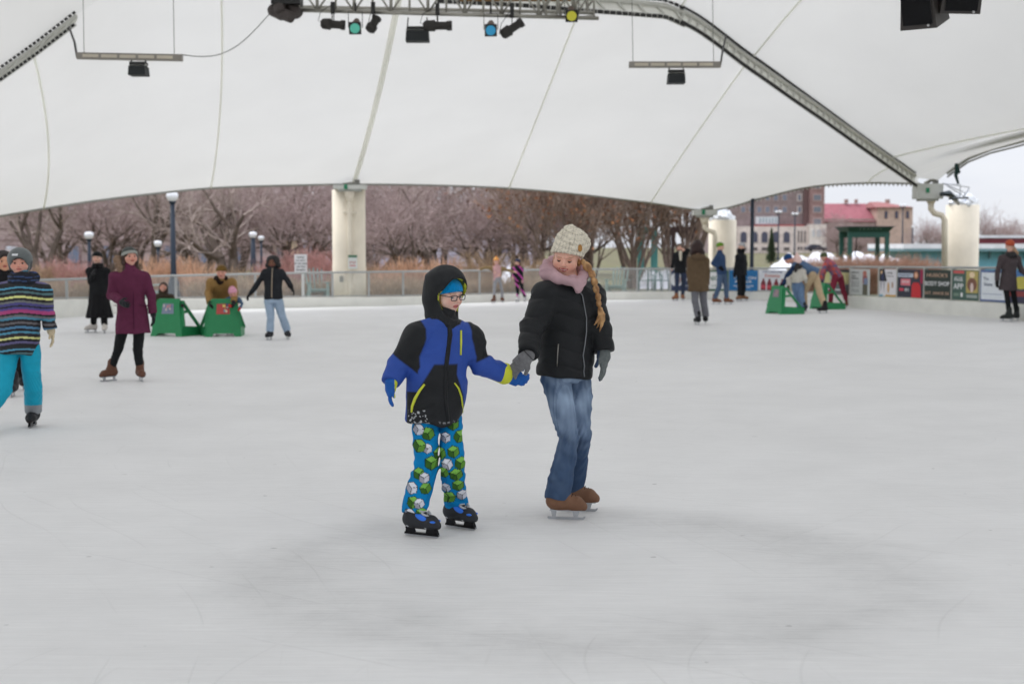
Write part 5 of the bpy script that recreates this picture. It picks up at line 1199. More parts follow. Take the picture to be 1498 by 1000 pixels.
def prof_spot(x, y, ang, label, L=.42, tilt=0):
    o = P(x, y, TY - .1); root = empty('profile_spotlight', o + UP * .2, label, 'spotlight', 'stage lamps on the truss'); d = norm(A(math.cos(R_(ang)), tilt, math.sin(R_(ang))))
    b = MB(); b.tube([o - d * L * .5, o - d * L * .42, o - d * L * .1, o - d * L * .05, o + d * L * .3, o + d * L * .34, o + d * L * .5], [.05, .09, .10, .07, .07, .085, .085], LK, 14); b.build('housing', M_PAINT, root, True)
    b = MB(); w = A(0, 1, 0); b.tube([o + w * .12, o + w * .12 + UP * .22, o - w * .12 + UP * .22, o - w * .12], .01, LK, 6); b.box(o + UP * .28, (.07, .06, .20), DK); b.build('yoke', M_PAINT, root)
    b = MB(); b.tube([o - d * L * .4, o - d * L * .6 + UP * .05, o - d * L * .5 + UP * .2, o + UP * .35], .006, DK, 5); b.build('cable', M_LINE, root)
prof_spot(487, 36, -4, 'dark profile spotlight lying level, leftmost under the truss'); prof_spot(546, 36, 62, 'small dark spotlight pointing steeply down beside the green lamp', .3, .3)
prof_spot(640, 38, 0, 'dark profile spotlight lying level right of the wide flood lamp', .50); prof_spot(749, 42, 33, 'dark profile spotlight tilted down to the left, right of the blue lamp', .44)
def flood(x, y, w, h, label, Y, hang=14, fin=True):
    o = P(x, y, Y); root = empty('flood_lamp', o + UP * .2, label, 'flood lamp'); s1 = Y / F_PX
    b = MB(); b.box(o, (w * s1, .28, h * s1), col(30, 34, 36), None, .94); b.build('housing', M_PAINT, root)
    b = MB(); b.box(o + UP * (h * .5 + 4) * s1, (w * .9 * s1, .20, 4.5 * s1), DK); b.box(o + UP * (h * .5 + 2) * s1 + A(0, -.06, 0), (w * s1 * .98, .06, 1.6 * s1), col(190, 190, 186)); b.build('hood_plate', M_PAINT, root)
    for q in (-1, 1):
        b = MB(); b.tube([o + A(q * w * .46 * s1, 0, h * .3 * s1), o + A(q * w * .40 * s1, 0, (h * .5 + hang) * s1)], .012, LK, 6); b.build('bracket', M_PAINT, root)
    return root
flood(611, 54, 34, 15, 'wide black flood lamp hanging in the middle of the truss', TY, 20)
# cluster at left end of truss
o = P(417, 10, TY); root = empty('lamp_cluster', o, 'dark cluster of moving head lamps at the left end of the truss', 'stage lamps')
rg = random.Random(4)
b = MB(); b.box(P(420, 2, TY), (.50, .4, .14), DK); b.build('base', M_PAINT, root)
for i, (x, y, a) in enumerate(((405, 18, 30), (418, 22, -25), (430, 14, 50), (409, 8, 80))):
    q = P(x, y, TY - .1 * (i % 2)); d = norm(A(math.cos(R_(a)), -.4, -abs(math.sin(R_(a))))); b = MB(); b.tube([q - d * .15, q - d * .1, q + d * .14, q + d * .15], [.08, .11, .10, .07], col(66, 60, 58), 12); b.box(q, (.14, .16, .12), col(50, 46, 46)); b.build('lamp_head', M_PAINT, root, False)
# hanging light bars
def light_bar(x0, x1, y, Y, fx, hx, label, flabel):
    a, c_ = P(x0, y[0], Y), P(x1, y[1], Y); root = empty('light_bar', (a + c_) / 2, label, 'light bar', 'light bars hanging under the tent')
    b = MB(); b.bar(a, c_, .10, .10, col(132, 128, 122)); b.build('bar', M_METAL, root)
    b = MB()
    for t in np.linspace(.06, .94, 6)[:-1]: m_ = a * (1 - t) + c_ * t; m2 = a * (1 - t - .15) + c_ * (t + .15); b.bar(m_ - A(0, .055, 0), m2 - A(0, .055, 0), .01, .045, col(184, 176, 160))
    b.build('socket_strip', M_PAINT, root)
    for h_ in hx: MB().tube([P(h_, y[0], Y), P(h_ - 3, -90, Y)], .006, col(120, 120, 116), 5).build('hanging_wire', M_LINE, root)
    MB().tube([P(x1 if fx > 900 else x0, y[1], Y), P((x1 + 3) if fx > 900 else x0 - 4, y[0] - 20, Y), P((x1 + 8) if fx > 900 else x0 - 12, y[0] - 42, Y + .5)], .018, col(80, 80, 80), 6).build('cable', M_LINE, root)
    flood(fx, (y[0] + y[1]) / 2 + 21, 25, 13, flabel, Y, 10)
light_bar(113, 267, (82, 85), 22, 203, (123, 255), 'grey light bar hanging on thin wires at the upper left', 'small black flood lamp under the left light bar')
light_bar(920, 1054, (95, 95), 24, 989, (926, 1044), 'grey light bar hanging on thin wires at the upper right', 'small black flood lamp under the right light bar')
# loose cable from the left bar to the lamp cluster
b = MB(); b.tube(spline(np.array([P(x, y, 22 + (x - 265) / 150 * 3) for x, y in ((265, 80), (290, 83), (320, 80), (350, 65), (372, 45), (393, 22))]), 16), .008, col(110, 110, 106), 5)
tag(b.build('hanging_cable', M_LINE, None, True, loc=P(265, 80, 22)), 'thin cable sagging from the left light bar to the dark lamp cluster', 'cable')
# loudspeakers top right
Y = 14.0
for px_, py_, w_, h_, ang, lab in ((1350, 2, .36, .46, -35, 'black angular loudspeaker hanging at the top right, the left one of the pair'), (1397, -8, .40, .30, 5, 'black boxy loudspeaker hanging at the top right, the right one of the pair')):
    o = P(px_, py_, Y); root = empty('loudspeaker', o, lab, 'loudspeaker', 'pair of loudspeakers under the tent'); a = R_(ang)
    Rm = np.array([[math.cos(a), -math.sin(a), 0], [math.sin(a), math.cos(a), 0], [0, 0, 1]]) @ np.array([[1, 0, 0], [0, math.cos(.35), -math.sin(.35)], [0, math.sin(.35), math.cos(.35)]])
    b = MB(); b.box(o, (w_, .40, h_), col(56, 52, 50), Rm, .78 if ang < 0 else .95); b.build('cabinet', M_PLAST, root)
    b = MB(); b.box(o + Rm @ A(0, -.205, .0), (w_ * .8, .012, h_ * .8), col(22, 22, 24), Rm); b.build('grille', M_KNIT, root)
    b = MB(); b.tube([o + Rm @ A(w_ * .3, -.21, -h_ * .42), o + Rm @ A(w_ * .3, -.23, -h_ * .42)], .012, col(190, 190, 190), 8); b.build('badge', M_METAL, root)
    MB().tube([o + UP * h_ * .4, o + UP * 1.2], .02, LK, 6).build('hanger', M_METAL, root)
# columns
CR = A(.87, .795, .665)
def column(px, Y, r, ytop, label, plate=None):
    c = P(px, ytop, Y); h_ = c[2]; root = empty('column', (c[0], c[1], 0), label, 'column', 'round cream columns under the tent'); base = A(c[0], c[1], -.05)
    b = MB(); b.lathe(base, [(r * 1.0, 0), (r * 1.0, h_ * .36), (r * .985, h_ * .365), (r * .985, h_ + .05)], CR, 40); b.build('shaft', M_STONE, root, True)
    return root, c
def snow_cap(root, c, r):
    s = S(); rg = np.random.default_rng(3)
    for i in range(34):
        a = rg.uniform(0, 6.28); q = r * math.sqrt(rg.random()) * .85; s.add(ell(c + A(q * math.cos(a), q * math.sin(a), .02), (.10, .10, rg.uniform(.12, .40 * (1.1 - q / r) + .13))), .02)
    s.dis(wob(30, .02, 4)); sdf_obj('snow', s, .03, M_PAINT, root, col(235, 238, 245, 1.0))
r1, c1 = column(510, 38.7, .455, 278, 'tall cream column with a downpipe and a small notice, left of the boy')
b = MB(); b.tube([A(c1[0] + .08, c1[1] - .50, c1[2] - .05), A(c1[0] + .08, c1[1] - .50, 0)], .07, CR * .96, 12); b.tube([A(c1[0] + .08, c1[1] - .50, c1[2] - .05), A(c1[0] + .08, c1[1] - .48, c1[2] - .35)], [.16, .07], CR * .96, 14)
for z in (.9, 2.5): b.box(A(c1[0] + .08, c1[1] - .47, z), (.34, .06, .05), CR * .9)
b.build('downpipe', M_STONE, r1, True)
s0 = empty('notice', P(516, 383, c1[1] - .6), 'small white and green notice on the pipe of the tall column', 'notice'); b = MB(); q = P(516, 383, c1[1] - .6); b.box(q, (.24, .02, .36), col(206, 210, 208)); b.box(q + A(0, -.011, .15), (.24, .008, .06), col(60, 110, 84)); b.build('plate', M_PAINT, s0)
text_obj('lettering', 'STOP', M_PAINT, s0, q + A(0, -.014, -.02), A(1, 0, 0), UP, .07, col(176, 70, 70), bold=True); MB().box(q + A(0, -.014, -.10), (.16, .004, .03), col(190, 110, 110)).build('print', M_PAINT, s0)
MB().box(A(c1[0] - .16, c1[1] - .455, .72), (.10, .04, .16), col(140, 140, 134)).build('socket_box', M_PLAST, r1)
r2, c2 = column(1057, 47, .46, 322, 'cream column topped with snow behind the man in the green beanie'); snow_cap(r2, c2, .46)
r3, c3c = column(1408.5, 41, .47, 300, 'cream column topped with snow in front of the low turquoise building'); snow_cap(r3, c3c, .47)
def gutter(root_lab, pts, hopper, r=.085):
    root = empty('drain_pipe', A(*pts[-1][:2], 0), root_lab, 'drain pipe', 'cream drain pipes from the tent corners'); b = MB(); b.tube(pts, r, CR, 14); b.build('pipe', M_STONE, root, True)
    b = MB(); b.tube(hopper, [.17, .09], CR, 16); b.build('hopper', M_STONE, root, True)
gutter('cream drain pipe bending down beside the snow topped column on the right', [P(1362, 295, 40), P(1362, 306, 40), P(1367, 312, 40), P(1378, 315, 40), P(1382, 322, 40), P(1382, 400, 40) ], [P(1362, 290, 40), P(1362, 298, 40)])
gutter('cream drain pipe bending down behind the woman in the long brown coat', [P(1031, 326, 46), P(1031, 333, 46), P(1036, 337, 46), P(1045, 340, 46), P(1046, 346, 46), P(1046, 400, 46)], [P(1031, 318, 46), P(1031, 328, 46)], .08)
def corner(px, py, Y, w, h_, label):
    o = P(px, py, Y); root = empty('roof_anchor', o, label, 'roof anchor', 'anchor boxes at the corners of the tent'); s1 = Y / F_PX
    b = MB(); b.box(o, (w * s1, .5, h_ * s1), col(198, 200, 196)); b.box(o - UP * (h_ * .5 + 1.5) * s1, (w * .7 * s1, .4, 3 * s1), col(170, 172, 168), None); b.build('box', M_PAINT, root)
    b = MB(); b.box(o + A(-w * .1 * s1, -.26, h_ * .05 * s1), (5 * s1, .02, 7 * s1), col(50, 130, 96)); b.build('green_tag', M_PAINT, root)
    b = MB(); b.tube([o + A(-w * .2 * s1, -.2, h_ * .5 * s1), o + A(w * .2 * s1, -.2, h_ * .85 * s1)], .05, col(130, 130, 124), 8); b.box(o + A(w * .25 * s1, -.1, h_ * .6 * s1), (.12, .2, .25), col(120, 120, 116)); b.build('bracket', M_METAL, root)
corner(1357, 280, 40, 38, 22, 'pale anchor box with a green tag under the right corner of the tent')
corner(1031, 311, 46, 34, 8, 'pale anchor plate with a green tag above the woman in the brown coat')
corner(512, 274, 38.3, 46, 6, 'pale anchor plate with a green tag on top of the tall column')
# dome of fabric round the right corner, stay cables, dark bracket
o = P(1395, 275, 39); root = empty('stay_cables', P(1385, 300, 40), 'bundle of steel stay cables and a dark strap right of the pale anchor box', 'stay cables')
b = MB()
for x1, y1 in ((1418, 262), (1412, 270), (1424, 284), (1405, 258)): b.tube([P(1380, 268, 39.6), P(x1, y1 + 12, 40.4), P(1404, 300, 41)], .016, col(190, 192, 196), 6)
b.build('cable', M_METAL, root, True)
b = MB(); b.tube([P(1376, 284, 39.5), P(1388, 283, 39.6), P(1397, 291, 40), P(1402, 298, 40.5)], [.05, .09, .08, .05], col(70, 76, 80), 8); b.tube([P(1388, 291, 39.5), P(1396, 290, 39.5), P(1416, 289, 40)], .03, col(80, 84, 88), 6); b.build('shackle', M_METAL, root, True)
b = MB(); b.tube([P(1399, 240, 38.6), P(1401, 252, 38.7), P(1398, 256, 38.7), P(1402, 269, 38.7)], [.05, .08, .05, .03], col(40, 62, 60), 8); b.build('strap', M_FAB, root, True)
# ------------------------------------------------------------------ green skating aids
GN = col(36, 136, 84, .95)
def walker(px, py, yaw, label, pic, k=1.0):
    g0 = G(px, py); root = empty('skating_aid', g0, label, 'skating aid', 'green plastic skating aids')
    y = R_(yaw); f = A(math.sin(y), -math.cos(y), 0); x = A(math.cos(y), math.sin(y), 0); w = lambda a, b_, c: g0 + (x * a - f * b_) * k + UP * c * k     # b_ = distance back from the front panel
    b = MB(); th = -f * .035 * k + UP * .0
    e = lambda a, c: (a, c); zt = .64; up = UP * k - f * .17 * k      # panel leans back
    prof = [(-.315, 0), (-.20, 0), (-.17, .055), (.17, .055), (.20, 0), (.315, 0), (.205, zt), (-.205, zt)]
    b.prism([(p[0] * k, p[1]) for p in prof], g0, x, up, th, GN); b.build('front_panel', M_PLAST, root)
    b = MB(); b.prism([(-.12 * k, .40), (.12 * k, .40), (.105 * k, .58), (-.105 * k, .58)], g0 + f * .004, x, up, f * .004, pic[0])
    b.build('picture', M_PLAST, root)
    rg = np.random.default_rng(int(px)); b = MB()
    for i in range(9):
        a_, c_ = rg.uniform(-.10, .085), rg.uniform(.42, .53); b.prism([(a_ * k, c_), ((a_ + .03) * k, c_), ((a_ + .025) * k, c_ + .045), ((a_ + .004) * k, c_ + .04)], g0 + f * (.009 + i * .0005), x, up, f * .001, pic[1 + i % (len(pic) - 1)])
    b.build('picture_detail', M_PLAST, root)
    for q in (-1, 1):
        b = MB()
        b.prism([(0, 0), (.60, 0), (.60, .15), (.04, .19)], w(q * .30, .01, 0), (-f * 1.0 + x * q * .16) * k, UP * k, -x * q * .035 * k, GN)
        b.bar(w(q * .385, .52, .14), w(q * .215, .20, .62), .04 * k, .05 * k, GN, x); b.bar(w(q * .29, .07, .17), w(q * .205, .16, .60), .10 * k, .035 * k, GN, -f)
        b.bar(w(q * .205, .10, .625), w(q * .215, .26, .60), .045 * k, .045 * k, GN, UP); b.bar(w(q * .25, .12, .42), w(q * .29, .30, .44), .025 * k, .05 * k, GN, UP) if q > 0 else None
        b.build('side_frame', M_PLAST, root)
    b = MB(); b.tube([w(-.20, .14, .64), w(.20, .14, .64)], .030 * k, GN, 10); b.build('handle', M_PLAST, root, True)
    b = MB(); b.box(w(0, .30, .10), (.5 * k, .03 * k, .06 * k), GN, np.c_[x, -f, UP]); b.build('cross_bar', M_PLAST, root)
walker(243, 492, -16, 'leftmost green plastic skating aid, with a grey blue picture', (col(120, 130, 150), col(190, 130, 130), col(90, 110, 140), col(200, 190, 180)))
walker(327, 492.5, 13, 'green plastic skating aid with a red and yellow picture before the man in tan', (col(176, 70, 66), col(220, 200, 110), col(80, 150, 180), col(230, 214, 190), col(190, 60, 60)))
walker(1131, 459, -64, 'front right green plastic skating aid beside the girl in the white sweater', (col(130, 120, 130), col(190, 150, 140), col(90, 90, 120)), 1.0)
walker(1194, 452, -68, 'rear right green plastic skating aid under the child in the pink patterned jacket', (col(130, 120, 130), col(190, 150, 140), col(90, 90, 120)), 1.0)

# ------------------------------------------------------------------ signs, lamps, seats
def base_at(px, Y): q = P(px, 400, Y); return A(q[0], q[1], gz(0, Y))
q = base_at(443, 38.6); root = empty('rule_sign', q, 'white sign with five lines of black writing on a white post', 'sign')
b = MB(); b.box(q + UP * .62, (.07, .04, 1.3), col(216, 218, 220)); b.build('post', M_PAINT, root)
c = P(440, 385.5, 38.5); b = MB(); b.box(c, (.34, .02, .50), col(216, 216, 220)); b.build('plate', M_PAINT, root)
for i, t_ in enumerate(('PLEASE', 'DO NOT', 'SIT OR LEAN', 'ON THE', 'BOARDS')):
    text_obj('lettering', t_, M_PAINT, root, c + A(0, -.014, .17 - .085 * i), A(1, 0, 0), UP, .062, col(50, 50, 54), bold=True)
NV = col(38, 48, 62)
def lamp(px, ytop, Y, gw, label, r=.07, basey=None, dbl=False, globe=True, flare=True):
    c = P(px, ytop, Y); z0 = gz(0, Y); root = empty('street_lamp', (c[0], c[1], z0), label, 'street lamp', 'street lamps'); gr = gw * Y / F_PX / 2
    b = MB(); H_ = c[2] - z0 - gr * 1.5
    pr = [(r * 2.6, 0), (r * 2.6, .12), (r * 2.2, .18), (r * 1.9, .55), (r * 1.15, .75), (r, .9), (r * .75, H_)] if flare else [(r, 0), (r, .5), (r * .85, H_)]
    b.lathe(A(c[0], c[1], z0), pr, NV, 14); b.build('pole', M_METAL if False else M_PAINT, root, True)
    if globe:
        for dx in ((-1.1 * gr, 1.1 * gr) if dbl else (0,)):
            b = MB(); o = A(c[0] + dx, c[1], z0 + H_); b.lathe(o, [(gr * .45, -.02), (gr * .5, 0), (gr * .85, gr * .35), (gr * 1.0, gr * .9), (gr * .85, gr * 1.35), (gr * .3, gr * 1.5)], col(232, 234, 240, 1.0), 16); b.build('globe', M_GLOSS, root, True)
            b = MB(); b.lathe(o, [(gr * .35, -gr * .5), (gr * .6, -.02), (gr * .55, .02)], NV, 12); b.build('collar', M_PAINT, root, True)
        if dbl: MB().bar(A(c[0] - gr * 1.1, c[1], z0 + H_ - gr * .4), A(c[0] + gr * 1.1, c[1], z0 + H_ - gr * .4), .05, .05, NV).build('arm', M_PAINT, root)
lamp(252, 281, 41.5, 18, 'tall dark street lamp with a white globe behind the boards at the left', .085)
lamp(130, 339, 50, 14, 'street lamp with a pale globe above the person in the black skirt', .07)
lamp(231, 352, 52, 12, 'smaller street lamp with a white globe just left of the tallest lamp', .07)
lamp(370, 339, 50, 12, 'dark street lamp behind the person in the black zipped jacket', .10)
lamp(382, 345, 52, 9, 'thin street lamp with a small white lantern just left of the curly haired skater', .05)
lamp(1101, 276, 46, 6, 'plain dark pole rising in front of the far brown hotel', .065, globe=False, flare=False)
lamp(1139, 308, 200, 5, 'far twin globe street lamp in front of the hotel windows, left one of two', .12, dbl=True)
lamp(1163, 311, 200, 5, 'far twin globe street lamp in front of the hotel windows, right one of two', .12, dbl=True)
lamp(1321, 299, 190, 5, 'far twin globe street lamp in front of the red roofed building', .11, dbl=True)
lamp(1335, 330, 190, 4, 'far single street lamp right of the red roofed building', .11)
TE = col(128, 152, 148)
def adiron(px, Y, yaw, label):
    o = base_at(px, Y); root = empty('garden_chair', o, label, 'garden chair', 'teal garden chairs behind the boards'); a = R_(yaw); Rm = np.array([[math.cos(a), -math.sin(a), 0], [math.sin(a), math.cos(a), 0], [0, 0, 1]]); w = lambda x, y, z: o + Rm @ A(x, y, z)
    b = MB()
    for i in range(5): x = -.2 + .1 * i; b.bar(w(x, .22, .25), w(x * 1.25, .46, .98 - abs(x) * .3), .09, .02, TE, Rm[:, 0])
    b.build('backrest', M_PAINT, root); b = MB()
    for i in range(5): b.bar(w(-.25, -.25 + .1 * i, .36 - .025 * i), w(.25, -.25 + .1 * i, .36 - .025 * i), .085, .02, TE)
    b.build('seat', M_PAINT, root)
    for q in (-1, 1):
        b = MB(); b.bar(w(q * .31, -.3, .56), w(q * .31, .38, .54), .12, .02, TE); b.build('armrest', M_PAINT, root)
        b = MB(); b.bar(w(q * .28, -.25, 0), w(q * .28, -.25, .55), .09, .03, TE, Rm[:, 1]); b.bar(w(q * .27, -.28, .34), w(q * .27, .5, .02), .09, .03, TE, UP); b.build('leg', M_PAINT, root)
adiron(463, 42.5, 20, 'teal garden chair behind the boards just right of the white rule sign'); adiron(903, 46, -20, 'teal garden chair behind the boards right of the woman with the braid'); adiron(216, 40, 160, 'teal garden chair behind the boards, left of the tallest lamp')
MG = col(40, 84, 78)
for i, (px, Y, lb) in enumerate(((944, 50, 'left'), (957, 51, 'middle'), (968, 50, 'right'))):
    o = base_at(px, Y); root = empty('metal_chair', o, 'dark green metal chair behind the boards, %s one of three' % lb, 'chair', 'dark green metal chairs')
    b = MB(); b.tube([o + A(-.25, 0, 0), o + A(-.23, .02, .45), o + A(-.2, .1, .88), o + A(.2, .1, .88), o + A(.23, .02, .45), o + A(.25, 0, 0)], .02, MG, 6); b.tube([o + A(-.25, -.45, 0), o + A(-.25, -.4, .62), o + A(-.24, .0, .64)], .02, MG, 6); b.tube([o + A(.25, -.45, 0), o + A(.25, -.4, .62), o + A(.24, .0, .64)], .02, MG, 6); b.build('frame', M_PAINT, root, True)
    b = MB(); b.box(o + A(0, -.2, .45), (.46, .42, .02), MG)
    for k in range(5): b.bar(o + A(-.16 + .08 * k, .03, .5), o + A(-.16 + .08 * k, .10, .88), .02, .01, MG, A(1, 0, 0))
    b.build('seat', M_PAINT, root)
# teal timber shelter and dark arbour on the lawn
def frame_posts(name, label, cat, xs_, Y, z1, c, depth, bw=.22, overhang=.4, slat=True):
    a, b_ = P(xs_[0], 380, Y), P(xs_[1], 380, Y); root = empty(name, A((a[0] + b_[0]) / 2, Y, gz(0, Y)), label, cat); z0 = gz(0, Y)
    for x in (a[0], b_[0]):
        for dy in (0, depth): MB().box(A(x, Y + dy, (z0 + z1) / 2), (bw, bw, z1 - z0), c).build('post', M_PAINT, root)
    for dy in (0, depth): MB().box(A((a[0] + b_[0]) / 2, Y + dy, z1 + .12), (b_[0] - a[0] + overhang, bw * 1.1, .24), c).build('beam', M_PAINT, root)
    return root, a, b_, z1
frame_posts('park_shelter', 'teal timber shelter frame on the lawn left of the woman in the brown coat', 'shelter', (939, 959), 60, 2.15, col(84, 146, 140), 1.2, .16, .15)
frame_posts('garden_arch', 'dark wooden arbour behind the man leaning on the boards', 'arbour', (984, 1012), 62, 2.2, col(66, 50, 48), 1.5, .14, .3)
# green pergola at the right
c = col(46, 86, 78); root, a, b_, z1 = frame_posts('pergola', 'dark green pergola with a flared roof standing behind the brown shrubs on the right', 'pergola', (1243, 1297), 62, 1.98, c, 1.6, .17, .2)
b = MB(); zt = P(1270, 332, 62)[2]; xm = (a[0] + b_[0]) / 2; hw = (b_[0] - a[0]) / 2; Yp = 62
V = [A(xm - hw - .05, Yp - .1, z1 + .24), A(xm + hw + .05, Yp - .1, z1 + .24), A(xm + hw + .05, Yp + 1.7, z1 + .24), A(xm - hw - .05, Yp + 1.7, z1 + .24), A(xm - hw - .2, Yp - .4, zt), A(xm + hw + .2, Yp - .4, zt), A(xm + hw + .2, Yp + 2, zt), A(xm - hw - .2, Yp + 2, zt)]
b.add(V, [(0, 1, 5, 4), (1, 2, 6, 5), (2, 3, 7, 6), (3, 0, 4, 7), (4, 5, 6, 7)], c * .8); b.box(A(xm, Yp + .8, zt + .02), (2 * hw + .5, 2.5, .03), col(96, 92, 96)); b.build('roof', M_PAINT, root)
b = MB()
for i in range(6): b.box(A(xm - hw * .55 + i * hw * .22, Yp - .28, z1 + .42), (.05, .02, .14), col(150, 170, 165))
b.build('cut_out', M_PAINT, root)
for q in (-1, 1): MB().tube([A(xm + q * hw * .55, Yp + .3, z1), A(xm + q * hw * .62, Yp + .3, 1.2), A(xm + q * hw * .4, Yp + .3, .9)], .025, col(60, 50, 50), 5).build('climbing_stem', M_BARK, root)

# ------------------------------------------------------------------ plants
def segs_mesh(name, segs, n, c0, c1, parent, mat):
    Sg = np.array([(*a, *b_, ra, rb, cc) for a, b_, ra, rb, cc in segs]); a, b_ = Sg[:, :3], Sg[:, 3:6]; d = b_ - a; d /= np.linalg.norm(d, axis=1)[:, None] + 1e-9
    ref = np.where(np.abs(d[:, 2:3]) < .9, [[0, 0, 1.]], [[1., 0, 0]]); u = np.cross(d, ref); u /= np.linalg.norm(u, axis=1)[:, None]; v = np.cross(d, u)
    rings = []
    for base, r in ((a, Sg[:, 6]), (b_, Sg[:, 7])):
        for k in range(n):
            t = 2 * math.pi * k / n; rings.append(base + (math.cos(t) * u + math.sin(t) * v) * r[:, None])
    m = len(Sg); V = np.stack(rings, 1).reshape(-1, 3); idx = np.arange(m)[:, None] * (2 * n)
    F = np.concatenate([np.stack([idx[:, 0] + k, idx[:, 0] + (k + 1) % n, idx[:, 0] + n + (k + 1) % n, idx[:, 0] + n + k], 1) for k in range(n)])
    cc = np.repeat(Sg[:, 8], 2 * n)[:, None]; C = np.asarray(c0) * (1 - cc) + np.asarray(c1) * cc
    return mesh_obj(name, V, F, mat, parent, C, True)
def grow(rg, p, d, L, r, lev, maxl, out, cfg):
    n = 4 if lev < 2 else 3; q = p.copy(); step = L / n; pts = [q.copy()]
    for i in range(n):
        d = norm(d + rg.normal(size=3) * cfg['wig'] + A(0, 0, cfg['up'] * (1 if lev else .3))); q2 = q + d * step; r0 = r * (1 - .5 * i / n); r1 = r * (1 - .5 * (i + 1) / n)
        out.append((q, q2, r0, r1, rg.uniform(0, 1), lev)); q = q2; pts.append((q.copy(), d.copy(), r1))
    if lev >= maxl: return
    k = cfg['kids'][lev]
    for j in range(k):
        i = rg.integers(1 if lev else 2, n + 1) if j else n; pq, pd, pr = pts[i]; ax = norm(np.cross(pd, rg.normal(size=3))); an = R_(rg.uniform(*cfg['ang'])); nd = norm(pd * math.cos(an) + ax * math.sin(an))
        grow(rg, pq, nd, L * rg.uniform(.55, .82), pr * .68, lev + 1, maxl, out, cfg)
def tree(px, Y, seed, cfg, H_, label, c_tr, c_tw, proto=None):
    q = base_at(px, Y); q[2] = gz(0, Y) - .05; root = empty('bare_tree', q, label, 'tree', 'bare winter trees'); rg = np.random.default_rng(seed); out = []
    for i in range(cfg['stems']):
        a = 6.28 * i / cfg['stems'] + rg.uniform(0, 1); tl = cfg['tilt'] * rg.uniform(.5, 1.2) if cfg['stems'] > 1 else .08
        grow(rg, q + A(math.cos(a), math.sin(a), 0) * .10 * (cfg['stems'] > 1), norm(A(math.cos(a) * tl, math.sin(a) * tl, 1)), H_ * cfg['trunk'], H_ * .022 * rg.uniform(.75, 1.2) * cfg.get('thick', 1), 0, cfg['lev'], out, cfg)
    tr = [s_[:5] for s_ in out if s_[5] <= 1]; tw = [(s_[0], s_[1], max(s_[2], cfg['rmin']), max(s_[3], cfg['rmin']), s_[4]) for s_ in out if s_[5] > 1]
    segs_mesh('trunk', tr, 6, c_tr * .8, c_tr * 1.15, root, M_BARK); segs_mesh('crown', tw, 3, c_tw * .8, c_tw * 1.25, root, M_BARK)
    if cfg.get('leaf'):
        V = []; F = []; C = []
        tips = [s_[1] for s_ in out if s_[5] >= cfg['lev'] - 1]
        for i in rg.integers(0, len(tips), cfg['leaf']):
            p = tips[i] + rg.normal(size=3) * .05; u = rg.normal(size=3) * .035; v = rg.normal(size=3) * .035; k = len(V); V += [p - u, p + v, p + u, p - v]; F.append((k, k + 1, k + 2, k + 3)); C += [np.array(col(*random.choice(((150, 104, 78), (120, 84, 66), (170, 120, 84), (104, 78, 66)))))] * 4
        mesh_obj('dry_leaves', np.array(V), F, M_BARK, root, np.array(C), False)
    return root
def copy_tree(root, px, Y, s, rz, label):
    r = root.copy(); COLL.objects.link(r); q = base_at(px, Y); r.location = Vector((q[0], q[1], gz(0, Y) - .05)); r.scale = (s, s, s * random.uniform(.9, 1.1)); r.rotation_euler = (0, 0, rz); r['label'] = label
    for ch in root.children: k = ch.copy(); COLL.objects.link(k); k.parent = r
    return r
CRAB = dict(stems=4, tilt=.65, trunk=.30, wig=.16, up=.05, kids=[5, 4, 4, 3, 1], ang=(22, 62), lev=5, rmin=.008)
OAK = dict(stems=2, tilt=.30, trunk=.34, wig=.17, up=.06, kids=[5, 4, 4, 3, 1], ang=(25, 60), lev=5, rmin=.009, thick=1.4)
VASE = dict(stems=8, tilt=.42, trunk=.34, wig=.08, up=.08, kids=[5, 5, 4, 3], ang=(12, 38), lev=4, rmin=.008, leaf=2200, thick=.42)
TRK = col(102, 91, 84); TWG = col(160, 146, 140); TWR = col(162, 144, 142); TWB = col(154, 136, 125)
protoA = tree(62, 58, 1, OAK, 7.5, 'bare spreading tree with a thick dark leaning trunk behind the helmeted child', TRK, TWG)
protoB = tree(340, 55, 2, OAK, 7.5, 'bare tree with a forked trunk right of the tallest lamp', TRK, TWG)
protoC = tree(590, 54, 3, CRAB, 5.6, 'low bare crab apple tree with a dense mauve crown just right of the tall column', TRK, TWR)
protoD = tree(925, 56, 4, VASE, 7.5, 'fan shaped bare tree holding brown leaves, right of the woman in the beanie', col(122, 107, 98), TWB)
protoE = tree(700, 56, 5, CRAB, 5.8, 'low bare crab apple tree with a mauve crown above the boy', TRK, TWR)
protoF = tree(808, 55, 6, VASE, 7.0, 'fan shaped bare brown tree directly behind the woman in the beanie', col(122, 107, 98), TWB)
for i, (pr, px, Y, s_, lb) in enumerate(((protoB, -40, 62, 1.05, 'bare tree at the far left edge behind the boards'), (protoC, 150, 68, 1.35, 'bare tree behind the burgundy parka'), (protoA, 215, 60, 1.0, 'bare tree just left of the tallest lamp'), (protoE, 290, 66, 1.4, 'bare dense tree between the tallest lamp and the man in tan'),
    (protoC, 415, 57, 1.15, 'bare tree behind the person in the black zipped jacket'), (protoA, 450, 64, 1.1, 'bare tree behind the white rule sign'), (protoE, 500, 60, 1.2, 'bare mauve tree behind the tall column'), (protoB, 640, 62, 1.1, 'bare tree farther back above the boy'),
    (protoC, 755, 60, 1.15, 'bare tree behind the girl with outstretched arms'), (protoF, 865, 61, 1.05, 'brown fan shaped tree between the beanie and the leafy tree'), (protoD, 985, 58, .95, 'brown fan shaped tree behind the man leaning on the boards'))):
    copy_tree(pr, px, Y, s_, 1.1 + i * 1.7, lb)
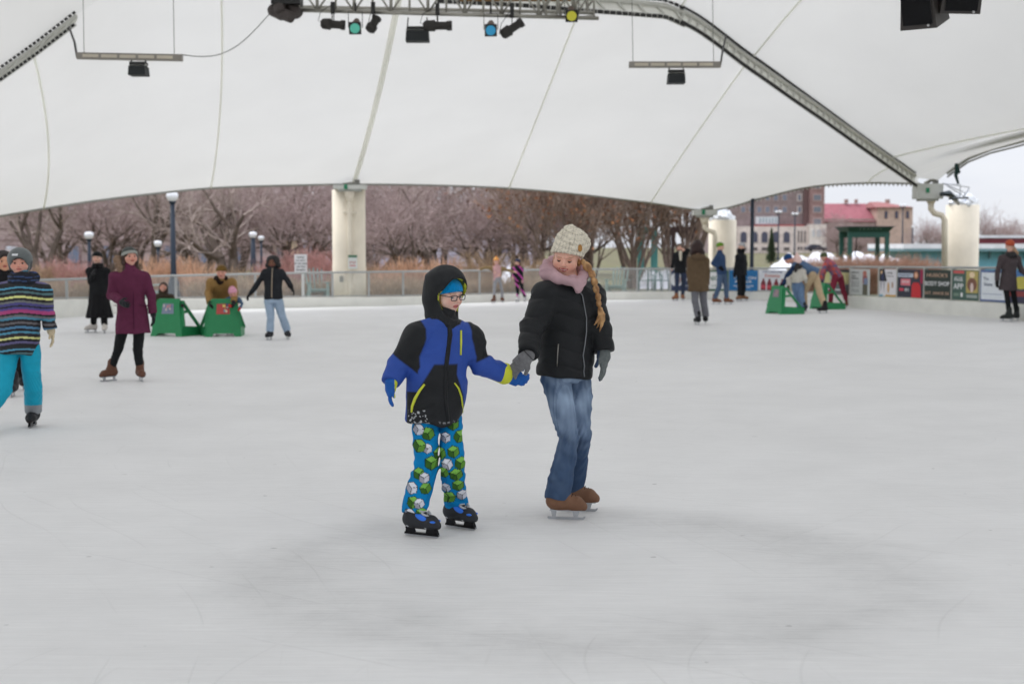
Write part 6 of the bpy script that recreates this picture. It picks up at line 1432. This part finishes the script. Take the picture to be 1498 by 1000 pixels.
back = [(-60, 84), (90, 95), (200, 88), (285, 84), (350, 95), (470, 92), (545, 80), (590, 92), (640, 84), (720, 92), (780, 80), (850, 92), (930, 86), (1010, 92)]
for i, (px, Y) in enumerate(back):
    copy_tree((protoC, protoE, protoC, protoB)[i % 4] if px < 780 else (protoF, protoD, protoC)[i % 3], px, Y, 1.75, i * 2.3, 'bare tree of the second row behind the park, number %d from the left' % (i + 1))
for o_ in list(COLL.objects):
    if o_.get('label', '').startswith('bare tree of the second row'):
        o_['label'] = 'bare tree in the crowded back row of trees behind the park'; o_['group'] = 'back row of bare trees'
# far trees at the right
far = [(1228, 260, 1.9, 'grey bare tree in front of the red roof, left one of two'), (1252, 270, 1.7, 'grey bare tree in front of the red roof, right one of two'), (1352, 280, 2.0, 'grey bare tree right of the beige end of the red roofed building'), (1376, 300, 1.9, 'grey bare tree left of the right hand column'),
       (1438, 260, 2.2, 'grey bare tree just right of the right hand column'), (1465, 320, 2.2, 'low grey bare tree above the maroon roof'), (1492, 300, 2.0, 'grey bare tree at the right edge above the low roofs')]
for i, (px, Y, s_, lb) in enumerate(far): copy_tree((protoC, protoE)[i % 2], px, Y, s_, i * 1.9, lb)
# evergreen in front of the hotel
q = base_at(1128, 150); root = empty('evergreen_tree', q, 'small dark green evergreen in front of the hotel arcade', 'tree'); rg = np.random.default_rng(8); out = []
zt = P(1128, 337, 150)[2]
for i in range(900):
    t = rg.random() ** .7; z = q[2] + .3 + t * (zt - q[2] - .3); R0 = (1 - t) * .62 + .08; a = rg.uniform(0, 6.28); p = A(q[0], q[1], z); d = A(math.cos(a) * R0, math.sin(a) * R0, rg.uniform(-.1, .35)); out.append((p + d * .2, p + d, .05, .012, rg.random()))
segs_mesh('crown', out, 3, col(52, 66, 52), col(84, 98, 72), root, M_BARK); MB().tube([q, A(q[0], q[1], zt * .8)], [.09, .03], TRK, 6).build('trunk', M_BARK, root)
# shrubs and tall grasses
def clump(name, px, Y, h_, w_, c0, c1, n, label, cat, grp, seed, spread=.9, r=.008):
    q = base_at(px, Y); root = None; rg = np.random.default_rng(seed); out = []
    for i in range(n):
        a = rg.uniform(0, 6.28); rr = w_ * .5 * math.sqrt(rg.random()); p = q + A(math.cos(a) * rr, math.sin(a) * rr * .7, 0); L = h_ * rg.uniform(.6, 1.08); tl = A(math.cos(a), math.sin(a), 0) * spread * rg.uniform(.0, .5) + rg.normal(size=3) * .12
        d = norm(UP + tl); cc = rg.random(); m_ = p + d * L * .55; e = m_ + norm(d + tl * .6 + rg.normal(size=3) * .15) * L * .45; out.append((p, m_, r, r * .9, cc)); out.append((m_, e, r * .9, r * .5, cc))
        if cat == 'shrub':
            for k in range(3): s0 = m_ + (e - m_) * rg.random(); out.append((s0, s0 + norm(d + rg.normal(size=3) * .6) * L * .25, r * .7, r * .4, rg.random()))
    o_ = segs_mesh(name, out, 3, c0, c1, None, M_BARK); V0 = Vector(tuple(q)); o_.data.transform(Matrix.Translation(-V0)); o_.location = V0
    tag(o_, label, cat, grp); return o_
OR0, OR1 = col(176, 138, 116), col(214, 178, 150); RD0, RD1 = col(160, 118, 114), col(194, 152, 146); BR0, BR1 = col(138, 116, 96), col(182, 158, 130)
desc = {0: ('orange ornamental grass', OR0, OR1), 1: ('red stemmed dogwood shrub', RD0, RD1), 2: ('low tan brown shrub', BR0, BR1)}
pl = [(60, 47, 1.0, 2), (88, 48, 1.15, 1), (112, 47, 1.05, 1), (196, 46, .9, 0), (218, 47, 1.25, 0), (240, 46.5, 1.35, 0), (268, 47, 1.3, 0), (292, 46, 1.1, 0), (352, 47, .9, 2), (395, 48, 1.0, 1), (416, 47, 1.3, 1), (452, 48, 1.5, 1), (472, 47, 1.4, 1), (545, 47, .95, 2), (572, 46.5, 1.15, 0), (598, 47, 1.3, 0), (622, 47, 1.15, 0), (648, 48, 1.3, 0), (672, 47.5, 1.1, 0), (694, 48, 1.0, 2),
      (708, 47, 1.4, 2), (775, 49, 1.2, 2), (800, 50, 1.1, 2)]
spots = {60: 'behind the striped ski jacket', 88: 'left of the black coat', 112: 'left of the black beanie', 196: 'behind the burgundy parka', 218: 'above the leftmost teal chair', 240: 'left of the tallest lamp', 268: 'right of the tallest lamp', 292: 'left of the man in tan', 352: 'right of the man in tan', 395: 'behind the black zipped jacket',
         416: 'just right of the curly haired skater', 452: 'right of the white rule sign', 472: 'left of the tall column', 545: 'right of the tall column', 572: 'second right of the tall column', 598: 'left above the boy', 622: 'above the hood of the boy', 648: 'right above the boy', 672: 'left of the girl with spread arms', 694: 'beside the arm of the girl with spread arms', 708: 'behind the girl with spread arms', 775: 'left of the woman in the beanie', 800: 'behind the pink hood of the woman'}
for i, (px, Y, h_, k) in enumerate(pl):
    nm, c0, c1 = desc[k]; clump('ornamental_grass' if k == 0 else 'shrub', px, Y, h_, 1.0, c0, c1, 260 if k == 0 else 150, nm + ' behind the boards, ' + spots[px], 'grass clump' if k == 0 else 'shrub', 'grasses and shrubs behind the boards', 100 + i, .7)
hp = [(40, 41), (100, 41.5), (160, 42), (300, 41.5), (325, 42), (352, 41.5), (378, 42), (430, 43), (485, 43), (560, 44), (600, 44.5), (655, 45), (700, 46), (745, 46), (775, 46), (820, 48)]
for i, (px, Y) in enumerate(hp):
    clump('hedge_plant', px, Y, .62, 1.0, BR0, BR1, 260, 'low brown winter shrub close behind the clear panels', 'shrub', 'low brown shrubs close behind the panels', 200 + i, 1.3)
for i in range(12):
    px = 1198 + i * 14; clump('shrub', px, 49 + (i % 3), 1.12 + .1 * math.sin(i * 2.1), 1.1, col(146, 112, 98), col(186, 154, 134), 330, 'reddish brown shrub in the row in front of the dark green pergola', 'shrub', 'reddish brown shrub row at the right', 300 + i, .8)
# snow banks
def mound(name, px0, px1, ytop, Y, dep, label, seed, kind=None):
    a, b_ = P(px0, ytop, Y), P(px1, ytop, Y); z0 = gz(0, Y) - .1; n, m = 40, 10; rg = np.random.default_rng(seed); V = []; F = []; ph = rg.uniform(0, 6, 4)
    for i in range(n + 1):
        x = a[0] + (b_[0] - a[0]) * i / n; hh = (a[2] - z0) * (.85 + .08 * math.sin(i * .7 + ph[0]) + .07 * math.sin(i * 1.9 + ph[1])) * min(1, 4 * min(i, n - i) / n + .15)
        for j in range(m + 1): t = j / m; V.append((x, Y + dep * (t - .5), z0 + hh * math.sin(math.pi * t) ** .6))
    F = [(i * (m + 1) + j, (i + 1) * (m + 1) + j, (i + 1) * (m + 1) + j + 1, i * (m + 1) + j + 1) for i in range(n) for j in range(m)]
    o_ = mesh_obj(name, V, F, M_STONE, None, col(232, 234, 242, 1.0), True); tag(o_, label, kind=kind or 'structure')
mound('snow_bank', 1105, 1350, 366, 75, 5, 'long white snow bank behind the right hand boards', 1); mound('snow_field', 690, 830, 384, 70, 8, 'patch of snow on the lawn', 2); mound('snow_field', 920, 1030, 392, 58, 5, 'patch of snow on the lawn', 3)

# ------------------------------------------------------------------ buildings
def win(root, c, w_, h_, glass=col(92, 98, 112), frame=col(196, 180, 170), arch=False, ft=.18, dy=0):
    b = MB(); b.box(c + A(0, -.06, 0), (w_ + ft * 2, .16, h_ + ft * 2), frame)
    if arch: b.prism([((w_ / 2 + ft) * math.cos(t), (w_ / 2 + ft) * math.sin(t)) for t in np.linspace(0, math.pi, 9)], c + A(0, -.14, h_ / 2), A(1, 0, 0), UP, A(0, .16, 0), frame)
    f_ = b.build('window', M_STONE, root); b = MB(); b.box(c + A(0, -.15, 0), (w_, .04, h_), glass)
    if arch: b.prism([((w_ / 2) * math.cos(t), (w_ / 2) * math.sin(t)) for t in np.linspace(0, math.pi, 9)], c + A(0, -.17, h_ / 2), A(1, 0, 0), UP, A(0, .04, 0), glass)
    b.build('pane', M_GLOSS, f_)
def pbox(b, x0, x1, y0, y1, Y, dep, c, dy=0.0):     # block whose face is at depth Y
    p0, p1 = P(x0, y1, Y), P(x1, y0, Y); b.box(A((p0[0] + p1[0]) / 2, Y + dep / 2 + dy, (p0[2] + p1[2]) / 2), (abs(p1[0] - p0[0]), dep, abs(p1[2] - p0[2])), c)
# left: long mauve brick building
Y = 112; root = empty('brick_building', P(150, 400, Y) * A(1, 1, 0), 'long mauve brick building with bands of stone behind the bare trees on the left', 'building')
b = MB(); pbox(b, -330, 400, 215, 412, Y, 14, col(172, 154, 154)); b.build('wall', M_BRICK if 'M_BRICK' in globals() else M_STONE, root)
b = MB()
for y_ in (268, 290, 312, 334, 350, 366, 382): pbox(b, -330, 400, y_, y_ + 1.2, Y - .08, .1, col(126, 106, 108))
b.build('stone_band', M_STONE, root)
for x_ in (-250, -150, -60, 18, 108, 160, 250, 300, 345):
    for y_ in (300, 372): win(root, P(x_, y_, Y), .95, 1.0 if y_ < 350 else 1.3, col(112, 122, 146) if x_ != 18 else col(214, 220, 236), col(140, 118, 118), ft=.08)
# cream house behind the zipped jacket
Y = 96; root = empty('cream_house', P(405, 400, Y) * A(1, 1, 0), 'small cream house behind the trees left of the white rule sign', 'building'); b = MB(); pbox(b, 398, 424, 352, 412, Y, 6, col(196, 178, 152)); b.build('wall', M_STONE, root); win(root, P(411, 372, Y), .5, 1.0, col(120, 124, 136))
p0, p1 = P(395, 352, Y), P(427, 352, Y); b = MB(); b.prism([(0, 0), (p1[0] - p0[0], 0), ((p1[0] - p0[0]) * .7, .9), ((p1[0] - p0[0]) * .1, .9)], p0 - A(0, .2, 0), A(1, 0, 0), UP, A(0, 6.4, 0), col(150, 140, 140)); b.build('roof', M_STONE, root)
# pale house behind the middle trees
Y = 118; root = empty('white_house', P(650, 400, Y) * A(1, 1, 0), 'pale lavender white boarded house showing through the trees in the middle', 'building'); b = MB(); pbox(b, 432, 790, 336, 412, Y, 8, col(206, 202, 220)); b.build('wall', M_STONE, root); b = MB()
for y_ in range(342, 404, 6): pbox(b, 432, 790, y_, y_ + 1.0, Y - .05, .08, col(170, 164, 184))
b.build('siding', M_STONE, root)
for x_ in (470, 560, 610, 690, 738): win(root, P(x_, 362, Y), .8, 1.0, col(120, 116, 136))
b = MB(); pbox(b, 425, 797, 326, 337, Y - .5, 9, col(168, 160, 170)); b.build('roof', M_STONE, root)
# hotel
Y = 400; root = empty('hotel', P(1145, 368, Y) * A(1, 1, 0), 'brown brick hotel of several storeys above a cream arcade, right of the plain dark pole', 'building'); HB = col(136, 122, 122); CRM = col(206, 194, 188)
b = MB(); pbox(b, 1040, 1184, 225, 372, Y, 30, HB); b.build('wall', M_STONE, root); b = MB(); pbox(b, 1184, 1207, 232, 372, Y - 3, 34, col(140, 114, 112)); b.build('tower', M_STONE, root)
b = MB(); pbox(b, 1176, 1185, 230, 335, Y - 1.2, 3, col(112, 90, 90)); b.build('pilaster', M_STONE, root)
for x_ in (1087, 1099, 1110.7, 1122.6, 1135, 1147.8, 1169.5):
    for y_ in (254, 271.5, 289, 306.5): win(root, P(x_, y_, Y), 1.2 if x_ < 1160 else .9, 1.6, col(112, 116, 130), col(168, 150, 146) if x_ < 1160 else CRM, ft=.22)
for y_ in (254, 271.5, 289, 306.5, 324): win(root, P(1195.5, y_, Y - 3), 2.0, 1.5, col(104, 108, 118), col(176, 152, 148), ft=.25)
b = MB(); pbox(b, 1106, 1139, 317, 328, Y - 1.5, 2, col(206, 210, 214)); b.build('glazed_terrace', M_STONE, root); b = MB()
for i in range(6): pbox(b, 1111 + i * 4.6, 1113.4 + i * 4.6, 318.5, 326.5, Y - 1.6, .15, col(150, 170, 178))
b.build('terrace_window', M_GLOSS, root)
b = MB(); pbox(b, 1100, 1176, 328.5, 331, Y - 3.4, 5, col(150, 84, 84)); b.build('balcony_rail', M_STONE, root)
b = MB(); pbox(b, 1080, 1184, 331, 370, Y - 4, 6, CRM); b.build('arcade', M_STONE, root); b = MB(); pbox(b, 1184, 1209, 328, 370, Y - 5, 6, col(214, 206, 200)); b.build('bay', M_STONE, root)
for x_ in (1087.6, 1103.7, 1118.4, 1135, 1150.6):
    win(root, P(x_, 349, Y - 4), 1.7, 2.2, col(72, 74, 92), CRM * .9, True, .15); win(root, P(x_, 364, Y - 4), 1.6, .9, col(90, 84, 84), CRM * .9, ft=.1)
for x_ in (1168, 1172.5, 1177.5): win(root, P(x_, 346, Y - 4), .45, 3.2, col(110, 104, 104), CRM * .9, ft=.1); win(root, P(x_, 363, Y - 4), .5, .9, col(80, 76, 80), CRM * .9, ft=.1)
for x_ in (1190, 1198, 1205): win(root, P(x_, 341, Y - 5), .7 if x_ != 1198 else 1.3, 2.0, col(184, 184, 188), col(224, 218, 212), ft=.12)
# red roofed building
Y = 430; root = empty('red_roofed_building', P(1270, 368, Y) * A(1, 1, 0), 'large building with a broad red roof and a beige end block', 'building')
b = MB(); pbox(b, 1205, 1312, 320, 372, Y, 26, col(160, 142, 138)); b.build('wall', M_STONE, root)
zr = P(1250, 296, Y)[2]; ze = P(1250, 324, Y)[2]; x0, x1 = P(1190, 300, Y)[0], P(1309, 300, Y)[0]; xr = P(1280, 300, Y)[0]
b = MB(); b.add([A(x0, Y - .6, ze), A(x1, Y - .6, ze), A(x1, Y + 26, ze), A(x0, Y + 26, ze), A(x0, Y + 12, zr), A(xr, Y + 12, zr)], [(0, 1, 5, 4), (1, 2, 5), (2, 3, 4, 5), (0, 4, 3), (0, 3, 2, 1)], col(146, 92, 100)); b.build('roof', M_STONE, root)
b = MB(); pbox(b, 1283, 1335.5, 303, 372, Y - 2, 20, col(186, 164, 152)); b.build('end_block', M_STONE, root)
for x_ in (1296, 1311.5, 1327.5): win(root, P(x_, 315, Y - 2), .9, 1.8, col(64, 66, 84), col(176, 148, 134), True, .1)
b = MB(); zc = P(1300, 303.5, Y)[2]; zp = P(1300, 294, Y)[2]; xa, xb = P(1281, 300, Y - 3)[0], P(1337, 300, Y - 3)[0]
b.add([A(xa, Y - 3, zc), A(xb, Y - 3, zc), A(xb, Y + 19, zc), A(xa, Y + 19, zc), A(xa + 1, Y + 8, zp), A(xb - 7.5, Y + 8, zp)], [(0, 1, 5, 4), (1, 2, 5), (2, 3, 4, 5), (0, 4, 3), (0, 3, 2, 1)], col(146, 100, 100)); b.build('end_roof', M_STONE, root)
for x_, w_ in ((1237, 4), (1252, 3), (1297, 5)): b = MB(); pbox(b, x_, x_ + w_, 291.5, 297, Y + 10, 2, col(150, 128, 122)); b.build('chimney', M_STONE, root)
# low turquoise building with snow on its roof, and the maroon one behind
Y = 100; root = empty('turquoise_building', P(1430, 390, Y) * A(1, 1, 0), 'low turquoise building with a flat snow covered roof behind the right hand column', 'building')
b = MB(); pbox(b, 1345, 1640, 366, 400, Y, 8, col(124, 186, 202)); b.build('wall', M_PAINT, root); b = MB(); pbox(b, 1322, 1650, 363.5, 367.5, Y - 1.2, 10, col(110, 140, 148)); b.build('fascia', M_PAINT, root); b = MB(); pbox(b, 1322, 1650, 356.5, 363.5, Y - 1.2, 10, col(234, 236, 242, 1.0)); b.build('roof_snow', M_STONE, root)
for x_ in (1385, 1447, 1468, 1500): b = MB(); pbox(b, x_, x_ + 3, 367.5, 378, Y - .5, .3, col(96, 128, 136)); b.build('bracket', M_PAINT, root)
Y = 170; root = empty('maroon_building', P(1480, 370, Y) * A(1, 1, 0), 'long low maroon building with snow on its roof at the right edge', 'building'); b = MB(); pbox(b, 1432, 1640, 348, 372, Y, 8, col(120, 66, 76)); b.build('wall', M_STONE, root); b = MB(); pbox(b, 1430, 1642, 344, 348, Y - .3, 9, col(220, 222, 230, 1.0)); b.build('roof_snow', M_STONE, root)
# parked car by the hotel
Y = 270; q = base_at(1195, Y); root = empty('parked_car', q, 'dark parked car with snow on its bonnet in front of the hotel', 'car'); q = A(q[0], Y, P(1197, 366, Y)[2])
b = MB(); b.prism([(-1.9, 0), (1.9, 0), (1.95, .5), (1.0, .62), (.5, 1.05), (-1.1, 1.1), (-1.75, .65), (-1.9, .5)], q + UP * .0, A(1, 0, 0), UP, A(0, 1.6, 0), col(60, 58, 70)); b.build('body', M_PLAST, root)
b = MB(); b.prism([(-1.0, .66), (.6, .66), (.35, .98), (-1.0, 1.0)], q - A(0, .01, 0), A(1, 0, 0), UP, A(0, .02, 0), col(70, 78, 92)); b.build('window', M_GLOSS, root)
b = MB(); b.prism([(.62, .60), (1.9, .50), (1.9, .58), (.66, .70)], q, A(1, 0, 0), UP, A(0, 1.5, 0), col(226, 228, 236)); b.build('snow', M_STONE, root)
for x_ in (-1.2, 1.25): b = MB(); b.prism([(.32 * math.cos(t), .32 * math.sin(t)) for t in np.linspace(0, 6.283, 15)[:-1]], q + A(x_, -.03, .02), A(1, 0, 0), UP, A(0, .22, 0), DK); b.build('wheel', M_PLAST, root)

# ------------------------------------------------------------------ camera and light
cam = bpy.data.cameras.new('camera'); co = bpy.data.objects.new('camera', cam); COLL.objects.link(co); scene.camera = co
co.location = (0, 0, CAM_H); co.rotation_euler = (R_(90) - PITCH, 0, 0); cam.sensor_width = 36; cam.lens = F_PX / 1498 * 36; cam.clip_end = 4000; cam.clip_start = .1
cam.dof.use_dof = True; cam.dof.focus_distance = 8.25; cam.dof.aperture_fstop = 2.9
wd = bpy.data.worlds.new('World'); scene.world = wd; wd.use_nodes = True; nt = wd.node_tree; L = nt.links.new; bg = nt.nodes['Background']
sky = nt.nodes.new('ShaderNodeTexSky'); sky.sky_type = 'NISHITA'; sky.sun_disc = False; sky.sun_elevation = R_(38); sky.sun_rotation = R_(300); sky.dust_density = 3; sky.air_density = 1
hs = nt.nodes.new('ShaderNodeHueSaturation'); hs.inputs['Saturation'].default_value = .22; L(sky.outputs[0], hs.inputs['Color'])
tc = nt.nodes.new('ShaderNodeTexCoord'); mp = nt.nodes.new('ShaderNodeMapping'); mp.inputs['Scale'].default_value = (2.2, 2.2, 11); L(tc.outputs['Generated'], mp.inputs['Vector'])
n = nt.nodes.new('ShaderNodeTexNoise'); n.inputs['Scale'].default_value = 1.6; n.inputs['Detail'].default_value = 5; L(mp.outputs[0], n.inputs['Vector'])
cr = nt.nodes.new('ShaderNodeValToRGB'); cr.color_ramp.elements[0].position = .35; cr.color_ramp.elements[0].color = (5.7, 6.0, 6.7, 1); cr.color_ramp.elements[1].position = .65; cr.color_ramp.elements[1].color = (6.7, 6.85, 7.2, 1); L(n.outputs['Fac'], cr.inputs[0])
mx = nt.nodes.new('ShaderNodeMix'); mx.data_type = 'RGBA'; mx.inputs['Factor'].default_value = .86; L(hs.outputs[0], mx.inputs['A']); L(cr.outputs[0], mx.inputs['B']); sz = nt.nodes.new('ShaderNodeSeparateXYZ'); L(tc.outputs['Generated'], sz.inputs[0]); mr = nt.nodes.new('ShaderNodeMapRange'); mr.inputs[1].default_value = 0; mr.inputs[2].default_value = 1; mr.inputs[3].default_value = 1.0; mr.inputs[4].default_value = 2.3; L(sz.outputs[2], mr.inputs[0])
vs = nt.nodes.new('ShaderNodeVectorMath'); vs.operation = 'SCALE'; L(mx.outputs['Result'], vs.inputs[0]); L(mr.outputs[0], vs.inputs['Scale']); L(vs.outputs[0], bg.inputs['Color']); bg.inputs['Strength'].default_value = .10
sun = bpy.data.lights.new('sun', 'SUN'); sun.energy = 1.0; sun.angle = R_(20); sun.color = (1, .97, .93); so = bpy.data.objects.new('sun', sun); COLL.objects.link(so)
el, az = R_(58), R_(300); sd = A(math.sin(az) * math.cos(el), math.cos(az) * math.cos(el), math.sin(el)); so.rotation_euler = Vector(tuple(sd)).to_track_quat('Z', 'Y').to_euler(); so.location = (0, -20, 30)
sky.sun_elevation = el
scene.view_settings.view_transform = 'Standard'; scene.view_settings.look = 'None'; scene.view_settings.exposure = EXPO; scene.view_settings.gamma = 1
scene.cycles.use_denoising = True; scene.cycles.max_bounces = 10; scene.cycles.transparent_max_bounces = 12; scene.cycles.diffuse_bounces = 5; scene.cycles.transmission_bounces = 6
